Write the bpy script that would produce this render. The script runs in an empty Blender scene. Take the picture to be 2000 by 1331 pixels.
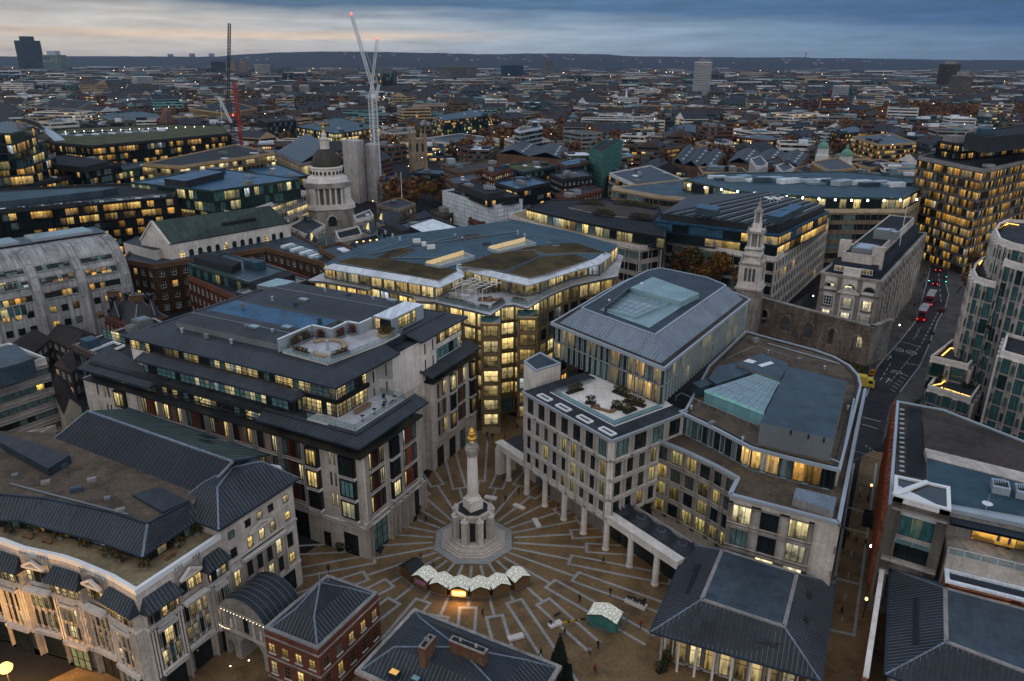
import bpy,math,random
from mathutils import Vector,Matrix
rnd=random.Random(7)
scene=bpy.context.scene
COL=scene.collection
FPX,CXP,CYP,HCAM=1471.0,1000.0,665.5,85.0
PITCH=math.atan(547/FPX);ROLL=math.radians(0.25)
def VZ(z):return Vector((0,0,z))
CAM=VZ(HCAM)
def ray(px,py):
 u=(px-CXP)/FPX;v=-(py-CYP)/FPX
 c,s=math.cos(ROLL),math.sin(ROLL)
 u,v=u*c-v*s,u*s+v*c
 cp,sp=math.cos(PITCH),math.sin(PITCH)
 return Vector((u,cp+v*sp,-sp+v*cp))
def P(px,py,z=0.0):
 d=ray(px,py);t=(z-HCAM)/d.z
 return Vector((d.x*t,d.y*t,z))
def XY(px,py,z=0.0):
 p=P(px,py,z);return(p.x,p.y)
def V3(p,z):return Vector((p[0],p[1],z))
MATS={}
class NT:
 def __init__(s,m):
  m.use_nodes=True;s.nt=m.node_tree;s.nt.nodes.clear();s.n=s.nt.nodes;s.l=s.nt.links
 def new(s,t,**k):
  n=s.n.new(t)
  for a,b in k.items():
   setattr(n,a,b)
  return n
 def inp(s,sock,v):
  if hasattr(v,'links'):s.l.new(v,sock)
  else:sock.default_value=v
 def math(s,op,a,b=None,c=None,clamp=False):
  n=s.new('ShaderNodeMath',operation=op,use_clamp=clamp);s.inp(n.inputs[0],a)
  if b is not None:s.inp(n.inputs[1],b)
  if c is not None:s.inp(n.inputs[2],c)
  return n.outputs[0]
 def vmath(s,op,a,b=None):
  n=s.new('ShaderNodeVectorMath',operation=op);s.inp(n.inputs[0],a)
  if b is not None:s.inp(n.inputs[1],b)
  return n.outputs[0]
 def mix(s,f,a,b,blend='MIX'):
  n=s.new('ShaderNodeMix',data_type='RGBA',blend_type=blend)
  s.inp(n.inputs[0],f);s.inp(n.inputs[6],a);s.inp(n.inputs[7],b);return n.outputs[2]
 def noise(s,vec,scale,detail=3,rough=.55):
  n=s.new('ShaderNodeTexNoise');s.inp(n.inputs['Vector'],vec)
  n.inputs['Scale'].default_value=scale;n.inputs['Detail'].default_value=detail;n.inputs['Roughness'].default_value=rough
  return n.outputs[0]
 def ramp(s,f,stops):
  n=s.new('ShaderNodeValToRGB');s.inp(n.inputs[0],f);e=n.color_ramp.elements
  while len(e)<len(stops):e.new(0.5)
  for i,(p,c) in enumerate(stops):
   e[i].position=p;e[i].color=tuple(c)+(1,) if len(c)==3 else c
  return n.outputs[0]
 def mapr(s,v,a,b,c=0.0,d=1.0):
  n=s.new('ShaderNodeMapRange');s.inp(n.inputs[0],v)
  for i,x in enumerate((a,b,c,d)):n.inputs[i+1].default_value=x
  return n.outputs[0]
 def sep(s,v):
  n=s.new('ShaderNodeSeparateXYZ');s.inp(n.inputs[0],v);return n.outputs
 def comb(s,x,y,z=0.0):
  n=s.new('ShaderNodeCombineXYZ');s.inp(n.inputs[0],x);s.inp(n.inputs[1],y);s.inp(n.inputs[2],z);return n.outputs[0]
def c4(c):return(c[0],c[1],c[2],1.0)
def mat(name,col,rough=.75,blotch=.25,fine=.12,brick=None,seam=None,panel=None,metal=0.0,bump=0.0,streak=0.0,spec=.2,emis=None,perobj=0.0,stain=0.0):
 if name in MATS:return MATS[name]
 m=bpy.data.materials.new(name);t=NT(m)
 tc=t.new('ShaderNodeTexCoord');ob=tc.outputs['Object'];uv=tc.outputs['UV']
 base=c4(col)
 f1=t.mapr(t.noise(ob,.13,4),.3,.7,1-blotch,1+blotch)
 f2=t.mapr(t.noise(ob,2.3,3,.65),.25,.75,1-fine,1+fine)
 f=t.math('MULTIPLY',f1,f2)
 if streak:
  sx=t.sep(uv)
  st=t.noise(t.comb(t.math('MULTIPLY',sx[0],1.4),t.math('MULTIPLY',sx[1],.12)),1.0,4,.6)
  f=t.math('MULTIPLY',f,t.mapr(st,.3,.7,1-streak,1+streak*.6))
 if stain:
  f=t.math('MULTIPLY',f,t.mapr(t.noise(ob,.22,6,.62),.5,.6,1.0,1-stain));f=t.math('MULTIPLY',f,t.mapr(t.noise(t.vmath('ADD',ob,(31,7,3)),.55,5,.6),.56,.66,1.0,1+stain*.6))
 if perobj:
  oi=t.new('ShaderNodeObjectInfo')
  f=t.math('MULTIPLY',f,t.mapr(oi.outputs['Random'],0,1,1-perobj,1+perobj))
 hb=None
 if brick:
  w,h,mo,var=brick
  b=t.new('ShaderNodeTexBrick');t.l.new(uv,b.inputs[0])
  b.inputs['Scale'].default_value=1.0;b.inputs['Brick Width'].default_value=w;b.inputs['Row Height'].default_value=h
  b.inputs['Mortar Size'].default_value=mo;b.inputs['Mortar Smooth'].default_value=.2
  b.inputs['Color1'].default_value=c4([x*(1-var) for x in col]);b.inputs['Color2'].default_value=c4([x*(1+var) for x in col])
  b.inputs['Mortar'].default_value=c4([x*.62 for x in col]);base=b.outputs[0];hb=b.outputs['Fac']
 if panel:
  w,h,dark=panel
  b=t.new('ShaderNodeTexBrick');t.l.new(uv,b.inputs[0]);b.offset=0.0
  b.inputs['Scale'].default_value=1.0;b.inputs['Brick Width'].default_value=w;b.inputs['Row Height'].default_value=h
  b.inputs['Mortar Size'].default_value=.03;b.inputs['Mortar Smooth'].default_value=.1
  b.inputs['Color1'].default_value=c4([x*.88 for x in col]);b.inputs['Color2'].default_value=c4([x*1.1 for x in col])
  b.inputs['Mortar'].default_value=c4([x*dark for x in col]);base=b.outputs[0];hb=b.outputs['Fac']
 if seam:
  sx=t.sep(uv);fr=t.math('FRACT',t.math('DIVIDE',sx[0],seam))
  ln=t.math('LESS_THAN',t.math('ABSOLUTE',t.math('SUBTRACT',fr,.5)),.07)
  fr2=t.math('FRACT',t.math('ADD',t.math('DIVIDE',sx[1],seam*3.7),t.math('MULTIPLY',t.math('FLOOR',t.math('DIVIDE',sx[0],seam)),.37)))
  ln2=t.math('LESS_THAN',fr2,.03)
  wn=t.new('ShaderNodeTexWhiteNoise',noise_dimensions='2D')
  t.l.new(t.comb(t.math('FLOOR',t.math('DIVIDE',sx[0],seam)),t.math('FLOOR',t.math('ADD',t.math('DIVIDE',sx[1],seam*3.7),t.math('MULTIPLY',t.math('FLOOR',t.math('DIVIDE',sx[0],seam)),.37)))),wn.inputs[0])
  f=t.math('MULTIPLY',f,t.mapr(wn.outputs[0],0,1,.86,1.16))
  hb=t.math('MAXIMUM',ln,ln2);base=t.mix(t.math('MULTIPLY',hb,.45),base,c4([min(1,x*2.2) for x in col]))
 cn=t.mix(1.0,base,t.comb(f,f,f),'MULTIPLY')
 p=t.new('ShaderNodeBsdfPrincipled');t.l.new(cn,p.inputs['Base Color'])
 p.inputs['Metallic'].default_value=metal;p.inputs['Specular IOR Level'].default_value=spec
 t.inp(p.inputs['Roughness'],t.mapr(f2,.8,1.2,max(.02,rough-.1),min(1,rough+.1)))
 if emis:
  p.inputs['Emission Color'].default_value=c4(emis[0]);p.inputs['Emission Strength'].default_value=emis[1]
 if hb is not None or bump:
  bn=t.new('ShaderNodeBump');bn.inputs['Strength'].default_value=.35;bn.inputs['Distance'].default_value=.03
  t.inp(bn.inputs['Height'],hb if hb is not None else t.noise(ob,6,3))
  t.l.new(bn.outputs[0],p.inputs['Normal'])
 o=t.new('ShaderNodeOutputMaterial');t.l.new(p.outputs[0],o.inputs[0])
 MATS[name]=m;return m
def glass(name,frac=.5,ca=(1,.62,.2),cb=(1,.8,.42),strength=1.0,blind=.25,dark=(.010,.016,.018),blindcol=(.10,.16,.16),rough=.08,wall=None):
 """window panes: every bay of the UV grid is a room, lit or not"""
 if name in MATS:return MATS[name]
 m=bpy.data.materials.new(name);t=NT(m)
 uv=t.new('ShaderNodeTexCoord').outputs['UV'];oi=t.new('ShaderNodeObjectInfo').outputs['Random']
 fl=t.vmath('FLOOR',uv);fr=t.sep(t.vmath('FRACTION',uv))
 s3=t.vmath('ADD',fl,t.comb(t.math('MULTIPLY',oi,917.0),t.math('MULTIPLY',oi,391.0),t.math('MULTIPLY',oi,77.0)))
 w=t.new('ShaderNodeTexWhiteNoise',noise_dimensions='3D');t.l.new(s3,w.inputs[0])
 w2=t.new('ShaderNodeTexWhiteNoise',noise_dimensions='3D');t.l.new(t.vmath('ADD',s3,(31.7,11.3,5.1)),w2.inputs[0])
 rc=t.sep(w.outputs['Color']);rd=t.sep(w2.outputs['Color'])
 cl=t.noise(t.vmath('MULTIPLY',s3,(.33,.6,1.0)),1.0,1)
 lit=t.math('LESS_THAN',t.math('ADD',t.math('MULTIPLY',w.outputs[0],.45),t.math('MULTIPLY',t.mapr(cl,.3,.7),.55)),frac)
 vec=t.vmath('ADD',t.vmath('MULTIPLY',uv,(1.7,1.5,1)),t.comb(rc[0],rc[1],t.math('MULTIPLY',rc[2],40)))
 n1=t.noise(vec,1.7,2,.5)
 top=t.math('ADD',t.mapr(fr[1],.1,.8,.5,1.0),t.math('MULTIPLY',t.math('MULTIPLY',t.math('GREATER_THAN',fr[1],.74),t.math('LESS_THAN',t.math('FRACT',t.math('ADD',t.math('MULTIPLY',fr[0],2.0),rc[0])),.45)),.7))
 clut=t.mapr(t.math('ADD',n1,t.math('MULTIPLY',fr[1],.35)),.42,.66,.18,1.0)
 inside=t.math('MULTIPLY',top,clut)
 curt=t.math('LESS_THAN',t.math('ABSOLUTE',t.math('SUBTRACT',fr[0],rd[0])),t.math('MULTIPLY',rd[1],.22))
 inside=t.math('MULTIPLY',inside,t.math('SUBTRACT',1.0,t.math('MULTIPLY',curt,.55)))
 amp=t.math('MULTIPLY',t.math('MULTIPLY',lit,inside),t.mapr(t.math('POWER',rc[1],1.25),0,1,.09*strength,1.15*strength))
 colr=t.mix(t.math('GREATER_THAN',rd[1],.965),t.mix(rc[2],c4(ca),c4(cb)),(.85,.95,1,1))
 bl=t.math('LESS_THAN',rd[2],blind)
 shade=t.mapr(t.noise(vec,1.2,2),.3,.7,.6,1.3)
 base=t.mix(bl,c4(dark),c4(blindcol));base=t.mix(1.0,base,t.comb(shade,shade,shade),'MULTIPLY')
 p=t.new('ShaderNodeBsdfPrincipled');t.l.new(base,p.inputs['Base Color']);p.inputs['Roughness'].default_value=rough
 p.inputs['Specular IOR Level'].default_value=.3
 t.l.new(colr,p.inputs['Emission Color']);t.l.new(amp,p.inputs['Emission Strength'])
 o=t.new('ShaderNodeOutputMaterial');t.l.new(p.outputs[0],o.inputs[0])
 m.cycles.emission_sampling='NONE'
 MATS[name]=m;return m
def glow(name,col,strength,sample=True):
 if name in MATS:return MATS[name]
 m=bpy.data.materials.new(name);t=NT(m)
 ob=t.new('ShaderNodeTexCoord').outputs['Object']
 e=t.new('ShaderNodeEmission');e.inputs[0].default_value=c4(col)
 t.inp(e.inputs[1],t.mapr(t.noise(ob,1.7,2),.3,.7,strength*.75,strength*1.25))
 o=t.new('ShaderNodeOutputMaterial');t.l.new(e.outputs[0],o.inputs[0])
 if not sample:m.cycles.emission_sampling='NONE'
 MATS[name]=m;return m
class MB:
 def __init__(s):s.v=[];s.f=[];s.fm=[];s.uv=[];s.mats=[]
 def mi(s,m):
  if m not in s.mats:s.mats.append(m)
  return s.mats.index(m)
 def poly(s,pts,m,uv=None):
  i=len(s.v);s.v+=[tuple(p) for p in pts];n=len(pts)
  s.f.append(tuple(range(i,i+n)));s.fm.append(s.mi(m))
  if uv is None:
   a,b,c=Vector(pts[0]),Vector(pts[1]),Vector(pts[2])
   nn=(b-a).cross(c-a)
   if nn.length>0:nn.normalize()
   if abs(nn.z)>.9:uv=[(p[0],p[1]) for p in pts]
   else:
    h=Vector((-nn.y,nn.x,0));h.normalize();k=nn.cross(h)
    uv=[(h.dot(Vector(p)),k.dot(Vector(p))) for p in pts]
  s.uv+=uv
 def obox(s,o,ax,ay,az,m,skip=''):
  o,ax,ay,az=Vector(o),Vector(ax),Vector(ay),Vector(az)
  if ax.cross(ay).dot(az)<0:o=o+ax;ax=-ax
  p=[o,o+ax,o+ax+ay,o+ay,o+az,o+ax+az,o+ax+ay+az,o+ay+az]
  F={'b':(0,3,2,1),'t':(4,5,6,7),'f':(0,1,5,4),'r':(1,2,6,5),'k':(2,3,7,6),'l':(3,0,4,7)}
  for k,q in F.items():
   if k not in skip:s.poly([p[i] for i in q],m)
 def box(s,x,y,z,w,d,h,m,rot=0.0):
  c,n=math.cos(rot),math.sin(rot);ux=Vector((c,n,0));uy=Vector((-n,c,0))
  o=Vector((x,y,z))-ux*w/2-uy*d/2
  s.obox(o,ux*w,uy*d,VZ(h),m)
 def prism(s,pl,z0,z1,m,mt=None,cap=True):
  pl=ccw(pl);n=len(pl);L=0
  for i in range(n):
   a,b=pl[i],pl[(i+1)%n];d=math.hypot(b[0]-a[0],b[1]-a[1])
   s.poly([V3(a,z0),V3(b,z0),V3(b,z1),V3(a,z1)],m,[(L,z0),(L+d,z0),(L+d,z1),(L,z1)]);L+=d
  if cap:s.poly([V3(a,z1) for a in pl],mt or m)
 def beam(s,p,q,w,h,m,up=(0,0,1)):
  p,q=Vector(p),Vector(q);d=q-p
  if d.length<1e-5:return
  side=d.cross(Vector(up));
  if side.length<1e-6:side=Vector((1,0,0))
  side.normalize();u2=side.cross(d);u2.normalize()
  s.obox(p-side*w/2-u2*h/2,d,side*w,u2*h,m)
 def tube(s,pts,r,m,n=6,caps=True):
  pts=[Vector(p) for p in pts];rr=r if isinstance(r,(list,tuple)) else[r]*len(pts);rings=[]
  for i,p in enumerate(pts):
   d=(pts[min(i+1,len(pts)-1)]-pts[max(i-1,0)]);d.normalize()
   a=d.cross(VZ(1));
   if a.length<1e-4:a=Vector((1,0,0))
   a.normalize();b=d.cross(a)
   rings.append([p+(a*math.cos(2*math.pi*k/n)+b*math.sin(2*math.pi*k/n))*rr[i] for k in range(n)])
  for i in range(len(rings)-1):
   for k in range(n):
    s.poly([rings[i][k],rings[i+1][k],rings[i+1][(k+1)%n],rings[i][(k+1)%n]],m)
  if caps:
   s.poly(rings[0],m);s.poly(rings[-1][::-1],m)
 def lathe(s,c,prof,m,n=16,ph=0.0):
  """prof: (radius, z) from the bottom up; c = centre"""
  rings=[[Vector((c[0]+r*math.cos(ph+2*math.pi*k/n),c[1]+r*math.sin(ph+2*math.pi*k/n),c[2]+z)) for k in range(n)] for r,z in prof]
  for i in range(len(rings)-1):
   r0=max(prof[i][0],prof[i+1][0],.01)
   for k in range(n):
    j=(k+1)%n
    q=[rings[i][k],rings[i][j],rings[i+1][j],rings[i+1][k]]
    u0,u1=2*math.pi*r0*k/n,2*math.pi*r0*(k+1)/n
    s.poly(q,m,[(u0,prof[i][1]),(u1,prof[i][1]),(u1,prof[i+1][1]),(u0,prof[i+1][1])])
  if prof[-1][0]>.02:s.poly(rings[-1],m)
 def mesh(s,name,o0=(0,0,0),smooth=False):
  me=bpy.data.meshes.new(name);ox,oy,oz=o0
  me.from_pydata([(x-ox,y-oy,z-oz) for x,y,z in s.v],[],s.f)
  for m in s.mats:me.materials.append(m)
  me.polygons.foreach_set('material_index',s.fm)
  ul=me.uv_layers.new(name='UVMap');ul.data.foreach_set('uv',[c for q in s.uv for c in q])
  if smooth:me.polygons.foreach_set('use_smooth',[True]*len(s.f))
  me.update();return me
 def build(s,name,parent=None,label=None,kind=None,smooth=False,at=None,cat=None,group=None):
  """link as ONE object; world coordinates in, local to the root of its thing"""
  if not s.f:return None
  if parent is None:o0=Vector(at) if at is not None else VZ(0)
  else:
   o0=parent.location.copy();q=parent.parent
   while q is not None:o0+=q.location;q=q.parent
  o=bpy.data.objects.new(name,s.mesh(name,o0,smooth));COL.objects.link(o)
  if parent is not None:o.parent=parent
  else:o.location=o0
  return tagobj(o,label,cat,group,kind)
def ccw(pl):
 a=sum(pl[i][0]*pl[(i+1)%len(pl)][1]-pl[(i+1)%len(pl)][0]*pl[i][1] for i in range(len(pl)))
 return list(pl) if a>0 else list(pl)[::-1]
def inset(pl,d):
 """offset a ccw polygon inwards by d (outwards if negative)"""
 pl=ccw(pl);n=len(pl);out=[]
 for i in range(n):
  a,b,c=Vector(pl[i-1][:2]),Vector(pl[i][:2]),Vector(pl[(i+1)%n][:2])
  e1=(b-a).normalized();e2=(c-b).normalized()
  n1=Vector((-e1.y,e1.x));n2=Vector((-e2.y,e2.x));k=n1+n2
  den=1+n1.dot(n2)
  q=b+k*(d/max(den,.35));out.append((q.x,q.y))
 return out
def tagobj(o,label,cat=None,group=None,kind=None):
 if label:o['label']=label
 if cat:o['category']=cat
 if group:o['group']=group
 if kind:o['kind']=kind
 return o
def thing(name,label,cat,loc=(0,0,0),rotz=0.0,group=None):
 o=bpy.data.objects.new(name,None);COL.objects.link(o);o.location=(loc[0],loc[1],loc[2] if len(loc)>2 else 0);o.rotation_euler=(0,0,rotz);o.empty_display_size=.5
 return tagobj(o,label,cat,group)
def copy_tree(o,parent=None):
 c=o.copy();COL.objects.link(c)
 if parent is not None:c.parent=parent
 for ch in o.children:copy_tree(ch,c)
 return c
WCACHE={}
def window_mesh(w,h,nx,ny,pane,frame,fw=.09,uvx=1,vary=0):
 key=(round(w,2),round(h,2),nx,ny,pane.name,frame.name if frame else None,uvx,round(fw,2))
 if key in WCACHE:return WCACHE[key]
 b=MB();e=.002
 b.poly([(-w/2,0,0),(w/2,0,0),(w/2,0,h),(-w/2,0,h)],pane,[(e,e),(uvx-e,e),(uvx-e,1-e),(e,1-e)])
 if frame:
  d=.07
  if nx>6:fw=max(fw,.13)
  def bar(x0,x1,z0,z1):b.obox((x0,-d,z0),(x1-x0,0,0),(0,d-.002,0),(0,0,z1-z0),frame,skip='k')
  bar(-w/2,w/2,0,fw);bar(-w/2,w/2,h-fw,h)
  for i in range(nx+1):
   x=-w/2+w*i/nx;q=fw*.8 if 0<i<nx else fw
   x=min(max(x,-w/2+fw/2),w/2-fw/2);bar(x-q/2,x+q/2,fw+.001,h-fw-.001)
  for j in range(1,ny):bar(-w/2+fw,w/2-fw,h*j/ny-fw*.32+.0007,h*j/ny+fw*.32+.0007)
 me=b.mesh('window')
 WCACHE[key]=(me,b);return WCACHE[key]
class Bld:
 """a building being assembled: wall / roof / trim builders and a list of windows"""
 def __init__(s,name,label,cat,base,group=None):
  s.root=thing(name,label,cat,(base[0],base[1],0),0,group)
  s.parts={};s.wins=[];s.labels={}
 def __getitem__(s,k):
  if k not in s.parts:s.parts[k]=MB()
  return s.parts[k]
 def n(s,k):
  s.cnt=getattr(s,'cnt',0)+1;return s['%s#%d'%(k,s.cnt)]
 def win(s,p,rz,w,h,nx,ny,pane,frame,fw=.09,uvx=1,name='window'):
  s.wins.append((Vector(p),rz,w,h,nx,ny,pane,frame,fw,uvx,name))
 def finish(s,maxind=100):
  made={};late=[]
  UP={'chimney':'roof','rooflight':'roof','roof_vent':'roof','cable_tray':'roof','skylight':'roof','finial':'roof','roof_slot':'roof','dormer':'mansard','railing':'terrace','light_slot':'roof','sill':'wall','balcony':'wall','scaffold':'wall'}
  for k,b in s.parts.items():
   nm=k.split('#')[0]
   if nm in UP:late.append((k,nm,b))
   else:
    o=b.build(nm,s.root,s.labels.get(k));made.setdefault(nm,o)
    if nm.endswith('roof'):made.setdefault('roof',o)
  for k,nm,b in late:b.build(nm,made.get(UP[nm]) or s.root)
  by={}
  for q in s.wins:by.setdefault(q[-1],[]).append(q)
  for nm,ws in by.items():
   def size(q):
    d=(q[0]-CAM);return-q[2]*q[3]/d.length_squared
   ws.sort(key=size)
   for q in ws[:maxind]:
    me=window_mesh(*q[2:10])[0];o=bpy.data.objects.new(nm,me);COL.objects.link(o);o.parent=s.root
    o.location=q[0]-s.root.location;o.rotation_euler=(0,0,q[1])
   if len(ws)>maxind:
    M=MB()
    for q in ws[maxind:]:
     b=window_mesh(*q[2:10])[1];R=Matrix.Rotation(q[1],3,'Z');k0=(rnd.randrange(500),rnd.randrange(500));i0=len(M.v);
     M.v+=[tuple(R@Vector(v)+q[0]) for v in b.v]
     ids=[M.mi(m) for m in b.mats]
     M.f+=[tuple(i+i0 for i in f) for f in b.f];M.fm+=[ids[i] for i in b.fm];M.uv+=[(u[0]+k0[0],u[1]+k0[1]) for u in b.uv]
    M.build(nm,s.root,kind='stuff')
  return s.root
def edge(p0,p1):
 a,b=Vector(p0[:2]),Vector(p1[:2]);d=b-a;L=d.length;u=d/L;n=Vector((u.y,-u.x))
 return a,u,n,L
def faces_cam(p0,p1,k=-.05):
 a,u,n,L=edge(p0,p1);m=a+u*L/2;d=Vector((0,0))-m;d.normalize();return n.dot(d)>k
def facade(B,p0,p1,z0,z1,nc,nr,pane,frame,wmat,pw=.9,bh=1.2,proj=.35,bproj=None,nx=2,ny=2,part='wall',ribbon=False,sill=.55,endw=None,fw=.09,wname='window',rows=None,skipw=None):
 """grid of piers and bands standing proud of the core plane p0-p1 (ccw edge), windows between them"""
 a,u,n,L=edge(p0,p1);rz=math.atan2(u.y,u.x);M=B[part]
 u3,n3=Vector((u.x,u.y,0)),Vector((n.x,n.y,0));A=Vector((a.x,a.y,0));bproj=proj-.004 if bproj is None else bproj
 ch=(z1-z0)/nr;cw=L/nc
 for r in range(nr):
  zb=z0+r*ch
  lo=bh*sill;hi=bh*(1-sill)
  if lo>.02:M.obox(A+VZ(zb),u3*L,n3*bproj,VZ(lo),wmat,'k')
  if hi>.02:M.obox(A+VZ(zb+ch-hi),u3*L,n3*bproj,VZ(hi-(.0 if r==nr-1 else.001)),wmat,'k')
  h=ch-bh
  if ribbon:
   B.win(A+u3*L/2+n3*.03+VZ(zb+lo),rz,L-.1,h,nc,ny,pane,frame,fw,nc,wname)
  else:
   for c in range(nc):
    if skipw and skipw(c,r):continue
    pn=pane(c,r) if callable(pane) else pane
    B.win(A+u3*cw*(c+.5)+n3*.03+VZ(zb+lo),rz,cw-pw,h,nx,ny,pn,frame,fw,1,wname)
 if pw>.03 and(not ribbon or proj>.05):
  for c in range(nc+1):
   x0=cw*c-pw/2;x1=x0+pw
   if c==0:x0=0
   if c==nc:x1=L
   M.obox(A+u3*x0+VZ(z0),u3*(x1-x0),n3*proj,VZ(z1-z0),wmat,'k')
def parapet(M,pl,z,h,w,m,inner=True):
 pl=ccw(pl);q=inset(pl,w);n=len(pl)
 for i in range(n):
  j=(i+1)%n
  M.poly([V3(pl[i],z),V3(pl[j],z),V3(pl[j],z+h),V3(pl[i],z+h)],m)
  M.poly([V3(q[j],z),V3(q[i],z),V3(q[i],z+h),V3(q[j],z+h)],m)
  M.poly([V3(pl[i],z+h),V3(pl[j],z+h),V3(q[j],z+h),V3(q[i],z+h)],m)
def seams(M,pts,sp,m,up=None,w=.07,h=.07):
 """standing seams running up the slope of a planar convex polygon"""
 pts=[Vector(p) for p in pts];nn=(pts[1]-pts[0]).cross(pts[2]-pts[0]).normalized()
 if nn.z<0:nn=-nn
 if up is None:
  up=VZ(1)-nn*nn.z
 up=(Vector(up)-nn*Vector(up).dot(nn)).normalized();cr=up.cross(nn).normalized()
 vals=[cr.dot(p) for p in pts];k=math.ceil((min(vals)+.05)/sp)
 while k*sp<max(vals)-.05:
  c=k*sp;hit=[]
  for i in range(len(pts)):
   p,q=pts[i],pts[(i+1)%len(pts)];a,b=cr.dot(p)-c,cr.dot(q)-c
   if(a<0)!=(b<0):hit.append(p+(q-p)*(a/(a-b)))
  if len(hit)==2 and(hit[0]-hit[1]).length>.2:M.beam(hit[0]+nn*h*.4,hit[1]+nn*h*.4,w,h,m,nn)
  k+=1
def ring(M,outer,zo,inner,zi,m,seam=None,sm=None,under=None):
 """sloping ring between two polygons with matching vertices"""
 n=len(outer)
 for i in range(n):
  j=(i+1)%n;q=[V3(outer[i],zo),V3(outer[j],zo),V3(inner[j],zi),V3(inner[i],zi)]
  e=(q[1]-q[0]);L=e.length
  if L<.05:continue
  e=e/L;nn=e.cross(q[3]-q[0]).normalized();k=nn.cross(e)
  M.poly(q,m,[(e.dot(p),k.dot(p)) for p in q])
  if seam:seams(M,q,seam,sm or m)
def rail(M,pts,z,h,m,glass_m=None,gap=2.0):
 for i in range(len(pts)-1):
  a,b=V3(pts[i],z),V3(pts[i+1],z);L=(b-a).length
  if L<.1:continue
  M.beam(a+VZ(h),b+VZ(h),.06,.06,m)
  k=max(1,int(L/gap))
  for j in range(k+1):p=a+(b-a)*(j/k);M.beam(p,p+VZ(h),.05,.05,m)
  if glass_m:M.beam(a+VZ(h*.5),b+VZ(h*.5),.02,h*.85,glass_m)
def plant_box(M,x,y,z,w,d,h,rot,m,m2):
 M.box(x,y,z,w,d,h,m,rot);c,s=math.cos(rot),math.sin(rot)
 k=max(2,int(h/.45))
 for i in range(k):M.box(x,y,z+.12+i*(h-.2)/k,w+.1,d+.1,.1,m2,rot)
 M.box(x,y,z+h,w*.8,d*.7,.18,m2,rot)
stone=mat('portland_stone',(.52,.465,.415),.8,.22,.14,brick=(1.5,.55,.012,.09),streak=.22,stain=0.12)
stone_d=mat('weathered_stone',(.33,.30,.27),.85,.3,.2,brick=(1.0,.45,.014,.12),streak=.35,stain=0.25)
stone_w=mat('pale_stone',(.70,.645,.60),.75,.15,.1,brick=(2.2,1.1,.012,.06),streak=.15,stain=0.1)
stone_b=mat('buff_stone',(.42,.30,.17),.8,.15,.12,brick=(1.4,.6,.012,.07),streak=.15)
stone_g=mat('grey_stone',(.25,.235,.23),.8,.2,.12,streak=.3)
concrete=mat('board_concrete',(.34,.335,.335),.85,.3,.15,streak=.5,stain=0.2)
brick_r=mat('red_brick',(.16,.058,.036),.85,.2,.15,brick=(.45,.15,.02,.22),streak=.2)
brick_o=mat('orange_brick',(.30,.11,.055),.85,.2,.15,brick=(.45,.15,.02,.2),streak=.15)
brick_b=mat('brown_brick',(.15,.085,.05),.85,.25,.15,brick=(.45,.15,.02,.2),streak=.25)
brick_k=mat('dark_brick',(.11,.08,.065),.85,.25,.15,brick=(.45,.15,.02,.2),streak=.25)
terra=mat('terracotta',(.27,.085,.045),.7,.12,.1,brick=(1.2,.4,.02,.1))
render_w=mat('white_render',(.62,.61,.60),.8,.15,.08,streak=.25)
cream=mat('cream_render',(.46,.40,.32),.8,.18,.1,streak=.2)
beige=mat('beige_cladding',(.46,.36,.25),.75,.12,.08,panel=(3.0,1.2,.75),streak=.15)
lead=mat('lead_roof',(.026,.031,.039),.55,.25,.2,spec=.22,seam=.62,stain=0.2)
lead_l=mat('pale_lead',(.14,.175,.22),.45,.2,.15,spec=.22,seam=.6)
lead_p=mat('plain_lead',(.024,.036,.052),.5,.25,.15,spec=.22,stain=0.25)
lead_f=mat('flat_lead',(.042,.06,.078),.45,.3,.15,spec=.22,panel=(1.4,1.0,1.35),stain=0.25)
seam_m=mat('lead_roll',(.135,.15,.175),.4,.15,.1,spec=.22)
zinc=mat('grey_zinc',(.042,.068,.09),.45,.15,.08,panel=(2.6,5.5,.35),spec=.22,stain=0.25)
zinc_b=mat('blue_membrane',(.03,.10,.19),.45,.25,.15,streak=.3,stain=0.35)
zinc_t=mat('teal_membrane',(.03,.068,.095),.55,.22,.12,panel=(6,3,.8),stain=0.3)
alu=mat('aluminium',(.38,.43,.48),.35,.1,.06,metal=.3)
alu_d=mat('grey_metal',(.17,.19,.20),.45,.15,.1,metal=.2)
black=mat('black_metal',(.018,.020,.022),.5,.2,.1)
black_b=mat('black_cladding',(.028,.030,.034),.45,.2,.1,panel=(1.5,3.0,.5))
slate=mat('slate_tiles',(.024,.028,.038),.6,.2,.15,brick=(.5,.3,.02,.2),streak=.2)
tile_d=mat('dark_tiles',(.034,.027,.027),.7,.25,.15,brick=(.3,.2,.02,.25))
gravel=mat('gravel_roof',(.10,.076,.055),.95,.25,.45,bump=1,stain=0.35)
felt=mat('grey_felt',(.03,.034,.042),.8,.35,.2,panel=(1.0,8.0,.8),stain=0.35)
felt_b=mat('brown_deck',(.055,.044,.038),.85,.25,.2,panel=(.9,.9,.6),stain=0.3)
asph_roof=mat('asphalt_roof',(.016,.019,.024),.85,.35,.2,stain=0.3)
sedum=mat('sedum_roof',(.06,.042,.015),.95,.45,.5,bump=1,stain=0.45)
green_roof=mat('mossy_roof',(.06,.065,.03),.95,.5,.5,bump=1)
copper=mat('green_copper',(.12,.25,.20),.6,.25,.15,streak=.3)
copper_d=mat('dark_copper',(.05,.047,.036),.5,.35,.2,streak=.5)
copper_h=mat('patina_roof',(.04,.06,.055),.55,.2,.2,streak=.3,seam=1.2)
deck_w=mat('pale_deck',(.46,.46,.48),.7,.15,.1,panel=(1.2,.6,.85),stain=0.25)
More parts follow.
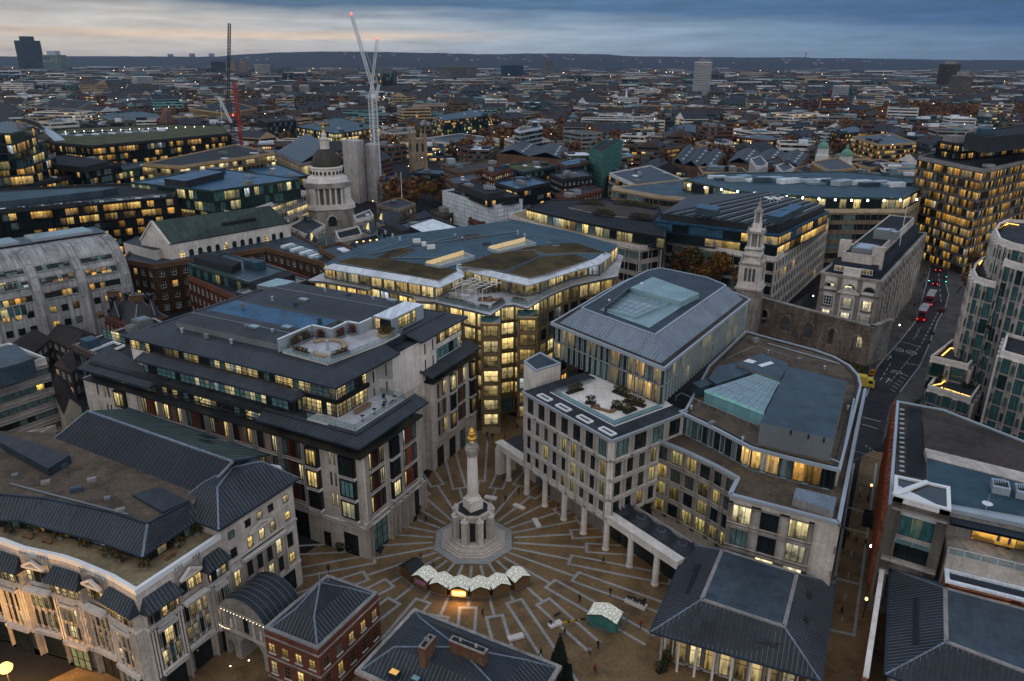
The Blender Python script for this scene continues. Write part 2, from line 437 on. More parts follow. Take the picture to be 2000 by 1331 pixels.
deck_b=mat('buff_deck',(.26,.20,.12),.8,.2,.15,panel=(.6,.6,.8),stain=0.25)
timber=mat('timber',(.22,.13,.07),.7,.2,.2,panel=(.2,3,.6))
timber_p=mat('pale_timber',(.36,.27,.18),.7,.2,.15)
glass_t=mat('teal_glass',(.16,.33,.36),.08,.12,.06,spec=.7,panel=(1.6,1.6,.5))
glass_g=mat('green_glass',(.03,.075,.075),.06,.2,.1,spec=.7,panel=(1.6,3.4,.4))
glass_d=mat('dark_glass',(.012,.02,.024),.06,.2,.1,spec=.7)
sky_glass=mat('roof_glass',(.17,.28,.32),.12,.15,.1,spec=.8,panel=(2.2,1.6,.45))  # pale tone: the sky the glass reflects is put into its colour
balus=mat('glass_balustrade',(.22,.36,.38),.08,.1,.05,spec=.8)
_b=balus.node_tree.nodes['Principled BSDF'];_b.inputs['Alpha'].default_value=.28
hedge_m=mat('hedge_leaves',(.035,.045,.018),.9,.4,.5)
redleaf=mat('red_leaves',(.085,.02,.018),.9,.4,.5)
leaf_y=mat('autumn_leaves',(.22,.115,.025),.9,.35,.5)
leaf_o=mat('russet_leaves',(.15,.065,.024),.9,.35,.5)
leaf_g=mat('green_leaves',(.045,.055,.02),.9,.4,.5)
bark=mat('bark',(.045,.036,.028),.95,.3,.3)
white_p=mat('white_paint',(.72,.73,.75),.5,.1,.05)
court_m=mat('court_membrane',(.22,.33,.37),.5,.15,.1,panel=(5,5,.85))  # light membrane, paled further to carry the skylight's sky reflection
fin_m=mat('fin_panel',(.36,.44,.46),.3,.1,.06,spec=.6)
wrap=mat('scaffold_sheeting',(.74,.79,.85),.6,.15,.12,panel=(2.2,2.0,.6),streak=.3)
green_net=mat('green_netting',(.04,.16,.13),.8,.25,.2,panel=(2.0,2.0,.5),streak=.3)
granite=mat('granite_strip',(.31,.31,.31),.7,.2,.2,brick=(1.2,.3,.02,.12))
paving=mat('buff_paving',(.19,.122,.06),.75,.28,.2,brick=(.4,.2,.012,.12),stain=0.3)
tarmac=mat('tarmac',(.026,.026,.030),.8,.3,.2,bump=1,stain=0.35)
footway=mat('footway',(.075,.068,.064),.8,.25,.15,brick=(.9,.6,.012,.1),stain=0.3)
gold=mat('gilding',(.75,.42,.07),.3,.15,.1,metal=.75)
bronze=mat('dark_bronze',(.025,.026,.024),.45,.2,.2,metal=.4)
sheet_w=mat('white_sheet_metal',(.62,.66,.72),.4,.12,.06,seam=1.1)
W_WARM,W_WHT=((1,.46,.08),(1,.68,.22)),((1,.68,.22),(1,.84,.42))
g_sq=glass('office_glass',.54,*W_WHT,strength=.95,blind=.3)
g_lo=glass('mostly_dark_glass',.26,*W_WARM,strength=.65,blind=.25)
g_dk=glass('unlit_glass',.13,*W_WARM,strength=.7,blind=.35)
g_teal=glass('teal_blind_glass',.42,*W_WHT,strength=.75,blind=.75,blindcol=(.12,.24,.25))
g_amber=glass('amber_glass',.47,*W_WARM,strength=.7,blind=.1)
g_bright=glass('bright_glass',.95,(1,.66,.2),(1,.8,.38),strength=1.0,blind=.1)
g_hotel=glass('hotel_glass',.12,(1,.6,.08),(1,.7,.2),strength=1.4,blind=.85,blindcol=(.10,.155,.155))
g_green=glass('green_office_glass',.36,(1,.68,.2),(1,.85,.4),strength=.75,blind=.4,dark=(.012,.03,.03),blindcol=(.05,.11,.105))
g_resid=glass('flat_glass',.08,(1,.7,.3),(.9,.9,.5),strength=.55,blind=.7,dark=(.01,.035,.04),blindcol=(.05,.13,.135))
fr_b,fr_w,fr_g=black,white_p,alu_d
# ground
M=MB();M.poly([(-30000,-400,0),(30000,-400,0),(30000,45000,0),(-30000,45000,0)],mat('city_ground',(.014,.0145,.017),.9,.35,.2));M.build('ground',None,kind='structure')
COLC=Vector((-7.1,120.3,0))
M=MB();M.poly([(x,y,.004) for x,y in((-52,60),(-75,78),(-40,112),(-34,122),(-24,116),(-12,170),(-4,176),(6,170),(28,122),(62,118),(82,156),(91,154),(62,98),(45,60))][::-1],paving);M.build('square',None,kind='structure')
M=MB()
for k in range(30):
 a=2*math.pi*(k+.5)/30;d=Vector((math.cos(a),math.sin(a),0));n=Vector((-d.y,d.x,0));w=.26
 def strip(r0,r1,off=0.0,ww=w):M.poly([COLC+d*r0+n*(off-ww)+VZ(.008),COLC+d*r1+n*(off-ww)+VZ(.008),COLC+d*r1+n*(off+ww)+VZ(.008),COLC+d*r0+n*(off+ww)+VZ(.008)],granite)
 rs=21.0 if k%2 else 18.5
 strip(7.7,rs)
 re=34+(k*7%5)*2.5
 for o in(-1.35,1.35):strip(rs+.55,re,o)
 M.poly([COLC+d*(rs)+n*-1.62+VZ(.0085),COLC+d*(rs+.55)+n*-1.62+VZ(.0085),COLC+d*(rs+.55)+n*1.62+VZ(.0085),COLC+d*rs+n*1.62+VZ(.0085)],granite)
 if k%7==0:M.poly([COLC+d*re+n*-1.62+VZ(.0085),COLC+d*(re+.5)+n*-1.62+VZ(.0085),COLC+d*(re+.5)+n*1.62+VZ(.0085),COLC+d*re+n*1.62+VZ(.0085)],granite)
M.build('paving_strips',None,kind='structure')
# Warwick block (grey stepped offices, left of the column)
AO,AU,AV=Vector((-26.2,114.3,0)),Vector((-.888,.459,0)),Vector((.459,.888,0))
def A(s,t,z=0.0):return AO+AU*s+AV*t+VZ(z)
def A2(s,t):p=A(s,t);return(p.x,p.y)
RZL=math.atan2(-AU.y,-AU.x);RZR=math.atan2(AV.y,AV.x)
B=Bld('office_building','stepped office block with dark lead eaves, red panels and roof terraces, left of the column','office building',A2(20,15))
W=B['wall']
W.prism([A2(0,0),A2(0,18.2),A2(8.3,18.2),A2(8.3,32),A2(6.4,32),A2(6.4,51),A2(74,51),A2(74,0)],0,21.0,stone)
def a_module(s0,s1,z0,z1,side,seed):
 """terracotta panel flanked by two dark framed windows between stone piers"""
 nrow=3;ch=(z1-z0)/nrow
 org=(lambda s,d,z:A(s,-d,z)) if side=='L' else(lambda s,d,z:A(-d,s,z)) if side=='R' else(lambda s,d,z:A(6.4-d,s,z))
 ax=-AU if side=='L' else AV;out=-AV if side=='L' else-AU
 w=s1-s0;a=org(s1 if side=='L' else s0,0,z0);W.obox(a,ax*w,out*.07,VZ(z1-z0),black_b,'k')
 for r in range(nrow):
  z=z0+r*ch
  a=org(s1 if side=='L' else s0,0,z)
  W.obox(a+VZ(.002*r),ax*w,out*.32,VZ(.55),stone_w,'k')
  B.n('panel').obox(a+ax*w*.345+VZ(.56),ax*w*.31,out*.22,VZ(ch-.6),terra,'k')
  for f in(.195,.805):
   c=a+ax*w*f+out*.1+VZ(.6)
   B.win(c,RZL if side=='L' else RZR,w*.25,ch-.9,2,1,g_sq,black,.22)
 for x in((s0,s1)):
  a=org(x,0,z0)
  for q in(-.5,.1):W.obox(a+ax*q,ax*.4,out*.55,VZ(z1-z0+.2),stone_w,'k')
  W.obox(a+ax*-.13,ax*.26,out*.3,VZ(z1-z0),alu_d,'k')
ss=[12.3,18.2,24.3,30.4,36.6,43.0,49.5,56]
for i in range(len(ss)-1):a_module(ss[i],ss[i+1],7.6,20.9,'L',i)
a_module(1.2,7.1,7.6,20.9,'R',1);a_module(11.4,17.4,7.6,20.9,'R',2)
a_module(33.2,38.2,7.0,20.4,'2',1);a_module(41.5,46.5,7.0,20.4,'2',2)
def a_bay(c,ax,out,rz,w,z0,z1,n,pane,depth=.7):
 ch=(z1-z0)/n
 for r in range(n):
  o=c+VZ(z0+r*ch)
  B.n('bay').obox(o-ax*w/2+VZ(.5),ax*w,out*depth,VZ(ch-.6),black,'k')
  W.obox(o-ax*(w/2+.1),ax*(w+.2),out*(depth+.15),VZ(.48),stone_w,'k')
  B.win(o+out*(depth+.01)+VZ(.75),rz,w-.5,ch-1.1,3,1,pane,black,.12)
a_bay(A(2.6,0),-AU,-AV,RZL,3.4,7.6,20.6,3,g_teal);a_bay(A(10.3,0),-AU,-AV,RZL,2.7,7.6,20.6,3,g_sq,.9)
a_bay(A(0,9.3),AV,-AU,RZR,2.6,7.8,20.6,3,g_sq,.8)
a_bay(A(62,0),-AU,-AV,RZL,3.2,7.6,20.6,3,g_teal)
a_bay(A(6.4,39.9),AV,-AU,RZR,2.3,7,20.4,3,g_sq,.8);a_bay(A(6.4,48.6),AV,-AU,RZR,2.0,7,20.4,3,g_sq,.8)
for z in(9.4,13.7,18.0):
 for s in(5.6,6.6):B.win(A(s,-.02,z),RZL,.34,2.6,1,1,g_sq,black,.06)
 for s in(66,67.2,69.5):B.win(A(s,-.02,z),RZL,.34,2.6,1,1,g_sq,black,.06)
for t in(.3,7.2,8.6,11.2,13.2,17.5):
 W.obox(A(0,t,0),AV*1.0,-AU*1.0,VZ(6.9),stone,'k')
W.obox(A(0,0,6.3),AV*18.2,-AU*.62,VZ(1.15),stone_w,'k');W.obox(A(12.3,0,6.3),-AU*12.3,-AV*.45,VZ(.5),stone_w,'k')
for t,w in((4.2,4.8),(10.2,1.3),(12.4,1.0),(15.4,3.2)):B.win(A(-.03,t,.1),RZR,w,6.1,3,3,g_dk,black,.14,name='shopfront')
for s,w,h in((3.2,3.2,4.4),(8.8,1.6,3),(15.3,4.4,5.6),(21.3,4.0,5.6),(27.4,4.4,5.6),(33.5,4.4,5.6)):B.win(A(s,-.03,.1),RZL,w,h,2,2,g_lo,black,.14,name='shopfront')
for t,w in((35,2.6),(40,2.6),(44.5,2.2)):B.win(A(6.4-.03,t,.1),RZR,w,4.6,2,1,g_lo,black,.14,name='shopfront')
B['cornice'].prism([A2(-.9,-.9),A2(-.9,18.4),A2(12,18.4),A2(12,-.9)],20.95,21.3,black,black);B['cornice'].prism([A2(12.01,-.7),A2(12.01,3),A2(73,3),A2(73,-.7)],20.93,21.25,black,black)
B['cornice'].prism([A2(5.6,31.8),A2(5.6,51.3),A2(16,51.3),A2(16,31.8)],20.97,21.3,black,black)
def ribbonA(s0,t0,s1,t1,z0,z1,nb,pane,nm='window',ny=3):
 p0,p1=A(s0,t0),A(s1,t1);a,u,n,L=edge(p0,p1)
 B.win(Vector((*(a+u*L/2+n*.02),z0)),math.atan2(u.y,u.x),L-.05,z1-z0,nb,ny,pane,black,.1,nb,nm)
def boxA(part,s0,s1,t0,t1,z0,z1,m,mt=None):B.n(part).prism([A2(s0,t0),A2(s0,t1),A2(s1,t1),A2(s1,t0)],z0,z1,m,mt)
boxA('upper_wall',1.2,73,1.3,18,21.3,24.2,black_b,felt)
ribbonA(12,1.29,1.21,1.29,21.5,23.4,9,g_sq);ribbonA(52,1.29,12.1,1.29,21.5,23.4,26,g_sq);ribbonA(72.5,1.29,52.2,1.29,21.5,23.4,13,g_teal)
ribbonA(1.19,1.31,1.19,17.9,21.5,23.4,10,g_sq)
boxA('upper_wall',8.3,63.2,5,48,21.0,30.4,stone_w,felt)
boxA('upper_wall',16.8,57.5,3.1,5.1,24.2,27.4,black_b,felt)
ribbonA(57.5,3.09,16.9,3.09,24.5,27.2,30,g_teal);ribbonA(16.79,3.1,16.79,4.9,24.4,27.2,2,g_sq);ribbonA(16.7,4.98,8.4,4.98,24.4,27.2,7,g_sq)
ribbonA(62.9,4.98,8.4,4.98,28.1,30.4,38,g_sq);ribbonA(8.28,5.1,8.28,13.6,24.4,27.2,7,g_bright);ribbonA(8.28,5.1,8.28,13.6,28.0,30.3,7,g_sq)
B['upper_wall'].obox(A(8.28,5,27.25),AV*8.8,-AU*.5,VZ(.75),black,'k');B['upper_wall'].obox(A(17,4.97,27.25),-AU*8.9,-AV*.5,VZ(.75),black,'k')
ribbonA(73.4,6,63.3,6,28.1,30.4,7,g_teal)
ribbonA(9.4,21.9,9.4,31.3,4,29.6,5,g_sq,'glazed_stair',8);boxA('upper_wall',8.3,9.3,13.8,21.8,18,30.6,stone_w);boxA('upper_wall',7.9,9.3,31.4,37,18,30.6,stone_w)
for z in(19.5,23.6,27.2):
 for t in(15.6,19.6):B.win(A(8.27,t,z),RZR,.3,2.4,1,1,g_dk,black,.05)
 for t in(32.6,35.6):B.win(A(7.87,t,z),RZR,.3,2.4,1,1,g_dk,black,.05)
ribbonA(8.25,37.2,8.25,47.8,24.2,26.6,6,g_teal);ribbonA(8.25,37.2,8.25,47.8,27.8,30.2,6,g_bright)
boxA('upper_wall',7.2,12,32.6,51,21.3,23.0,black_b);ribbonA(7.18,33,7.18,50.6,21.5,22.9,10,g_sq)
def eave(part,quads,m=lead,thick=.35):
 M=B[part]
 for q in quads:
  q=[Vector(p) for p in q];M.poly(q,m,[((p-q[0]).dot((q[1]-q[0]).normalized()),(p-q[1]).dot((q[2]-q[1]).normalized())) for p in q])
  dn=VZ(-thick);M.poly([q[1]+dn,q[0]+dn,q[3]+dn,q[2]+dn],black)
  M.poly([q[0]+dn,q[1]+dn,q[1],q[0]],lead_p);M.poly([q[1]+dn,q[2]+dn,q[2],q[1]],lead_p);M.poly([q[3]+dn,q[0]+dn,q[0],q[3]],lead_p)
  M.beam(q[0],q[1],.22,.16,lead_p)
  if(q[1]-q[0]).length>3:seams(M,q,.62,seam_m,w=.05,h=.05)
ez,iz=23.2,24.4
eave('eaves',[[A(22.9,-.9,ez),A(-.9,-.9,ez),A(2.2,2.2,iz),A(22.9,2.2,iz)],[A(-.9,-.9,ez),A(-.9,20.4,ez),A(2.2,20.4,iz),A(2.2,2.2,iz)],
   [A(74.6,-.4,ez),A(52.2,-.4,ez),A(54,3.4,iz),A(74.6,7.5,iz+1.4)],[A(52.2,-.4,ez),A(52.2,4.2,ez+.4),A(54,4.2,iz),A(54,3.4,iz)]])
eave('eaves',[[A(58,1.4,27.6),A(15.4,1.4,27.6),A(16.6,3.9,28.5),A(58,3.9,28.5)],[A(15.4,1.4,27.6),A(15.4,5.1,27.6),A(16.6,5.1,28.5),A(16.6,3.9,28.5)]])
boxA('eaves',19,56,3.95,4.97,28.2,28.5,felt_b)
z0,z1=30.8,32.1
eave('top_roof',[[A(64.4,4.0,z0),A(7.4,4.0,z0),A(11,8.2,z1),A(60.5,8.2,z1)],[A(7.4,4.0,z0),A(7.4,23.3,z0),A(11,23.3,z1),A(11,8.2,z1)],
    [A(64.4,49,z0),A(64.4,4.0,z0),A(60.5,8.2,z1),A(60.5,46,z1)],[A(7.0,30.2,z0),A(7.0,49,z0),A(12,46,z1),A(12,30.2,z1)],[A(7.0,49,z0),A(64.4,49,z0),A(60.5,46,z1),A(12,46,z1)]])
eave('top_roof',[[A(5.2,31.0,22.9),A(5.2,51.6,22.9),A(9,51.6,24.1),A(9,31.0,24.1)]])
boxA('top_roof',11,60.5,8.2,46,30.6,32.0,lead_p,lead)
def ridged(s0,s1,t0,t1,za,zb):
 tm=(t0+t1)/2
 M=B['top_roof'];boxA('roof_kerb',s0,s1,t0,t1,32.0,za,alu_d,alu_d)
 for q in([A(s1,t0,za),A(s0,t0,za),A(s0,tm,zb),A(s1,tm,zb)],[A(s0,t1,za),A(s1,t1,za),A(s1,tm,zb),A(s0,tm,zb)]):
  q=[Vector(p)+VZ(.02) for p in q]
  M.poly(q,lead,[((p-q[0]).dot((q[1]-q[0]).normalized()),(p-q[0]).dot((q[3]-q[0]).normalized())) for p in q]);seams(M,q,.62,seam_m,w=.05,h=.05)
 M.beam(A(s0,tm,zb+.05),A(s1,tm,zb+.05),.3,.15,seam_m)
ridged(26.2,55.5,10.8,19.6,33.3,34.0);ridged(16.5,54.5,29.2,45.4,33.2,34.2)
boxA('plant_deck',27.2,57,20.0,28.6,32.0,32.9,alu_d,zinc_b);boxA('plant_deck',23.6,26.5,19,24,32.0,32.6,alu_d,zinc)
for s,t in((40,33),(30,17),(22,42),(36,14)):B.n('rooflight').prism([A2(s,t),A2(s+2.2,t),A2(s+2.2,t+1.4),A2(s,t+1.4)],33.0,34.25,alu_d,sky_glass)
B['terrace'].prism([A2(25.4,10.1),A2(13.6,9.2),A2(11.2,22.8),A2(11.2,28.8),A2(17.6,28.6),A2(20.5,24),A2(25.4,19)],32.05,32.5,stone_w,deck_w)
for(a,b) in(((26,9.8),(26,19)),((26,19.4),(21.2,19.4)),((21,19.2),(21,24.4)),((21,24.6),(18.4,24.6)),((18.2,24.6),(18.2,28.8))):
 Q=B.n('terrace_wall');Q.beam(A(*a,33.5),A(*b,33.5),.3,2.6,alu);Q.beam(A(*a,34.85),A(*b,34.85),.45,.1,white_p)
rail(B.n('railing'),[A2(25.2,9.6),A2(13.0,8.7),A2(11.0,22.6),A2(10.8,29)],32.5,1.1,alu_d,balus)
boxA('terrace',2.3,8.2,2.3,17.4,24.25,24.45,stone_w,deck_w);boxA('terrace',8.3,13,1.9,4.9,24.25,24.42,stone_w,deck_w)
rail(B.n('railing'),[A2(13,2.1),A2(2.4,2.3),A2(2.4,17.2),A2(8,17.2)],24.45,1.1,alu_d,balus)
boxA('roof_pavilion',13.2,18,29,40.5,32.0,35.2,alu,sheet_w);ribbonA(13.18,31,13.18,37.4,32.4,34.9,6,g_bright);ribbonA(17.6,28.98,13.5,28.98,32.4,34.9,3,g_sq)
boxA('plant_deck',56,62,40,47,32.0,33.0,alu_d,sky_glass)
for s in range(14,52,6):B['pergola'].beam(A(s,-.6,23.3),A(s,3.1,24.4),.14,.2,black)
B['pergola'].beam(A(23,-.5,23.2),A(52,-.5,23.2),.2,.25,black)
for k in range(16):
 s_,q_=18+(k*23)%36,[14.5,31,42,25,9.2][k%5];M=B.n('roof_vent');c_=A2(s_,q_);M.box(*c_,32.0,.9,.7,2.2 if k%5!=4 else.9,[alu_d,zinc,stone_g][k%3],.48) if k%2 else M.lathe((*c_,32.0),[(.28,0),(.28,2.4 if k%5!=4 else.9),(.4,2.5 if k%5!=4 else 1.0)],alu,8)
bldA=B.finish()
def curve_bench(name,label,c,r,a0,a1,z,w=.9,h=.55,m=timber_p,n=10,cat='bench',group=None):
 M=MB()
 for i in range(n):
  t0,t1=a0+(a1-a0)*i/n,a0+(a1-a0)*(i+1)/n
  q=[(c[0]+rr*math.cos(t),c[1]+rr*math.sin(t)) for rr,t in((r,t0),(r,t1),(r+w,t1),(r+w,t0))]
  M.prism(q,z+.12,z+h,m);M.prism(inset(q,.12),z,z+.12,alu_d)
 return M.build(name,None,label,cat=cat,at=(c[0],c[1],z),group=group)
c1=A(19.2,15.2)
curve_bench('curved_bench','long curved timber bench on the white roof terrace below the hedge',c1,3.3,-.2,2.4,32.5)
curve_bench('curved_bench','short curved timber bench on the white roof terrace near its outer corner',A(17.2,13.6),1.9,3.4,4.9,32.5)
def leafmass(M,c,sx,sy,sz,n,size,mats,rot=0.0,r_=None):
 r_=r_ or rnd;cs,sn=math.cos(rot),math.sin(rot)
 for i in range(n):
  while True:
   x,y,z=r_.uniform(-1,1),r_.uniform(-1,1),r_.uniform(-1,1)
   if abs(x)**2.6+abs(y)**2.6+abs(z)**2.6<1:break
  x,y,z=x*sx,y*sy,z*sz
  p=Vector((c[0]+x*cs-y*sn,c[1]+x*sn+y*cs,c[2]+z));s=size*r_.uniform(.6,1.4)
  a=Vector((r_.gauss(0,1),r_.gauss(0,1),r_.gauss(0,.7))).normalized();b=a.cross(Vector((r_.gauss(0,1),r_.gauss(0,1),r_.gauss(0,1)))).normalized()
  M.poly([p+a*s,p+b*s*.7,p-a*s*.8,p-b*s*.7],r_.choice(mats))
def planter(name,label,p0,p1,z,w,h,leafm,trough=alu_d,dens=1.0,cat='planter',group=None,th=.55):
 a,b=V3(p0,z),V3(p1,z);d=b-a;L=d.length;c=(a+b)/2;rot=math.atan2(d.y,d.x)
 r=thing(name,label,cat,(c.x,c.y,z),0,group)
 M=MB();M.box(c.x,c.y,z,L,w,th,trough,rot);M.box(c.x,c.y,z+th,L-.15,w-.15,.03,bark,rot);M.build('trough',r)
 M=MB();leafmass(M,(c.x,c.y,z+th+h/2),L/2,w/2+.1,h/2,int(L*w*h*55*dens)+40,.17,leafm,rot);M.build('foliage',r)
 return r
HG,RD=[hedge_m,hedge_m,leaf_g,leaf_o],[redleaf,redleaf,leaf_o]
planter('hedge_planter','dark clipped hedge against the terrace wall behind the long curved bench',A2(25.0,12),A2(25.0,18),32.5,.9,1.7,HG)
planter('shrub_planter','low planter of green shrubs beside the long curved bench on the white terrace',A2(23.2,10.9),A2(19.2,10.6),32.5,.9,.7,HG,cat='planter')
planter('shrub_planter','low planter of yellowing shrubs by the terrace rail near the outer corner',A2(14.6,11.6),A2(13.6,15.4),32.5,.9,.7,HG+[leaf_y])
planter('red_shrub_planter','red leaved shrubs in the inner corner of the terrace next to the hedge',A2(24.2,18.6),A2(22.3,18.6),32.5,.9,1.5,RD)
planter('red_shrub_planter','red leaved shrubs at the projecting corner of the terrace wall',A2(20.2,20.2),A2(20.2,22.2),32.5,.9,1.6,RD)
planter('red_shrub_planter','red leaved shrubs in the recess of the terrace wall near the roof pavilion',A2(20.3,23.8),A2(18.6,23.8),32.5,.9,1.6,RD)
t=thing('round_planter','round stone planter of mixed shrubs in front of the lit roof pavilion','planter',A(12.8,26.4,32.5))
M=MB();M.lathe(A(12.8,26.4,32.5),[(1.7,0),(1.9,.7),(1.7,.7)],stone_b,16);M.build('bowl',t)
M=MB();leafmass(M,A(12.8,26.4,33.7),1.7,1.7,.75,420,.2,HG+[leaf_y]);M.build('foliage',t)
t=thing('long_table','long wooden table on the white lower terrace','table',A(6.2,9.5,24.45))
M=MB();M.obox(A(6.8,7.2,25.1),AV*4.4,-AU*1.1,VZ(.1),timber);M.build('table_top',t)
for s,q in((6.6,7.5),(6.6,11.2),(5.9,7.5),(5.9,11.2)):
 M=MB();M.box(*A2(s,q),24.45,.12,.12,.65,timber,0);M.build('leg',t)
def small_table(label,p,z,g):
 t=thing('round_table',label,'table',(p[0],p[1],z),0,g);M=MB();M.lathe((*p,z),[(.3,0),(.3,.03),(.05,.05),(.04,1.0)],black,8);M.build('pedestal',t)
 M=MB();M.lathe((*p,z+1.0),[(.42,0),(.42,.04)],black,12);M.build('table_top',t)
def chair_at(label,p,z,rot,g):
 t=thing('terrace_chair',label,'chair',(p[0],p[1],z),0,g);c,s=math.cos(rot),math.sin(rot)
 M=MB();M.box(p[0],p[1],z+.4,.6,.6,.08,black,rot);M.build('seat',t)
 M=MB();M.box(p[0]-s*-.3,p[1]+c*-.3,z+.45,.6,.06,.55,black,rot);M.build('backrest',t)
 M=MB()
 for dx in(-.25,.25):
  for dy in(-.25,.25):M.box(p[0]+dx*c-dy*s,p[1]+dx*s+dy*c,z,.05,.05,.4,black,rot)
 M.build('frame',t)
small_table('black bar table near the outer corner of the lower terrace',A2(3.6,6.0),24.45,'bar tables');small_table('black bar table beside the long table on the lower terrace',A2(3.4,9.2),24.45,'bar tables');small_table('black bar table at the far end of the lower terrace',A2(3.4,15.5),24.45,'bar tables')
for i,(s,t_,r,l) in enumerate(((3.6,12.2,.4,'black terrace chair nearest the long table'),(4.4,13.6,2.0,'black terrace chair turned towards the glass wall'),(3.2,14.0,1.2,'black terrace chair beside the glass balustrade'),(5.8,15.2,3.3,'black terrace chair below the stone stair tower'))):chair_at(l,A2(s,t_),24.45,r,'terrace chairs')
# King Edward block (warm lit offices with sedum roofs)
zs=29.5
slab_px=[(600,548),(632,550),(720,566),(728,561),(806,580),(812,588),(848,590),(924,607),(958,616),(985,597),(1003,595),(1031,603),(1063,583),(1092,569),(1120,558),(1156,550),(1206,540)]
front=[XY(x,y,zs) for x,y in slab_px]
back=[XY(1218,500,zs),XY(1130,470,zs),XY(1010,447,zs),XY(760,480,zs),XY(690,505,zs)]
slab=ccw(front+back)
B=Bld('office_building','buff stone office block with brown planted roofs and brightly lit penthouse in the middle','office building',slab[0])
core=inset(slab,1.3)
B['wall'].prism(core,0,zs-.3,stone_b)
B['terrace'].prism(slab,zs-.3,zs-.02,lead_p,deck_w);B['terrace'].prism(inset(slab,.35),zs-.55,zs-.3,white_p)
B['terrace'].prism(inset(slab,.7),zs-.8,zs-.55,alu_d)
for i in range(len(core)):
 p0,p1=core[i],core[(i+1)%len(core)];L=edge(p0,p1)[3]
 if L<1.6 or not faces_cam(p0,p1):continue
 n=max(1,round(L/3.6))
 facade(B,p0,p1,5.2,25.0,n,5,g_sq if L>5 else g_bright,black,stone_b,pw=.8 if L>5 else.5,bh=.9,proj=.3,nx=2,ny=2,fw=.12)
 facade(B,p0,p1,25.0,28.7,n,1,g_bright,alu_d,stone_b,pw=.5,bh=.4,proj=.2,nx=2,ny=1)
 facade(B,p0,p1,0.2,5.1,n,1,g_lo,black,stone_b,pw=.9,bh=.8,proj=.35,nx=2,ny=1,sill=.2,wname='shopfront')
for(x,y),w in(((958,628),5.0),((1031,616),5.4)):
 q=P(x,y,28.5);d=Vector((q.x,q.y)).normalized();c=(q.x+d.x*1.3,q.y+d.y*1.3);rot=math.atan2(d.y,d.x)+math.pi/4+math.pi
 sq=[(c[0]+w/2*math.cos(rot+k*math.pi/2)*1.3,c[1]+w/2*math.sin(rot+k*math.pi/2)*1.3) for k in range(4)];sq=ccw(sq)
 B['corner_bay'].prism(sq,0,28.6,stone_b,glass_g)
 for k in range(4):
  if faces_cam(sq[k],sq[(k+1)%4],.1):facade(B,sq[k],sq[(k+1)%4],2,28.2,1,7,g_bright,black,stone_b,pw=1.2,bh=.9,proj=.25,nx=2,ny=2,part='corner_bay',fw=.12)
pent_px=[(635,543),(849,584),(898,560),(910,540),(974,569),(1024,579),(1054,572),(1100,550),(1148,538),(1171,538)]
zp=29.6
pent=ccw([XY(x,y,zp) for x,y in pent_px]+[XY(1205,505,zp),XY(1120,478,zp),XY(1005,452,zp),XY(765,486,zp),XY(700,508,zp)])
B['penthouse'].prism(pent,zp-.1,33.6,alu_d,zinc_t)
for i in range(len(pent)):
 p0,p1=pent[i],pent[(i+1)%len(pent)];L=edge(p0,p1)[3]
 if L<2 or not faces_cam(p0,p1):continue
 facade(B,p0,p1,zp,33.4,max(1,round(L/4.2)),1,g_bright,alu_d,alu,pw=.5,bh=.35,proj=.2,nx=3,ny=1)
roof_px=[(631,522),(858,560),(907,538),(904,526),(1032,556),(1080,541),(1130,525),(1172,514),(1196,497),(1121,472),(1007,441),(900,450),(800,466),(752,480),(708,498),(688,501)]
zr=33.9
roof=[XY(x,y,zr) for x,y in roof_px];roof=ccw(roof);inn=inset(roof,1.9)
ring(B['roof'],roof,zr-.3,inn,zr+.75,sheet_w,.8,alu)
B['roof'].prism(inset(roof,.06),zr-.6,zr-.33,alu,alu)
B['roof'].poly([V3(p,zr+.74) for p in inn],zinc_t)
def flat(part,pxs,z,m,h=.14,side=None):B.n(part).prism([XY(x,y,z) for x,y in pxs],z-h,z,side or alu,m)
flat('green_roof',[(655,512),(690,503),(770,508),(885,526),(893,529),(857,548)],zr+.95,sedum)
flat('green_roof',[(731,505),(778,484),(813,487),(760,508)],zr+1.0,sedum)
flat('green_roof',[(893,520),(960,497),(1000,490),(1040,490),(1055,500),(985,530)],zr+.98,sedum)
flat('green_roof',[(990,533),(1058,502),(1125,497),(1150,508),(1075,533),(1035,543)],zr+.96,sedum)
flat('green_roof',[(905,513),(1000,485),(1060,480),(1125,474),(1185,495),(1130,494),(1062,497),(1045,488),(985,490)],zr+.92,sedum)
flat('roof_well',[(893,462),(930,456),(950,464),(912,470)],zr+.9,felt_b)
for pxs in([(833,520),(905,498),(925,506),(860,525)],[(955,490),(1025,472),(1045,480),(975,496)]):
 q=ccw([XY(x,y,zr+.8) for x,y in pxs])
 B['skylight'].prism(q,zr+.5,zr+.9,glow('lantern_glow',(1,.75,.4),.55,False),sky_glass);parapet(B['skylight'],inset(q,-.3),zr+.74,.9,.25,alu)
 B['skylight'].beam(V3(q[2],zr+1.4),V3(q[3],zr+1.4),.2,1.3,glow('lantern_glow',(1,.75,.4),.55,False))
B['handrail'].beam(P(935,540,33.3),P(882,566,32.8),.1,.1,white_p)
for k in range(5):
 a=Vector(P(890+k*13,556+k*2.5,33));B['pergola'].beam(a,a+Vector((4.5,7,0)),.1,.14,white_p)
 B['pergola'].beam(a,Vector((a.x,a.y,zs)),.1,.1,white_p)
for k in range(3):B['pergola'].beam(P(890+k*10,552-k*5,33.1),P(960+k*10,560-k*3,33.1),.1,.1,white_p)
rail(B.n('railing'),[XY(849,586,zs),XY(925,603,zs),XY(957,611,zs),XY(986,592,zs),XY(1003,591,zs),XY(1030,598,zs),XY(1062,579,zs),XY(1120,555,zs)],zs,1.0,alu_d,balus)
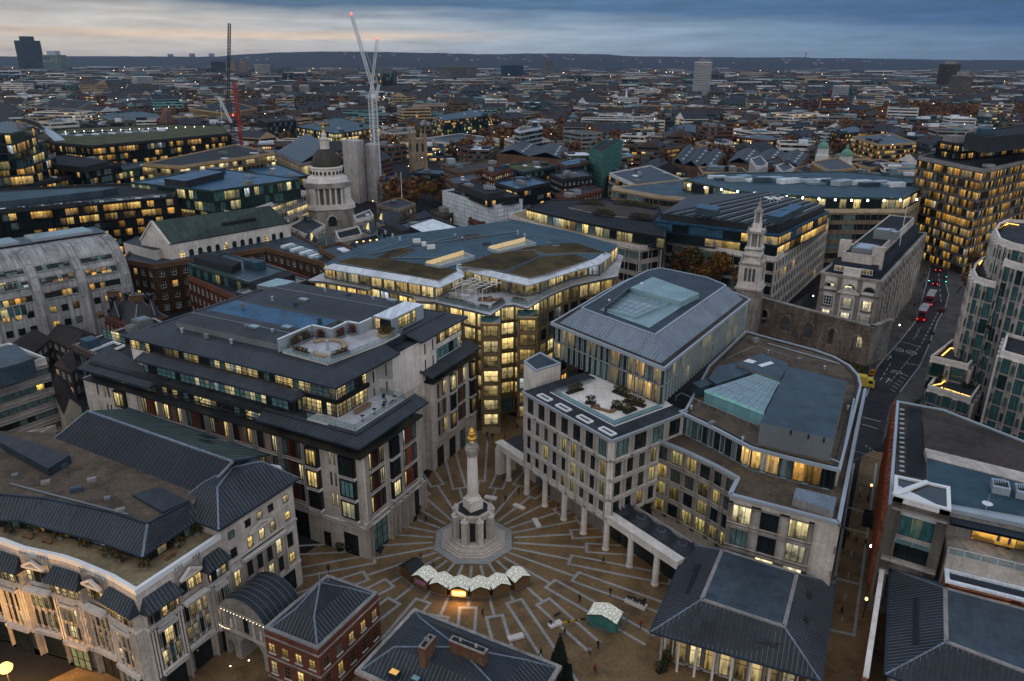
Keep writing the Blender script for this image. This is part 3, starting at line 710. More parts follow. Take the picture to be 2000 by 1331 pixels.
for k in range(15):
 x_,y_=720+(k*61)%380,452+(k*17)%36;c_=XY(x_,y_,zr+.8);M=B.n('roof_vent');h_=.5+.35*(k%3)
 if k%2:M.lathe((*c_,zr+.7),[(.3,0),(.3,h_),(.45,h_+.1),(.1,h_+.3)],alu,8)
 else:M.box(*c_,zr+.7,1.2+k%4*.5,.9,h_,[alu_d,zinc,white_p][k%3],.3)
for a_,b_ in(((720,497),(890,462)),((800,480),(1010,452)),((760,503),(860,503))):B['cable_tray'].beam(V3(XY(*a_,zr+1),zr+.95),V3(XY(*b_,zr+1),zr+.95),.35,.14,alu_d)
bldB=B.finish()
for i,(a,b,l) in enumerate((((858,586),(930,602),'leafy planter along the left edge of the lit pergola terrace'),((935,603),(956,608),'leafy planter at the front corner of the lit pergola terrace'),((960,606),(984,592),'leafy planter beside the curved orange seating'),((1000,589),(1028,594),'leafy planter in front of the orange lit meeting room'))):
 planter('terrace_planter',l,XY(*a,zs),XY(*b,zs),zs,.8,.8,HG,group='planters on the pergola terrace')
curve_bench('curved_bench','curved orange timber seat on the pergola terrace',P(968,584,zs),1.2,2.5,6.0,zs,.7,.5,timber)
M=MB();M.box(*XY(948,588,zs),zs,3.4,1.4,.7,timber,-.3);M.lathe((*XY(948,588,zs),zs+.7),[(.6,0),(.6,.12)],black,12);M.build('fire_table',None,'orange timber fire table on the pergola terrace',cat='table',at=P(948,588,zs))
for i,(x,y,l) in enumerate(((885,578,'white table under the left end of the pergola'),(907,582,'white table in the middle of the pergola terrace'),(918,572,'white table at the back of the pergola terrace'))):
 t=thing('terrace_table',l,'table',P(x,y,zs),0,'white tables under the pergola');M=MB();M.box(*XY(x,y,zs),zs+.7,2.2,.9,.07,white_p,-.3);M.build('table_top',t)
 M=MB();M.box(*XY(x,y,zs),zs,1.8,.08,.7,white_p,-.3);M.build('trestle',t)
M=MB();leafmass(M,P(955,563,zs+1.3),3.6,.5,1.3,420,.22,HG,.3);M.build('living_wall',None,'dark green planted wall at the back of the pergola terrace',cat='planter',at=P(955,563,zs))
# white gridded stone block with the metal pavilion, right of the column
ZC=23.5
CO=Vector((17.396,116.542,0));CU=Vector((-.59673,.80244,0));CV=Vector((.80244,.59673,0))
def C(s,t,z=0.0):return CO+CU*s+CV*t+VZ(z)
def C2(s,t):p=C(s,t);return(p.x,p.y)
B=Bld('office_building','pale stone gridded office block with glazed metal roofed pavilion right of the column','office building',C2(10,20))
W=B['wall']
wing=[XY(*p,19.3) for p in((1284,859),(1340,882),(1395,908),(1442,934),(1426,966),(1638,1021))]
top_edge=[XY(*p,ZC) for p in((1325,805),(1395,838),(1466,876),(1550,898),(1642,920),(1662,840),(1683,755),(1678,735),(1660,715),(1630,698),(1590,684),(1530,668),(1455,648))]
main=ccw([C2(24.4,.3),C2(0.3,.3),C2(.3,18.3),C2(24.4,26)])
W.prism(main,6.9,ZC-.35,stone_w);W.prism(inset(main,3.5),0,6.9,stone_g)
fl=(C2(24.4,.3),C2(.3,.3));fr_=(C2(.3,.3),C2(.3,18.3))
g_c=glass('gridded_block_glass',.42,(1,.68,.18),(.85,.75,.28),strength=.42,blind=.35,blindcol=(.06,.07,.06))
for(e,nb,nt) in((fl,9,7),(fr_,6,4)):
 facade(B,*e,7.0,18.9,nb,3,g_c,black,stone_w,pw=.8,bh=.62,proj=.8,nx=3,ny=1,sill=.55,fw=.1)
 facade(B,*e,18.95,ZC-.3,nt,1,g_dk,black,stone_w,pw=.72,bh=.5,proj=.84,nx=3,ny=1,sill=.5,fw=.08)
edge_m=ccw([C2(25.1,-.55),C2(-.55,-.55),C2(-.55,19.0),C2(3.2,19.0),C2(3.2,3.7),C2(21.5,3.7),C2(21.5,16),C2(25.1,16)])
B['roof'].prism(edge_m,ZC-.32,ZC,alu,felt)
B['roof'].beam(C(25.1,-.5,ZC+.02),C(-.5,-.5,ZC+.02),.28,.3,alu);B['roof'].beam(C(-.5,-.5,ZC+.02),C(-.5,19,ZC+.02),.28,.3,alu)
B['roof'].beam(C(21.4,3.7,ZC+.1),C(3.2,3.7,ZC+.1),.1,.2,white_p);B['roof'].beam(C(3.2,3.7,ZC+.1),C(3.2,18.8,ZC+.1),.1,.2,white_p)
for s in(2.4,8.4,14.4,20.0):
 Q=B.n('light_slot');q=ccw([C2(s-1.7,.5),C2(s+1.7,.5),C2(s+1.7,1.9),C2(s-1.7,1.9)]);parapet(Q,q,ZC,.3,.28,white_p);Q.poly([V3(p,ZC+.03) for p in inset(q,.28)],glass_d)
terr=ccw([C2(21.4,3.8),C2(3.3,3.8),C2(3.3,18),C2(21.4,16.2)])
B['terrace'].prism(terr,ZC-1.2,ZC-.55,alu_d,deck_w);B['terrace'].prism(ccw([C2(20.6,4.4),C2(4,4.4),C2(4,5.6),C2(20.6,5.6)]),ZC-.56,ZC-.1,alu_d,glass_t);B['terrace'].prism(ccw([C2(4,5.7),C2(4,17),C2(5.2,17),C2(5.2,5.7)]),ZC-.56,ZC-.1,alu_d,glass_t)
rail(B.n('railing'),[C2(20.8,14),C2(20.8,4.2),C2(3.8,4.2),C2(3.8,17)],ZC-.5,1.2,alu_d,balus)
low=ccw(wing+[XY(1672,845,19.3),XY(1690,760,19.3),XY(1462,655,19.3),C2(8,30),C2(.4,18.2)])
W.prism(low,0,19.0,stone,gravel)
for i in range(3):facade(B,wing[i],wing[i+1],4.3,18.9,2,4,g_c,black,stone,pw=.8,bh=.8,proj=.45,nx=3,ny=1,sill=.7,fw=.08) if faces_cam(wing[i],wing[i+1]) else facade(B,wing[i+1],wing[i],4.3,18.9,2,4,g_c,black,stone,pw=.8,bh=.8,proj=.45,nx=3,ny=1,sill=.7)
g_big=glass('meeting_room_glass',.56,(1,.82,.4),(1,.9,.6),strength=.85,blind=.1)
pa,pb=wing[4],wing[5];pm=tuple(Vector(pa)+(Vector(pb)-Vector(pa))*.80)
facade(B,pa,pm,1.0,18.2,3,4,g_big,black,stone,pw=1.5,bh=.9,proj=.5,nx=3,ny=1,sill=.7,fw=.08)
for q in(wing[:4],wing[3:5],wing[4:]):
 for i in range(len(q)-1):W.beam(V3(q[i],19.25),V3(q[i+1],19.25),.7,.45,alu)
st_e=[XY(*p,19.3) for p in((1638,1021),(1672,845),(1690,760))]
for i in range(2):facade(B,st_e[i],st_e[i+1],1,18.6,8,4,g_c,black,stone,pw=1.2,bh=1.4,proj=.3,nx=2,ny=1);W.beam(V3(st_e[i],19.25),V3(st_e[i+1],19.25),.6,.45,alu)
up=ccw(top_edge+[C2(12,40),C2(.4,19.2)])
B['upper_wall'].prism(inset(up,.6),18.9,ZC-.3,alu_d,gravel)
B['roof'].prism(up,ZC-.36,ZC-.05,alu,gravel);parapet(B['roof'],up,ZC-.05,.3,.45,alu);parapet(B['roof'],inset(up,1.0),ZC-.05,.18,.12,black)
u2=inset(up,.6)
def fins(p0,p1,z0,z1,sp,fw,d,m,part='upper_wall'):
 a,u,n,L=edge(p0,p1);k=max(1,int(L/sp))
 for i in range(k):o=a+u*(L*(i+.5)/k)+n*.03;B[part].obox((o.x,o.y,z0),Vector((u.x,u.y,0))*fw,Vector((n.x,n.y,0))*d,(0,0,z1-z0),m,'k')
g_fin=glass('finned_tier_glass',.42,*W_WARM,strength=.8,blind=.3,blindcol=(.06,.10,.10))
for i in range(len(u2)):
 p0,p1=u2[i],u2[(i+1)%len(u2)];L=edge(p0,p1)[3]
 if L<1.5 or not faces_cam(p0,p1):continue
 B.win(Vector((*(Vector(p0)+Vector(p1))/2,19.5))+Vector((*edge(p0,p1)[2]*.03,0)),math.atan2(p1[1]-p0[1],p1[0]-p0[0]),L-.1,3.5,max(1,round(L/2.1)),1,g_fin,black,.1,max(1,round(L/2.1)))
 fins(p0,p1,19.4,23.1,2.6,1.0,.3,fin_m)
def ppoly(part,pxs,zb,zt,m,mt):B.n(part).prism([XY(x,y,zt) for x,y in pxs],zb,zt,m,mt)
ppoly('plant_house',[(1485,826),(1540,716),(1655,745),(1628,858)],ZC-.1,27.6,alu_d,zinc)
ppoly('plant_house',[(1438,710),(1487,690),(1540,710),(1525,742),(1470,722)],ZC-.1,26.6,alu_d,zinc)
ppoly('plant_house',[(1383,740),(1402,715),(1440,708),(1466,720),(1466,728),(1400,750)],ZC-.1,26.0,zinc,zinc)
ppoly('plant_house',[(1352,748),(1381,739),(1398,747),(1368,758)],ZC-.1,25.6,zinc,zinc)
ppoly('roof_light',[(1452,706),(1462,701),(1478,706),(1470,710)],26.5,26.75,alu,white_p);ppoly('roof_light',[(1480,713),(1505,706),(1512,710),(1488,717)],26.5,26.75,alu,white_p)
gq=[XY(*p,26.2) for p in((1377,762),(1475,731),(1522,748),(1492,806))]
B['glass_hall'].prism(gq,ZC-.1,26.2,glass_t,sky_glass)
for i in range(1,9):
 a,b=Vector(gq[0])+(Vector(gq[3])-Vector(gq[0]))*i/9,Vector(gq[1])+(Vector(gq[2])-Vector(gq[1]))*i/9;B['glass_hall'].beam(V3(a,26.25),V3(b,26.25),.1,.1,alu)
for i in range(1,4):
 a,b=Vector(gq[0])+(Vector(gq[1])-Vector(gq[0]))*i/4,Vector(gq[3])+(Vector(gq[2])-Vector(gq[3]))*i/4;B['glass_hall'].beam(V3(a,26.25),V3(b,26.25),.12,.12,alu)
B['glass_hall'].beam(V3(gq[0],26.0),V3(gq[3],26.0),.3,.5,glow('pale_edge_light',(.35,.75,.75),.35,False));B['glass_hall'].beam(V3(gq[1],26.0),V3(gq[2],26.0),.3,.5,glow('pale_edge_light',(.35,.75,.75),.35,False))
for f in(.42,.66,.87):
 a=P(1485+(1628-1485)*f,826+(858-826)*f,27.4);B['plant_house'].box(a.x,a.y-.3,26.6,.5,.4,.9,black)
rail(B.n('railing'),[XY(1330,777,ZC),XY(1480,842,ZC)],ZC,1.0,alu);rail(B.n('railing'),[XY(1320,783,ZC),XY(1330,777,ZC)],ZC,1.0,alu);rail(B.n('railing'),[XY(1478,683,ZC),XY(1540,704,ZC)],ZC,1.0,alu);rail(B.n('railing'),[XY(1420,708,ZC),XY(1472,684,ZC)],ZC,1.0,alu)
ppoly('plant_house',[(1549,972),(1555,952),(1634,972),(1628,1000)],19.0,20.6,stone_g,lead_l)
tw=ccw([C2(26.9,4.4),C2(32.5,5.6),C2(34.4,11.5),C2(27.1,11.1)])
W.prism(tw,0,26.0,stone_w,lead_p);parapet(W,inset(tw,-.06),25.9,.35,.4,alu)
W.prism(ccw([C2(24.4,5),C2(26.9,5),C2(27.1,24),C2(24.4,22)]),0,22.5,alu_d,felt);facade(B,C2(26.9,6.0),C2(24.5,6.0),14,22,2,2,g_fin,black,glass_t,pw=.5,bh=.4,proj=.1) if False else None
pv_px=[(1075,632),(1298,722),(1467,586),(1408,561),(1300,538),(1262,538),(1228,546),(1180,570)]
ZP=31.0
pv=[XY(x,y,ZP) for x,y in pv_px];pv=ccw(pv)
B['pavilion'].prism(inset(pv,.7),ZC-.3,ZP-.4,alu_d,felt);B['pavilion_roof'].prism(pv,ZP-.42,ZP,alu,felt_b);parapet(B['pavilion_roof'],pv,ZP,.25,.4,alu)
pw_=inset(pv,.7)
for i in range(len(pw_)):
 p0,p1=pw_[i],pw_[(i+1)%len(pw_)];L=edge(p0,p1)[3]
 if not faces_cam(p0,p1,-.25) or L<1:continue
 for z0,z1 in((ZC-.2,26.9),(27.2,30.5)):
  nb=max(1,round(L/2.3));a,u,n,_=edge(p0,p1)
  B.win(Vector((*(a+u*L/2+n*.03),z0)),math.atan2(u.y,u.x),L-.1,z1-z0,nb,1,g_fin,black,.1,nb)
  fins(p0,p1,z0,z1,1.6,.62,.3,fin_m,'pavilion')
 B['pavilion'].beam(V3(p0,27.05),V3(p1,27.05),.5,.28,stone_g)
r1=inset(pv,1.7);r2=inset(pv,5.6);r3=inset(pv,6.2)
ring(B['pavilion_roof'],r1,ZP+.05,r2,ZP+3.4,lead_l,.75,alu)
B['pavilion_roof'].poly([V3(p,ZP+3.4) for p in r2],lead_p)
for i in range(len(r2)):B['pavilion_roof'].beam(V3(r2[i],ZP+3.45),V3(r2[(i+1)%len(r2)],ZP+3.45),.35,.2,alu)
zc2=ZP+3.46
court=[XY(*p,zc2) for p in((1172,606),(1268,641),(1366,578),(1275,546))]
B['skylight'].poly([V3(p,zc2+.02) for p in ccw(court)],court_m)
well=[XY(*p,zc2) for p in((1182,606),(1240,623),(1318,590),(1232,569))];well=ccw(well)
B['skylight'].poly([V3(p,zc2+.05) for p in well],sky_glass);parapet(B['skylight'],inset(well,-.35),zc2,.55,.3,court_m)
for i in range(1,6):
 for a,b,c,d in((0,1,3,2),(0,3,1,2)):
  p,q=Vector(well[a])+(Vector(well[b])-Vector(well[a]))*i/6,Vector(well[c])+(Vector(well[d])-Vector(well[c]))*i/6;B['skylight'].beam(V3(p,zc2+.1),V3(q,zc2+.1),.1,.1,alu)
q=ccw([XY(*p,zc2+1.3) for p in((1232,562),(1275,541),(1366,573),(1330,590))]);B['skylight'].prism(q,zc2,zc2+1.3,court_m,court_m)
B['skylight'].beam(P(1182,604,zc2+.7),P(1230,566,zc2+.7),.2,1.3,glass_d)
for p in(P(1190,588,zc2),P(1253,545+10,zc2+1.3)):B['skylight'].lathe(p,[(.3,0),(.3,.3),(.1,.45)],white_p,8)
B['lit_screen'].obox(P(1188,742,ZC)+VZ(.2),Vector((1.1,-.5,0)),Vector((.02,.03,0)),(0,0,3),glow('violet_screen',(.45,.5,1),1.6,False)) if False else None
for k,(x_,y_) in enumerate(((1500,690),(1560,705),(1610,722),(1640,770),(1440,800),(1410,775),(1350,800),(1390,830),(1450,862),(1600,885),(1655,800),(1475,668))):
 c_=XY(x_,y_,ZC);M=B.n('roof_vent');M.box(*c_,ZC-.05,.8+k%3*.5,.8,.4+.3*(k%3),[alu,alu_d,stone_g][k%3],.6) if k%2 else M.lathe((*c_,ZC-.05),[(.2,0),(.2,.7),(.32,.8),(.05,1)],alu,8)
for a_,b_ in(((1560,872),(1640,905)),((1668,780),(1646,890)),((1500,672),(1640,712))):B['cable_tray'].beam(V3(XY(*a_,ZC),ZC+.12),V3(XY(*b_,ZC),ZC+.12),.3,.14,alu)
bldC=B.finish()
led=glow('warm_strip',(1,.55,.16),2.6)
for i,(a,b,w,l) in enumerate(((C2(19.5,6.5),C2(19.5,10.5),1.0,'dark planter with round shrubs at the left end of the roof garden'),(C2(14.2,6.6),C2(12.6,7.8),1.0,'small planter with spiky shrub by the glass edge of the roof garden'),(C2(15.0,14.8),C2(11.0,15.2),1.2,'planter with tall shrubs against the lit glass wall of the pavilion'),(C2(10.5,13.2),C2(6.2,14.6),1.3,'wide planter of mixed shrubs behind the zigzag seat'),(C2(9.8,9.2),C2(7.4,10.6),1.2,'planter with a low tree in the middle of the roof garden'),(C2(6.4,9.4),C2(6.6,12.4),1.0,'planter of russet shrubs at the right end of the roof garden'))):
 planter('roof_garden_planter',l,a,b,ZC-.55,w,1.5,HG,black,group='roof garden planters')
M=MB()
for a,b in((C(12.2,6.3),C(8.2,7.6)),(C(8.2,7.6),C(8.6,9.0)),(C(12.2,6.3),C(11.6,7.8))):
 M.beam(a+VZ(ZC-.25),b+VZ(ZC-.25),.7,.5,timber)
zig=M.build('zigzag_seat',None,'dark zigzag bench edged with a strip light in the roof garden',cat='bench',at=C(10,7,ZC-.5))
M=MB()
for a,b in((C(12.3,5.9),C(8.0,7.2)),(C(8.0,7.2),C(8.3,9.1)),(C(15.2,13.9),C(11,14.2)),(C(10.4,12.4),C(6.2,13.8))):M.beam(a+VZ(ZC-.5),b+VZ(ZC-.5),.12,.08,led)
M.build('strip_light',zig)
# colonnade
t=thing('colonnade','curving stone colonnade with round columns and dark lead roof along the square','colonnade',C2(10,2))
M=MB();M.prism([C2(35,.2),C2(-16.6,.2),C2(-16.6,1.5),C2(35,1.5)],6.2,7.6,stone_w);M.prism([C2(35,-.1),C2(-16.6,-.1),C2(-16.6,1.8),C2(35,1.8)],7.6,7.95,stone_w);M.build('entablature',t)
M=MB();M.prism([C2(34.6,1.8),C2(-16.4,1.8),C2(-16.4,6.6),C2(34.6,6.6)],7.3,7.7,stone_g,lead)
for k in range(4):
 s=-14+k*4.8
 dome=[(2.15,0),(1.9,.35),(1.3,.62),(.55,.78),(.5,.95),(.02,1.0)];M.lathe(C(s,4.1,7.7),dome,lead,20)
 for j in range(20):
  a=2*math.pi*j/20;p=C(s,4.1,7.7);d=Vector((math.cos(a),math.sin(a),0));M.beam(p+d*2.1+VZ(.06),p+d*.6+VZ(.82),.07,.06,seam_m)
M.beam(C(-14.6,5.9,8.0),C(-1,5.9,8.0),.5,.6,stone_g);M.build('roof',t)
for s in(31.2,24.8,18.8,12.8,7.0,.8,-5.4,-11.6):
 M=MB();M.lathe(C(s,.8,0),[(.72,0),(.72,.25),(.6,.35),(.58,3),(.52,5.8),(.62,5.95),(.66,6.2)],stone_w,18);M.build('column',t,smooth=False)
for s in(34.2,):
 M=MB();M.prism([C2(s-.2,.2),C2(s+1.2,.2),C2(s+1.2,4.8),C2(s-.2,4.8)],0,6.2,stone_w);M.build('pier',t)
M=MB();M.prism([C2(24,4),C2(-13,4),C2(-13,4.3),C2(24,4.3)],0,4.2,glass_d)
M.build('shopfront',t)
def poly_roof(M,q,m,sp=None,sm=None):
 q=[Vector(p) for p in q];e=(q[1]-q[0]).normalized();nn=e.cross(q[2]-q[0]).normalized()
 if nn.z<0:q=q[::-1];e=(q[1]-q[0]).normalized();nn=e.cross(q[2]-q[0]).normalized()
 up=(VZ(1)-nn*nn.z)
 if up.length<1e-3:up=Vector((0,1,0))
 up.normalize();cr=up.cross(nn)
 M.poly(q,m,[(cr.dot(p),up.dot(p)) for p in q])
 if sp:seams(M,q,sp,sm or seam_m,w=.06,h=.06)
def hip_roof(B,part,eave,ze,zt,ins,m,sp=.62,top=None,zt2=None):
 """truncated hip: seamed skirt then a shallow pyramid"""
 eave=ccw(eave);inn=inset(eave,ins);n=len(eave);M=B[part]
 M.prism(eave,ze-.3,ze-.02,lead_p,black)
 for i in range(n):
  j=(i+1)%n;poly_roof(M,[V3(eave[i],ze),V3(eave[j],ze),V3(inn[j],zt),V3(inn[i],zt)],m,sp);M.beam(V3(eave[i],ze),V3(inn[i],zt+.04),.25,.14,lead_l);M.beam(V3(eave[i],ze),V3(eave[j],ze),.22,.2,lead_p)
 if zt2:
  c=sum((Vector(p) for p in inn),Vector((0,0)))/n
  for i in range(n):j=(i+1)%n;poly_roof(M,[V3(inn[i],zt),V3(inn[j],zt),V3(c,zt2)],top or m,sp if top is None else None);M.beam(V3(inn[i],zt),V3(c,zt2),.22,.12,lead_l)
 else:M.poly([V3(p,zt) for p in inn],top or m)
# curved stone building, bottom left
B=Bld('stone_building','curved pale stone office building with pedimented bays and planted roof terrace, bottom left','building',(-60,100))
W=B['wall']
Lp=[Vector(XY(*p,19)) for p in((264,1156),(217,1128),(151,1100),(119,1089),(42,1072),(0,1056))]+[Vector((-86,95.2)),Vector((-100,96.0))]
def along(pl,d):
 for i in range(len(pl)-1):
  L=(pl[i+1]-pl[i]).length
  if d<=L or i==len(pl)-2:return pl[i]+(pl[i+1]-pl[i])*(d/L)
  d-=L
Rp=[Lp[0],Vector((-42.9,94.6)),Vector((-36.0,107.6))]
bodyD=ccw([tuple(p) for p in Lp]+[(-100,120),(-52,118),(-40,114.5),tuple(Rp[2]),tuple(Rp[1])])
W.prism(bodyD,0,18.3,stone,deck_b);parapet(W,bodyD,18.2,.95,.55,white_p)
g_d=glass('sash_glass',.56,(1,.66,.2),(1,.8,.4),strength=.85,blind=.25)
def tri(M,c,u,n,w,h,d,m):
 a,b,t=c-u*w/2,c+u*w/2,c+VZ(h);o=n*d
 M.poly([a+o,b+o,t+o],m);M.beam(a+o*1.1,t+o*1.1,.5*d+.3,.3,stone_w);M.beam(b+o*1.1,t+o*1.1,.5*d+.3,.3,stone_w);M.beam(a+o,b+o,.7*d+.3,.3,stone_w)
def canopy_bay(p0,p1,corner=False):
 a,u,n,L=edge(p0,p1);rz=math.atan2(u.y,u.x);u3,n3=Vector((u.x,u.y,0)),Vector((n.x,n.y,0));A0=Vector((a.x,a.y,0));d=.9
 W.obox(A0,u3*L,n3*d,(0,0,15.4),stone,'k')
 W.obox(A0-u3*.1+VZ(12.45),u3*(L+.2),n3*(d+.12),(0,0,.35),stone_w,'k');W.obox(A0-u3*.1+VZ(15.1),u3*(L+.2),n3*(d+.25),(0,0,.32),stone_w,'k')
 q=[A0+n3*(d+.7)-u3*.3,A0+n3*(d+.7)+u3*(L+.3),A0+u3*(L-.5),A0+u3*.5]
 M=B.n('bay_roof');z0,z1=VZ(15.5),VZ(17.3)
 poly_roof(M,[q[0]+z0,q[1]+z0,q[2]+z1,q[3]+z1],lead,.6);poly_roof(M,[q[1]+z0,A0+u3*(L+.3)+z0,q[2]+z1],lead);poly_roof(M,[A0-u3*.3+z0,q[0]+z0,q[3]+z1],lead)
 M.obox(q[0]+z0-VZ(.2),q[1]-q[0],-n3*(d+.7),(0,0,.19),lead_p,'')
 for f in(.27,.5,.73):B.win(A0+u3*L*f+n3*(d+.02)+VZ(13.25),rz,.95,1.55,1,2,g_d,black,.07)
 for f in(.1,.9):B.win(A0+u3*L*f+n3*(d+.02)+VZ(13.4),rz,.35,1.2,1,1,g_d,black,.05)
 W.obox(A0+u3*L*.2+n3*d+VZ(11.6),u3*L*.6,n3*.55,(0,0,.35),stone_w,'k');W.obox(A0+u3*L*.25+n3*d+VZ(11.95),u3*L*.5,n3*.35,(0,0,.4),stone_w,'k')
 for z,h in((8.8,2.6),(5.9,2.2)):
  B.win(A0+u3*L*.5+n3*(d+.02)+VZ(z),rz,1.5,h,2,2,g_d,black,.08)
  for f in(.29,.71):B.win(A0+u3*L*f+n3*(d+.02)+VZ(z),rz,.85,h,1,2,g_d,black,.06)
 for f in(.21,.375,.585,.75):W.obox(A0+u3*L*f+n3*d+VZ(5.2),u3*.27,n3*.2,(0,0,6.4),stone_w,'k')
 for f in(.03,.12,.84,.93):W.obox(A0+u3*L*f+n3*d+VZ(4.4),u3*L*.045,n3*.1,(0,0,7.9),stone_w,'k')
 W.obox(A0+u3*L*.12+n3*d+VZ(4.5),u3*L*.76,n3*.6,(0,0,.6),stone_w,'k')
 B.win(A0+u3*L*.5+n3*(d+.02)+VZ(.2),rz,L*.62,3.7,3,2,g_lo,black,.14,name='shopfront')
def pediment_bay(p0,p1):
 a,u,n,L=edge(p0,p1);rz=math.atan2(u.y,u.x);u3,n3=Vector((u.x,u.y,0)),Vector((n.x,n.y,0));A0=Vector((a.x,a.y,0))
 W.obox(A0,u3*L,n3*.3,(0,0,18.2),stone,'k');A0=A0+n3*.3
 tri(W,A0+u3*L/2+VZ(16.5),u3,n3,L*.8,1.1,.3,stone)
 for i in range(9):
  if i in(3,4,5):continue
  W.obox(A0+u3*(L*(i+.5)/9-.08)+n3*.02+VZ(18.3),u3*.16,n3*.06,(0,0,.55),stone_d,'k')
 for f in(.22,.5,.78):B.win(A0+u3*L*f+n3*.02+VZ(13.9),rz,1.0,1.9,1,2,g_d,black,.08)
 M=B.n('balcony');M.obox(A0+u3*.2+VZ(12.5),u3*(L-.4),n3*1.2,(0,0,.35),stone_w,'k');M.obox(A0+u3*.5+VZ(12.2),u3*(L-1),n3*.9,(0,0,.29),stone_w,'k')
 for z,h in((9.3,2.6),(5.9,2.4)):
  for f in(.14,.38,.62,.86):B.win(A0+u3*L*f+n3*.02+VZ(z),rz,.95,h,1,2,g_d,black,.08)
 for f in(.0,.23,.47,.71,.95):W.obox(A0+u3*(L*f+.02)+VZ(5.2),u3*.28,n3*.22,(0,0,7.0),stone_w,'k')
 W.obox(A0+VZ(4.7),u3*L,n3*.75,(0,0,.5),stone_w,'k')
 B.win(A0+u3*L*.5+n3*.02+VZ(.4),rz,L*.7,3.4,2,1,g_lo,black,.14,name='shopfront')
ds=[(0.3,6.8,'c'),(6.9,11.8,'p'),(12.0,18.0,'c'),(18.2,23.2,'p'),(23.4,29.4,'c'),(29.6,34.6,'p'),(34.8,40.8,'c')]
for d0,d1,k in ds:(canopy_bay if k=='c' else pediment_bay)(tuple(along(Lp,d1)),tuple(along(Lp,d0)))
for d0,d1,k in((.3,5.6,'c'),(5.8,10.3,'p'),(10.4,14.3,'c')):(canopy_bay if k=='c' else pediment_bay)(tuple(along(Rp,d0)),tuple(along(Rp,d1)))
e0,e1=along(Rp,14.4),Rp[2];a,u,n,L=edge(e0,e1);bk=-n
blk=ccw([tuple(e0),tuple(e1),tuple(e1+bk*9),tuple(e0+bk*9)])
W.prism(blk,0,20.3,stone)
rz=math.atan2(u.y,u.x);u3,n3=Vector((u.x,u.y,0)),Vector((n.x,n.y,0));A0=Vector((e0.x,e0.y,0))
for z in(4.6,12.9,19.6):W.obox(A0+VZ(z),u3*L,n3*.25,(0,0,.35),stone_w,'k')
for f in(.12,.88):
 for z,h in((17.3,1.3),(13.9,1.6),(8.7,2.8),(5.6,1.9)):B.win(A0+u3*L*f+n3*.02+VZ(z),rz,1.2,h,1,2,g_d,black,.08)
 W.obox(A0+u3*(L*f-1)+VZ(11.7),u3*2,n3*.5,(0,0,.3),stone_w,'k')
tri(W,A0+u3*L/2+VZ(16.2),u3,n3,5,.9,.25,stone)
for f in(.34,.5,.66):
 B.win(A0+u3*L*f+n3*.02+VZ(17.4),rz,1.1,1.3,1,1,g_d,black,.08)
 B.win(A0+u3*L*f+n3*.02+VZ(13.7),rz,1.1,1.9,1,2,g_d,black,.08)
for f in(.29,.43,.57,.71):
 for z,h in((8.9,3.0),(5.6,2.6)):B.win(A0+u3*L*f+n3*.02+VZ(z),rz,1.15,h,1,2,g_d,black,.08)
for f in(.22,.36,.5,.64,.78):W.obox(A0+u3*(L*f-.2)+VZ(5),u3*.4,n3*.45,(0,0,7.4),stone_w,'k')
M=B.n('balcony');M.obox(A0+u3*L*.2+VZ(12.5),u3*L*.6,n3*1.1,(0,0,.4),stone_w,'k')
for f in(.2,.5,.8):B.win(A0+u3*L*f+n3*.02+VZ(.2),rz,L*.2,3.9,2,2,g_lo,black,.12,name='shopfront')
hip_roof(B,'hip_roof',inset(blk,-.9),20.6,24.6,3.9,lead,top=lead,zt2=25.4)
ez=[XY(*p,20.5) for p in((0,1015),(41,1018),(108,1036),(189,1056),(278,1088),(403,1005))];uz=[XY(*p,23) for p in((0,967),(90,975),(153,988),(216,1001),(288,1024),(371,981))]
ez=[(-96,98.5)]+ez;uz=[(-96,103)]+uz
for i in range(len(ez)-1):
 poly_roof(B['attic_roof'],[V3(ez[i],20.5),V3(ez[i+1],20.5),V3(uz[i+1],23),V3(uz[i],23)],lead,.62);B['attic_roof'].beam(V3(ez[i],20.45),V3(ez[i+1],20.45),.25,.22,lead_p)
 B['attic_roof'].beam(V3(uz[i],23.1),V3(uz[i+1],23.1),.3,.3,lead_p)
B['attic_roof'].beam(V3(ez[5],20.5),V3(uz[5],23.05),.35,.16,lead_l)
at_=ccw(uz+[(-43.5,110),(-50,117),(-96,120)])
B['flat_roof'].prism(at_,18.3,22.95,stone_g,gravel)
av=[V3(ez[i],0)*.22+V3(uz[i],0)*.78 for i in range(len(ez))];ai=[Vector(ez[i])*.55+Vector(uz[i])*.45 for i in range(len(ez))]
g_att=glass('attic_glass',.42,(1,.5,.08),(1,.62,.18),strength=.85,blind=.1)
for i in range(len(ai)-1):
 p0,p1=ai[i],ai[i+1];a,u,n,L=edge(p0,p1)
 if n.dot(-a)<0:n=-n
 k=max(1,round(L/1.5));B.win(Vector((*(a+u*L/2),18.3)),math.atan2(u.y,u.x),L,2.7,k,1,g_att,black,.1,k)
q=ccw([XY(*p,23.2) for p in((258,968),(312,953),(368,980),(318,1002))]);B['roof_canopy'].prism(q,22.9,23.4,lead_p,lead)
q=ccw([XY(*p,24) for p in((0,868),(0,848),(138,893),(95,920))]);B['roof_canopy'].prism(q,22.9,24.4,lead_p,lead)
for k,(x_,y_) in enumerate(((30,930),(90,945),(150,960),(210,975),(180,940),(120,915),(60,900),(235,1000))):
 c_=XY(x_,y_,23);M=B.n('roof_vent');M.box(*c_,22.9,.9+k%3*.4,.7,.45+.2*(k%3),[alu_d,stone_g,zinc][k%3],.4)
B['cable_tray'].beam(P(20,945,23.1),P(250,1005,23.1),.3,.14,alu_d)
bldD=B.finish()
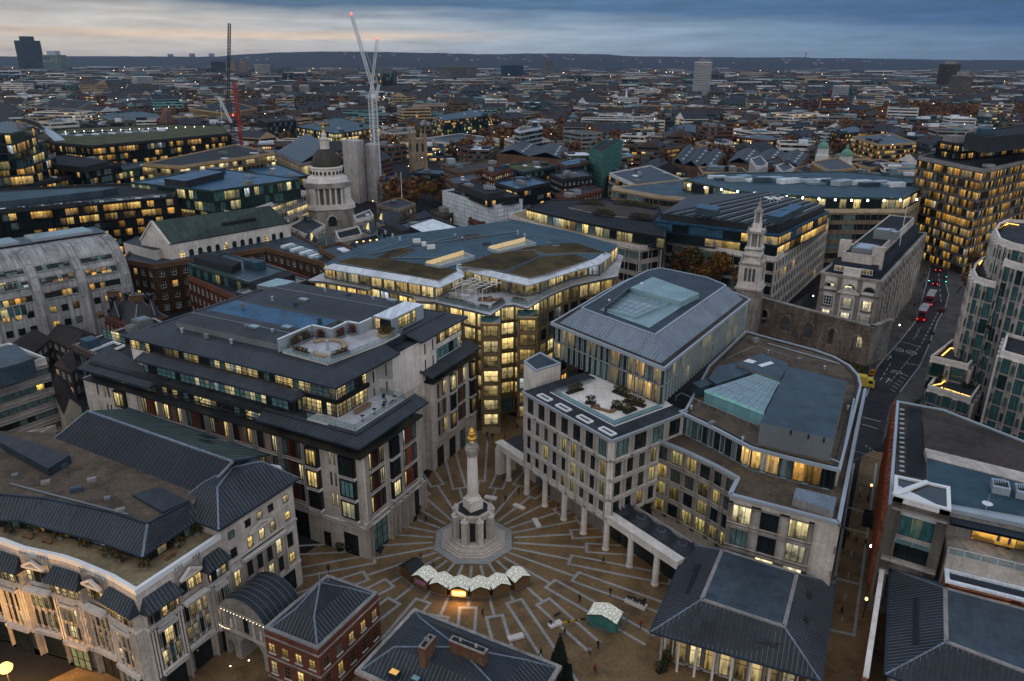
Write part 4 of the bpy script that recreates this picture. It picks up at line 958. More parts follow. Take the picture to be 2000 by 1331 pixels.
for i,(x,y,l) in enumerate(((22,1046,'dark clipped shrub at the far left end of the stone parapet terrace'),(70,1042,'dark rounded shrub beside the wooden bench on the stone terrace'),(118,1053,'green shrub in tub third along the stone terrace'),(165,1070,'yellow green shrub in the middle of the stone terrace'),(214,1086,'large green shrub by the attic glazing of the stone terrace'),(236,1098,'dark conical shrub in a stone tub near the terrace corner'),(283,1112,'loose yellowing shrub at the corner of the stone terrace'),(345,1068,'low shrub by the lit attic corner of the stone terrace'),(385,1045,'shrub under the lit orange attic window of the stone terrace'))):
 p=XY(x,y,18.3);t=thing('potted_shrub',l,'potted plant',(*p,18.3),0,'shrubs on the stone terrace')
 M=MB();M.lathe((*p,18.3),[(.38,0),(.5,.55),(.42,.55)],stone_d,10);M.build('tub',t)
 M=MB();sz=.8+.5*(i%3==1);leafmass(M,(*p,19.3),sz,sz*.8,.7+.25*(i%2),150,.2,HG+([leaf_y] if i in(3,6) else[]));M.build('foliage',t)
def slat_bench(label,p,z,rot,group,m=timber,name='wooden_bench'):
 t=thing(name,label,'bench',(*p,z),0,group);c,s=math.cos(rot),math.sin(rot)
 M=MB();M.box(*p,z+.42,1.8,.5,.06,m,rot);M.build('seat',t);M=MB();M.box(p[0]-s*-.28,p[1]+c*.28,z+.5,1.8,.06,.45,m,rot);M.build('backrest',t)
 for d in(-.7,.7):M=MB();M.box(p[0]+c*d,p[1]+s*d,z,.08,.45,.42,m,rot);M.build('leg',t)
slat_bench('wooden bench among the shrubs on the left of the stone terrace',XY(55,1052,18.3),18.3,-.3,'benches on the stone terrace');slat_bench('wooden bench in the middle of the stone terrace',XY(93,1061,18.3),18.3,-.35,'benches on the stone terrace');slat_bench('wooden bench on the right arm of the stone terrace',XY(333,1090,18.3),18.3,1.1,'benches on the stone terrace')
# long slated hall behind it
E_=[XY(*p,22.6) for p in((101,861),(388,973),(525,889),(250,798))];rd=[XY(*p,26.6) for p in((171,803),(455,902))]
B=Bld('stone_building','long hall with a steep slate roof between the curved stone building and red panelled offices','building',E_[0])
B['wall'].prism(inset(E_,1.2),0,22.3,stone_w)
Ec=[V3(p,22.6) for p in E_];R0,R1=V3(rd[0],26.6),V3(rd[1],26.6)
poly_roof(B['roof'],[Ec[0],Ec[1],R1,R0],slate,.9,lead_p);poly_roof(B['roof'],[Ec[2],Ec[3],R0,R1],copper_h,1.5,lead_p)
B['roof'].poly([Ec[3],Ec[0],R0],slate);B['roof'].beam(R0,R1,.35,.25,lead_l);B['roof'].beam(Ec[0],R0,.25,.2,lead_l);B['roof'].beam(R1,Ec[1],.35,.3,lead_l);B['roof'].beam(R1,Ec[2],.35,.3,lead_p);B['roof'].beam(Ec[0],Ec[1],.3,.3,lead_p);B['roof'].beam(Ec[2],Ec[3],.3,.3,lead_p)
wi=inset(E_,1.2)
for i in range(4):
 p0,p1=wi[i],wi[(i+1)%4]
 if faces_cam(p0,p1,0):L=edge(p0,p1)[3];facade(B,p0,p1,18.8,22.2,max(2,round(L/4)),1,g_dk,black,stone_w,pw=1.0,bh=.5,proj=.3,nx=2,ny=1)
c=(Vector(wi[1])+Vector(wi[2]))/2
B['gable'].poly([V3(wi[1],22.3),V3(wi[2],22.3),Vector((*((Vector(rd[1])*.97+Vector(rd[0])*.03)),26.2))],stone_w);B['gable'].poly([V3(wi[2],22.3),V3(wi[1],22.3),Vector((*((Vector(rd[1])*.97+Vector(rd[0])*.03)),26.2))],stone_w)
B.n('rooflight').obox(P(385,850,25.2),Vector((2.6,-1.3,-.0)),Vector((.6,1.2,-.7)),(0,0,.2),glass_d)
B.finish()
# arched gate with barrel roof
TU,TV=Vector((.888,-.459,0)),Vector((.459,.888,0));T0=Vector((-43.2,91.2,0));TL=9.4;TD=5.6
def T(x,y,z):return T0+TU*x+TV*y+VZ(z)
t=thing('stone_gate','old stone archway with niches, fairy lights and barrel shaped lead roof','archway',T(4.7,2.8,0))
M=MB()
def arch_wall(M,x0,x1,z0,z1,cx,r,zs_,y,d,m,n=10):
 """wall panel with an arched opening, straight jambs from z0 to the springing zs_"""
 M.obox(T(x0,y,z0),TU*(cx-r-x0),TV*d,(0,0,z1-z0),m);M.obox(T(cx+r,y,z0),TU*(x1-cx-r),TV*d,(0,0,z1-z0),m)
 for i in range(n):
  a0,a1=math.pi*i/n,math.pi*(i+1)/n;xa,xb=cx+r*math.cos(a1),cx+r*math.cos(a0);za,zb=zs_+r*math.sin(a1),zs_+r*math.sin(a0)
  for yy in(y,y+d):M.poly([T(xa,yy,za),T(xb,yy,zb),T(xb,yy,z1),T(xa,yy,z1)],m)
  M.poly([T(xa,y,za),T(xb,y,zb),T(xb,y+d,zb),T(xa,y+d,za)],m)
arch_wall(M,2.1,TL,0,5.2,5.4,2.3,2.4,0,TD,stone_d);arch_wall(M,0,2.1,0,5.2,1.1,.7,2.2,0,TD,stone_d,8)
M.obox(T(0,0,5.2),TU*TL,TV*TD,(0,0,3.6),stone_d);M.obox(T(-.2,-.3,5.0),TU*(TL+.4),TV*(TD+.6),(0,0,.35),stone);M.obox(T(-.2,-.35,8.8),TU*(TL+.4),TV*(TD+.7),(0,0,.35),stone)
for x in(.3,2.6,6.3,8.6):M.obox(T(x,-.18,5.4),TU*.5,TV*.2,(0,0,3.35),stone,'k')
M.build('wall',t)
M=MB();n=12;R=5.3;cz=9.15-2.6;h0=math.asin(2.6/R)
ar=[(TL/2-R*math.cos(h0+(math.pi-2*h0)*i/n),cz+R*math.sin(h0+(math.pi-2*h0)*i/n)) for i in range(n+1)]
for i in range(n):poly_roof(M,[T(ar[i][0],-.5,ar[i][1]),T(ar[i][0],TD+1,ar[i][1]),T(ar[i+1][0],TD+1,ar[i+1][1]),T(ar[i+1][0],-.5,ar[i+1][1])],lead)
for i in range(8):y=-.45+i*(TD+1.4)/7;[M.beam(T(ar[k][0],y,ar[k][1]+.03),T(ar[k+1][0],y,ar[k+1][1]+.03),.07,.07,seam_m) for k in range(n)]
M.build('roof',t)
M=MB();M.poly([T(x,-.3,z) for x,z in ar],stone_d);M.poly([T(x,TD+.5,z) for x,z in ar][::-1],stone_d);M.build('pediment',t)
for x,hh in((1.5,0),(4.45,1),(7.5,0)):
 M=MB();M.obox(T(x-.05,-.02,5.7),TU*1.0,TV*.02,(0,0,2.2),glass_d if hh else stone_g);M.poly([T(x+.45+.5*math.cos(math.pi*k/8),-.021,7.9+.5*math.sin(math.pi*k/8)) for k in range(9)],glass_d if hh else stone_g);M.build('window' if hh else 'niche',t)
 if not hh:M=MB();M.lathe(T(x+.45,-.12,5.75),[(.2,0),(.24,.5),(.16,1.0),(.22,1.3),(.09,1.5),(.12,1.65),(.02,1.8)],stone_w,8);M.build('statue',t)
M=MB();fairy=glow('fairy_bulb',(1,.8,.5),5,False)
for i in range(14):x=.5+i*8.4/13;M.box(*T(x,-.38,0)[:2],8.72,.07,.07,.07,fairy)
for i in range(7):M.box(*T(-.2+i*.32,-.5,0)[:2],5.4+.05*abs(i-3),.07,.07,.07,fairy)
M.build('fairy_lights',t)
for i,(x,y) in enumerate(((450,1302),(486,1291))):
 p=XY(x,y,.0);M=MB();M.lathe((*p,.0),[(.16,.0),(.16,.05),(.12,.06)],alu,10);M.lathe((*p,.06),[(.11,0),(.1,.02)],glow('floor_light',(1,.8,.5),9,False),10);M.build('ground_light',None,('round light set in the paving outside the gate','round light set in the paving under the gate arch')[i],cat='light',at=(*p,0),group='ground lights at the gate')
# small red brick pavilion
q=ccw([(-34.6,84.7),(-26.0,80.6),(-19.8,92.3),(-28.4,96.4)])
B=Bld('brick_building','small square red brick building with a lead pyramid roof next to the arched gate','building',(-27,88))
B['wall'].prism(q,0,10.3,brick_r,lead_p);parapet(B['wall'],q,10.2,.35,.55,stone_g)
for z in(9.2,5.6,1.9):parapet(B['wall'],inset(q,-.16),z,.2,.17,stone_d)
g_s=glass('lattice_glass',.55,(1,.62,.14),(1,.75,.3),strength=.9,blind=.2)
for i in range(4):
 p0,p1=q[i],q[(i+1)%4]
 if not faces_cam(p0,p1,-.2):continue
 a,u,n,L=edge(p0,p1);k=round(L/2.5);rz=math.atan2(u.y,u.x)
 for j in range(k):
  for z,h in((6.6,1.6),(2.9,2.2)):
   c=a+u*L*(j+.5)/k+n*.02;B.win(Vector((*c,z)),rz,1.05,h,2,3,g_s,timber,.05);B['sill'].obox(Vector((*(c-u*.65),z-.16)),V3(u,0)*1.3,V3(n,0)*.2,(0,0,.15),stone_w,'k')
hip_roof(B,'roof',inset(q,.65),10.3,12.4,2.4,lead,.6,top=lead,zt2=15.2)
cc_=sum((Vector(p) for p in q),Vector((0,0)))/4;B['finial'].lathe((*cc_,15.1),[(.2,0),(.1,.4),(.06,1.6),(.02,2.0)],lead_l,8)
B.finish()
p=(-28.2,96.6);t=thing('street_lantern','black lantern on a thin pole beside the small brick building','street lamp',(*p,0));M=MB();M.lathe((*p,0),[(.12,0),(.07,.6),(.05,11.2)],black,8);M.build('pole',t);M=MB();M.lathe((*p,11.2),[(.12,0),(.24,.15),(.28,.7),(.1,.85),(.03,1.1)],black,6);M.build('lantern',t)
# lead roofed brick house, bottom centre
q=ccw([(-14.3,90.7),(6.9,79.4),(.5,67.0),(-20.7,78.3)])
B=Bld('brick_building','brick house with wide dark lead hipped roof and two chimney stacks at the bottom centre','building',(-7,79))
B['wall'].prism(inset(q,.5),0,8.8,brick_r,lead_p);parapet(B['wall'],q,8.5,.55,.6,stone_d)
hip_roof(B,'roof',inset(q,.7),9.0,11.6,3.2,lead,.6,top=lead,zt2=12.6)
wq=inset(q,.5)
for i in range(4):
 p0,p1=wq[i],wq[(i+1)%4];a,u,n,L=edge(p0,p1);k=round(L/3)
 if faces_cam(p0,p1,-.9):
  for j in range(k):B.win(Vector((*(a+u*L*(j+.5)/k+n*.02),4.8)),math.atan2(u.y,u.x),1.2,2.3,2,3,g_s,timber,.06)
def stack(B,c,w,d,z0,z1,rot,npots):
 M=B.n('chimney');M.box(*c,z0,w,d,z1-z0,brick_b,rot);M.box(*c,z1-.45,w+.25,d+.25,.2,brick_r,rot);M.box(*c,z1,w+.12,d+.12,.12,stone_d,rot);M.box(*c,z1+.12,w-.5,d-.4,.1,asph_roof,rot)
 for k in range(npots):o=(k+.5)/npots-.5;M.lathe((c[0]+math.cos(rot)*o*w*.9,c[1]+math.sin(rot)*o*w*.9,z1+.1),[(.22,0),(.2,.5),(.14,.5)],stone_d,8)
stack(B,XY(835,1277,12.3),.95,2.5,10.5,14.2,math.atan2(-.459,.888),2);stack(B,XY(915,1282,12.3),5.2,.95,10.5,14.1,math.atan2(-.459,.888),2)
d0=XY(770,1315,10.9);M=B.n('rooflight');M.box(*d0,10.2,1.4,1.1,.9,lead_p,math.atan2(-.459,.888));M.box(*d0,11.1,1.1,.8,.06,glow('rooflight_glow',(1,.55,.15),.8,False),math.atan2(-.459,.888))
d0=XY(812,1327,10.9);M=B.n('rooflight');M.box(*d0,10.2,1.3,1.0,.9,lead_p,math.atan2(-.459,.888));M.box(*d0,11.1,1.0,.7,.06,sky_glass,math.atan2(-.459,.888))
B.finish()
# two lead pavilions, bottom right
def pavilion(name,label,eave,top,ze,zt,slots,base):
 B=Bld(name,label,'pavilion',base);n=4
 ev,tp=[V3(p,ze) for p in eave],[V3(p,zt) for p in top]
 for i in range(4):
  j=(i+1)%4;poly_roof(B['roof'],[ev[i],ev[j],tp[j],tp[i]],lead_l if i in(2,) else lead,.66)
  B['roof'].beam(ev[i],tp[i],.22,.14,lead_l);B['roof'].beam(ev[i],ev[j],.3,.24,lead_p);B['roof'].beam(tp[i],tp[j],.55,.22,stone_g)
 c=(tp[0]+tp[1]+tp[2]+tp[3])/4+VZ(.5)
 for i in range(4):poly_roof(B['flat_roof'],[tp[i]+VZ(.05),tp[(i+1)%4]+VZ(.05),c],lead_f)
 B['roof'].prism(inset(eave,.1),ze-.35,ze-.2,black,black)
 for i,f0,f1,g in slots:
  j=(i+1)%4;lo,hi=ev[i]+(tp[i]-ev[i])*g,ev[j]+(tp[j]-ev[j])*g;a,b=lo+(hi-lo)*f0,lo+(hi-lo)*f1
  nn=(ev[j]-ev[i]).cross(tp[i]-ev[i]).normalized()
  if nn.z<0:nn=-nn
  M=B.n('roof_slot');M.beam(a+nn*.06,b+nn*.06,.75,.1,black,nn);M.beam(a+nn*.12+(tp[i]-ev[i]).normalized()*.45,b+nn*.12+(tp[i]-ev[i]).normalized()*.45,.12,.24,lead_p,nn)
 wl=inset(eave,3.0);B['wall'].prism(wl,0,ze-.3,stone_g)
 wl=ccw(wl)
 for i in range(4):
  p0,p1=wl[i],wl[(i+1)%4]
  if faces_cam(p0,p1,-.3):k=round(edge(p0,p1)[3]/2.2);facade(B,p0,p1,.2,ze-.5,k,1,g_bright if ze<8 else g_lo,black,stone_w,pw=.5,bh=.6,proj=.2,nx=1,ny=2,wname='shopfront')
 cl=ccw(inset(eave,1.5))
 for i in range(4):
  p0,p1=cl[i],cl[(i+1)%4]
  if faces_cam(p0,p1,-.3):
   k=round(edge(p0,p1)[3]/2.6)
   for j in range(k+1):c=Vector(p0)+(Vector(p1)-Vector(p0))*j/k;M=MB();M.lathe((*c,0),[(.24,0),(.2,.2),(.18,ze-.3)],stone_w,10);M.build('column',B.root)
 return B
evI=[(20.3,88.1),(41.7,78.9),(51.8,99.2),(30.6,109.5)];tpI=[(28.0,90.4),(38.2,84.8),(44.1,96.4),(34.1,102.3)]
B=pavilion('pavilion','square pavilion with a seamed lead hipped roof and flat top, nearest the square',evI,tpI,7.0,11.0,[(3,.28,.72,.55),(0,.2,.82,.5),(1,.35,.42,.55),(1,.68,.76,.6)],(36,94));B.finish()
evJ=[XY(1728,1318,9),(75,64),(90,88),XY(1738,1110,9)];tpJ=[XY(1848,1254,13),(72,69.5),(80,82),XY(1846,1150,13)]
B=pavilion('pavilion','second lead hipped pavilion beside the alley in the bottom right corner',evJ,tpJ,9.0,13.0,[(3,.3,.85,.5)],(65,85))
B['wall'].beam(V3(XY(1722,1118,9.5),5),V3(XY(1690,1328,9.5),5),.5,9.6,brick_o);B['wall'].beam(V3(XY(1722,1118,9.5),9.9),V3(XY(1690,1328,9.5),9.9),.7,.25,stone_w)
B.finish()
# terracotta sided block on the right edge
B=Bld('office_building','office block with terracotta finned side wall and grey roof decks, right of the alley','office building',(80,115))
K=[(88.4,160.5),(50.5,86.5),(66,78),(66.2,97.2),(69.5,103.6),(100,88),(120,120),(99.5,139.5),(94,157)]
K=ccw([XY(1751,783,20.4),XY(1735,985,20.4),XY(1858,998,20.4),(100,84),(125,112),XY(2060,885,20.4),XY(1843,800,20.4)])
B['wall'].prism(K,0,20.2,stone_g,felt_b);parapet(B['wall'],K,20.1,.4,.5,alu)
p0,p1=None,None
a_,b_=XY(1751,783,20.4),XY(1735,985,20.4)
for(p0,p1) in((a_,b_),):
 a,u,n,L=edge(p0,p1);facade(B,p0,p1,3.8,19.8,round(L/2.2),4,g_amber,black,terra,pw=.45,bh=.9,proj=.3,nx=2,ny=1)
 for i in range(round(L/.8)):
  c=a+u*(i*.8+.3);h=2.2+1.8*((i*7)%5)/5
  for r in range(4):B['wall'].obox(Vector((*c,3.9+r*4+.7*((i+r)%3))),V3(u,0)*.16,V3(n,0)*.62,(0,0,h),terra,'k')
 B.win(Vector((*(a+u*L/2+n*.03),.2)),math.atan2(u.y,u.x),L-1,3.4,round(L/3),1,g_lo,black,.1,round(L/3),'shopfront')
def kp(part,pxs,z0,z1,m,mt):B.n(part).prism([XY(x,y,z1) for x,y in pxs],z0,z1,m,mt)
kp('roof_deck',[(1776,795),(1800,800),(1802,935),(1772,930)],20.2,20.5,alu_d,asph_roof)
kp('roof_deck',[(1803,818),(1900,845),(2060,905),(2060,940),(1808,876)],20.2,20.9,alu_d,felt_b)
kp('roof_deck',[(1806,875),(2060,938),(2060,958),(1811,893)],20.2,21.3,stone,stone)
kp('roof_deck',[(1811,893),(2060,958),(2060,1020),(1856,985),(1812,945)],20.2,21.1,alu,zinc_t)
kp('roof_deck',[(1857,980),(2060,1022),(2060,1036),(1857,994)],20.2,20.9,alu,alu)
for i in range(14):y=i/13;B.n('louvre_slot').beam(P(1757+0*i,800+y*120,20.45),P(1766,801+y*120,20.45),.5,.2,alu)
for x,y in((1952,958),(1998,968)):
 c=XY(x,y,21.1);M=B.n('roof_vent');M.box(*c,21.0,2.4,3.0,1.3,alu,-.46);M.box(*c,22.3,1.9,1.6,.1,black,-.46)
 for k in range(6):M.box(c[0]-.9+k*.36,c[1]+.6,22.4,.12,1.4,.12,alu,-.46)
c=P(1925,998,21);M=B.n('satellite_dish');M.lathe(c,[(.05,0),(.05,1.0)],alu,6);M.lathe((c.x,c.y,c.z+1.0),[(.1,0),(.5,.1),(.75,.3),(.5,.14)],white_p,14)
B.n('lightning_mast').tube([P(1926,995,21),P(1926,995,21)+VZ(2.6)],.04,alu,5)
tk=[XY(1748,931,22),XY(1854,954,22),XY(1856,999,22),XY(1746,969,22)];tkc=ccw(tk)
B['corner_tower'].prism(tkc,8,22,stone,glass_d);parapet(B['corner_tower'],inset(tkc,-.1),21.9,.4,.55,white_p)
B['corner_tower'].beam(V3(tk[3],22.3),(V3(tk[0],22.3)+V3(tk[1],22.3))/2+(V3(tk[1],0)-V3(tk[0],0))*.1,.8,.35,white_p)
B['corner_tower'].poly([V3(p,22.05) for p in ccw([tk[3],tk[2],tuple(Vector(tk[0])*.6+Vector(tk[3])*.4)])],white_p)
a,u,n,L=edge(tk[3],tk[2])
if n.dot(-a)<0:a,u,n,L=edge(tk[2],tk[3])
rz=math.atan2(u.y,u.x);g_k=glass('tower_teal_glass',.35,(1,.6,.1),(1,.75,.2),strength=.5,blind=.8,blindcol=(.04,.14,.14))
for x in(.0,.82):B['corner_tower'].obox(Vector((*(a+u*L*x),4)),V3(u,0)*L*.18,V3(n,0)*1.6,(0,0,18),stone,'k')
B['corner_tower'].obox(Vector((*a,20.6)),V3(u,0)*L,V3(n,0)*1.6,(0,0,1.4),stone,'k');B['corner_tower'].obox(Vector((*a,9)),V3(u,0)*L,V3(n,0)*1.6,(0,0,2.4),stone,'k')
B.win(Vector((*(a+u*L/2+n*.05),15.8)),rz,L*.62,3.4,3,1,g_k,black,.08,3);B.win(Vector((*(a+u*L/2+n*.05),11.5)),rz,L*.62,3.4,3,1,g_k,black,.08,3)
B['corner_tower'].obox(Vector((*(a+u*L*.18+n*.05),19.2)),V3(u,0)*L*.64,V3(n,0)*.1,(0,0,1.4),white_p,'k');rail(B['corner_tower'],[tuple(a+u*L*.18+n*1.5),tuple(a+u*L*.82+n*1.5)],14.9,1.0,alu,balus)
ka,ku,kn,kL=edge(XY(1858,998,20.4),(100,84))
if kn.dot(-ka)<0:kn=-kn
tb=[tuple(ka),tuple(ka+ku*kL),tuple(ka+ku*kL+kn*5.5),tuple(ka+kn*5.5)]
B['bar_terrace'].prism(ccw(tb),8,16.2,stone,stone_d);rail(B['bar_terrace'],[tb[3],tb[2]],16.2,1.1,white_p,balus)
a,u,n,L=edge(tb[0],tb[1])
if n.dot(-a)<0:n=-n
B.win(Vector((*(a+u*L*.5+n*.05),16.3)),math.atan2(u.y,u.x),L*.82,2.7,5,1,glass('bar_glass',.95,(1,.48,.06),(1,.6,.12),strength=1.0,blind=.1),black,.1,5)
B['bar_terrace'].obox(Vector((*a,19.0)),V3(u,0)*L,V3(n,0)*2.0,(0,0,.4),lead_p,'k')
ob=[tuple(ka+kn*5.6),tuple(ka+ku*kL+kn*5.6),tuple(ka+ku*kL+kn*9),tuple(ka+kn*9)];B['brick_wing'].prism(ccw(ob),0,13.4,brick_o,lead_p)
oc=ccw(ob)
for i in range(4):
 if faces_cam(oc[i],oc[(i+1)%4],.1) and edge(oc[i],oc[(i+1)%4])[3]>4:facade(B,oc[i],oc[(i+1)%4],9.5,13.2,4,1,g_att,white_p,brick_o,pw=1.2,bh=1.0,proj=.25,nx=2,ny=2,part='brick_wing')
parapet(B['brick_wing'],oc,13.35,.4,.6,sheet_w)
B.finish()
for i,(x,y) in enumerate(((1873,1046),(1930,1060),(1946,1066),(1968,1072))):
 p=P(x,y,16.2);t=thing('closed_parasol',['violet parasol, folded, alone at the left end of the bar terrace','violet parasol, folded, second on the bar terrace','violet parasol, folded, third on the bar terrace','violet parasol, folded, at the right end of the bar terrace'][i],'parasol',p,0,'closed violet parasols')
 M=MB();M.lathe(p,[(.3,0),(.3,.06),(.03,.08),(.03,2.6)],black,8);M.build('pole',t);M=MB();M.lathe(p+VZ(.8),[(.16,0),(.24,.3),(.14,1.2),(.03,1.7)],mat('violet_canvas',(.13,.11,.30),.8),8);M.build('canopy',t)
# terraced stone and glass block, right edge
B=Bld('apartment_building','terraced stone and teal glass block with warm lit roof gardens at the right edge','apartment building',(125,185))
def tier(pxs,z,pz=None,seg=None,nc=None,lit=g_resid,z0=0.0):
 pl=ccw([XY(x,y,z) for x,y in pxs]);B['wall'].prism(pl,z0,z-.1,stone_w,felt);parapet(B['wall'],pl,z-.2,.9,.5,stone_w)
 for i in range(len(pl)):
  p0,p1=pl[i],pl[(i+1)%len(pl)];L=edge(p0,p1)[3]
  if L<2.2 or not faces_cam(p0,p1,-.1):continue
  k=max(1,round(L/3.6));fl_=max(1,round((z-z0-1)/3.9))
  facade(B,p0,p1,z0+.3,z-.8,k,fl_,lit,black,stone_w,pw=1.3,bh=.5,proj=.7,bproj=.12,nx=3,ny=1,fw=.1)
  a,u,n,_=edge(p0,p1)
  if i%2==0 or L<8:
   for q in range(int(L/1.1)):c_=a+u*(q+.5)*1.1-n*1.1;leafmass(B['planting'],(c_.x,c_.y,z+.35),.7,.55,.55,14,.22,HG)
  for c in range(k+1):
   for r in range(fl_):B.win(Vector((*(a+u*min(max(L*c/k,.5),L-.5)+n*.615),z0+.9+r*(z-z0-1)/fl_)),math.atan2(u.y,u.x),.5,2.1,1,1,g_resid,black,.05)
 return pl
X2,Y2=2120,2120
tier([(1811,757),(1897,783),(1930,735),(1856,702)],7.5)
tier([(1817,700),(1892,717),(1925,680),(1858,668)],13.0)
H2,H1=27.5,39.8
tier([(1914,567),(1957,578),(2000,545),(1935,530)],H2)
tier([(1960,512),(2090,548),(2130,500),(1995,478)],H1)
tier([(1899,532),(1903,520),(1918,507),(1945,500),(1990,505),(2080,530),(2080,585),(1925,552),(1905,545)],34.0)
tier([(1942,452),(1950,440),(1968,433),(2010,436),(2090,455),(2090,505),(1975,480),(1950,470)],43.5)
tier([(1955,690),(2090,730),(2100,690),(1965,655)],24.0)
strip_m=glow('terrace_strip',(1,.50,.10),3.2)
lines=[((1840,695),(1857,680),13.35),((1857,680),(1878,685),13.35),((1845,702),(1890,713),13.35),((1822,753),(1838,750),7.85),((1838,750),(1848,742),7.85),((1838,757),(1895,775),7.85),((1912,518),(1921,504),34.3),((1921,504),(1930,505),34.3),((1930,556),(1946,546),31.3),((1950,446),(1968,438),43.8),((1966,436),(1990,440),43.8),((1984,503),(2000,506),34.4)]
bldL=B.finish()
for i,(a,b,z) in enumerate(lines):
 M=MB();M.beam(P(*a,z),P(*b,z),.28,.12,strip_m);M.beam(P(*a,z-.22),P(*b,z-.22),.5,.3,timber_p)
 M.build('lit_bench',None,['warm lit planter seat on the middle roof garden beside the road, left edge','short lit seat at the back of the middle roof garden by the small tree','long lit edge at the front of the middle roof garden','short lit seat at the left end of the lowest roof garden','lit seat bending inwards on the lowest roof garden','long lit edge at the front of the lowest roof garden','lit seat on the rounded terrace nearest the treelined street','lit end seat beside the rounded terrace wall','lit seat on the terrace under the rounded corner','lit seat on the uppermost rounded terrace, left side','lit seat along the back of the uppermost rounded terrace','lit seat at the right frame edge high on the terraced block'][i],cat='bench',at=P(*a,z),group='warm lit terrace seats')
# column on its stepped octagon
c0=COLC
t=thing('monument_column','tall fluted stone column topped by a gilded flaming urn in the square','monument',c0)
ph=math.pi/8
M=MB();M.lathe(c0,[(7.8,.0),(7.8,.03)],granite,8,ph);M.build('apron',t)
M=MB();M.lathe(c0+VZ(.03),[(6.4,0),(6.4,.3),(5.95,.3),(5.95,.6),(5.5,.6),(5.5,.9),(5.0,.9)],stone,8,ph);M.lathe(c0,[(4.5,.9),(4.5,1.35),(4.2,1.45),(4.0,1.45)],stone,8,ph);M.build('steps',t)
M=MB();M.lathe(c0,[(3.1,1.4),(3.1,6.5),(3.5,6.7),(3.5,7.1),(3.0,7.1)],stone,8,ph)
for k in range(8):
 a=ph+k*math.pi/4;d=Vector((math.cos(a),math.sin(a),0));p=c0+d*3.3;M.box(p.x,p.y,1.4,1.5,1.05,4.7,stone,a);M.box(p.x,p.y,6.1,1.7,1.2,.3,stone_w,a);M.lathe(p+d*.35+VZ(6.4),[(.18,0),(.3,.3),(.15,.6),(.05,.8)],stone_w,8)
 a2=a+math.pi/8;d2=Vector((math.cos(a2),math.sin(a2),0));p2=c0+d2*2.9;M.box(p2.x,p2.y,1.6,.1,1.0,4.0,black,a2)
M.lathe(c0,[(2.9,7.05),(2.9,7.2)],black,8,ph);M.build('pedestal',t)
M=MB();M.box(c0.x,c0.y,7.1,2.7,2.7,2.0,stone_w,.6);M.lathe(c0+VZ(9.1),[(1.45,0),(1.5,.25),(1.3,.4),(1.25,.6),(1.05,.8)],stone_w,20);M.build('plinth',t)
M=MB();n=20;prof=[(1.02,9.9),(1.0,12.5),(.96,15),(.90,18.0)]
for i in range(len(prof)-1):
 for k in range(n*2):
  def pt(j,q):r=prof[q][0]*(1 if j%2 else.93);a=2*math.pi*j/(n*2);return c0+Vector((r*math.cos(a),r*math.sin(a),prof[q][1]))
  M.poly([pt(k,i),pt(k+1,i),pt(k+1,i+1),pt(k,i+1)],stone_w)
M.build('shaft',t)
M=MB();M.lathe(c0,[(.95,18.0),(1.05,18.15),(.95,18.3),(1.2,19.0),(1.35,19.6),(1.1,19.9),(1.2,20.1),(.7,20.3),(.5,20.9)],stone_d,14)
for k in range(8):a=k*math.pi/4;M.box(c0.x+1.12*math.cos(a),c0.y+1.12*math.sin(a),18.9,.3,.3,.8,stone_d,a)
M.build('capital',t)
M=MB();M.lathe(c0,[(.45,20.9),(.3,21.1),(.55,21.3),(.9,21.75),(.7,21.95),(.35,22.05),(.62,22.35),(.66,22.6),(.4,22.8),(.55,23.05),(.4,23.35),(.15,23.6),(.02,23.75)],gold,14);M.build('gilded_urn',t,smooth=True)
# road, footways, markings
def road_poly(pxs,z,m,name):M=MB();q=ccw([XY(x,y,0) for x,y in pxs]);M.poly([V3(p,z) for p in q],m);return M.build(name,None,kind='structure')
road_poly([(1665,905),(1690,780),(1700,700),(1640,690),(1475,690),(1480,640),(1600,560),(1640,480),(1850,420),(1960,440),(1900,560),(1880,640),(1830,760),(1760,800),(1722,868)],.012,footway,'pavement')
road_poly([(1662,900),(1676,845),(1692,775),(1713,716),(1757,668),(1787,630),(1800,590),(1812,545),(1822,500),(1850,440),(1885,440),(1855,505),(1847,555),(1853,576),(1846,602),(1831,628),(1812,680),(1796,716),(1757,767),(1737,795),(1728,835),(1722,872)],.018,tarmac,'road')
road_poly([(1560,600),(1585,610),(1640,530),(1630,515)],.018,tarmac,'road')
mark=mat('road_paint',(.42,.42,.41),.7,.3,.3)
M=MB()
def ln(a,b,w=.12):
 p,q=P(*a,.024),P(*b,.024);d=(q-p).normalized();s=Vector((-d.y,d.x,0))*w;M.poly([p-s,q-s,q+s,p+s],mark)
def dash(a,b,n,w=.1):
 a,b=Vector(a),Vector(b)
 for i in range(n):ln(tuple(a+(b-a)*(i/n)),tuple(a+(b-a)*((i+.55)/n)),w)
dash((1740,745),(1800,672),12);dash((1720,742),(1742,706),4);dash((1800,672),(1838,600),10);dash((1838,590),(1832,520),7)
for i in range(6):ln((1738+i*5+0,760-i*6),(1749+i*5,768-i*6-2),.1)
ln((1757,667),(1778,672));ln((1778,672),(1800,680));ln((1713,718),(1756,669),.08);ln((1758,767),(1796,716),.08)
for(x0,y0,x1,y1) in((1770,652,1787,630),(1785,664,1797,640)):
 p=Vector((x0,y0))
 for k in range(6):q=Vector((x0+(x1-x0)*(k+1)/6+(2.2 if k%2 else-2.2),y0+(y1-y0)*(k+1)/6));ln(tuple(p),tuple(q),.06);p=q
for x,y in((1733,704),(1730,748)):ln((x,y),(x+7,y-9),.09);ln((x+7,y-9),(x+3,y-8),.12);ln((x+7,y-9),(x+7,y-4),.12)
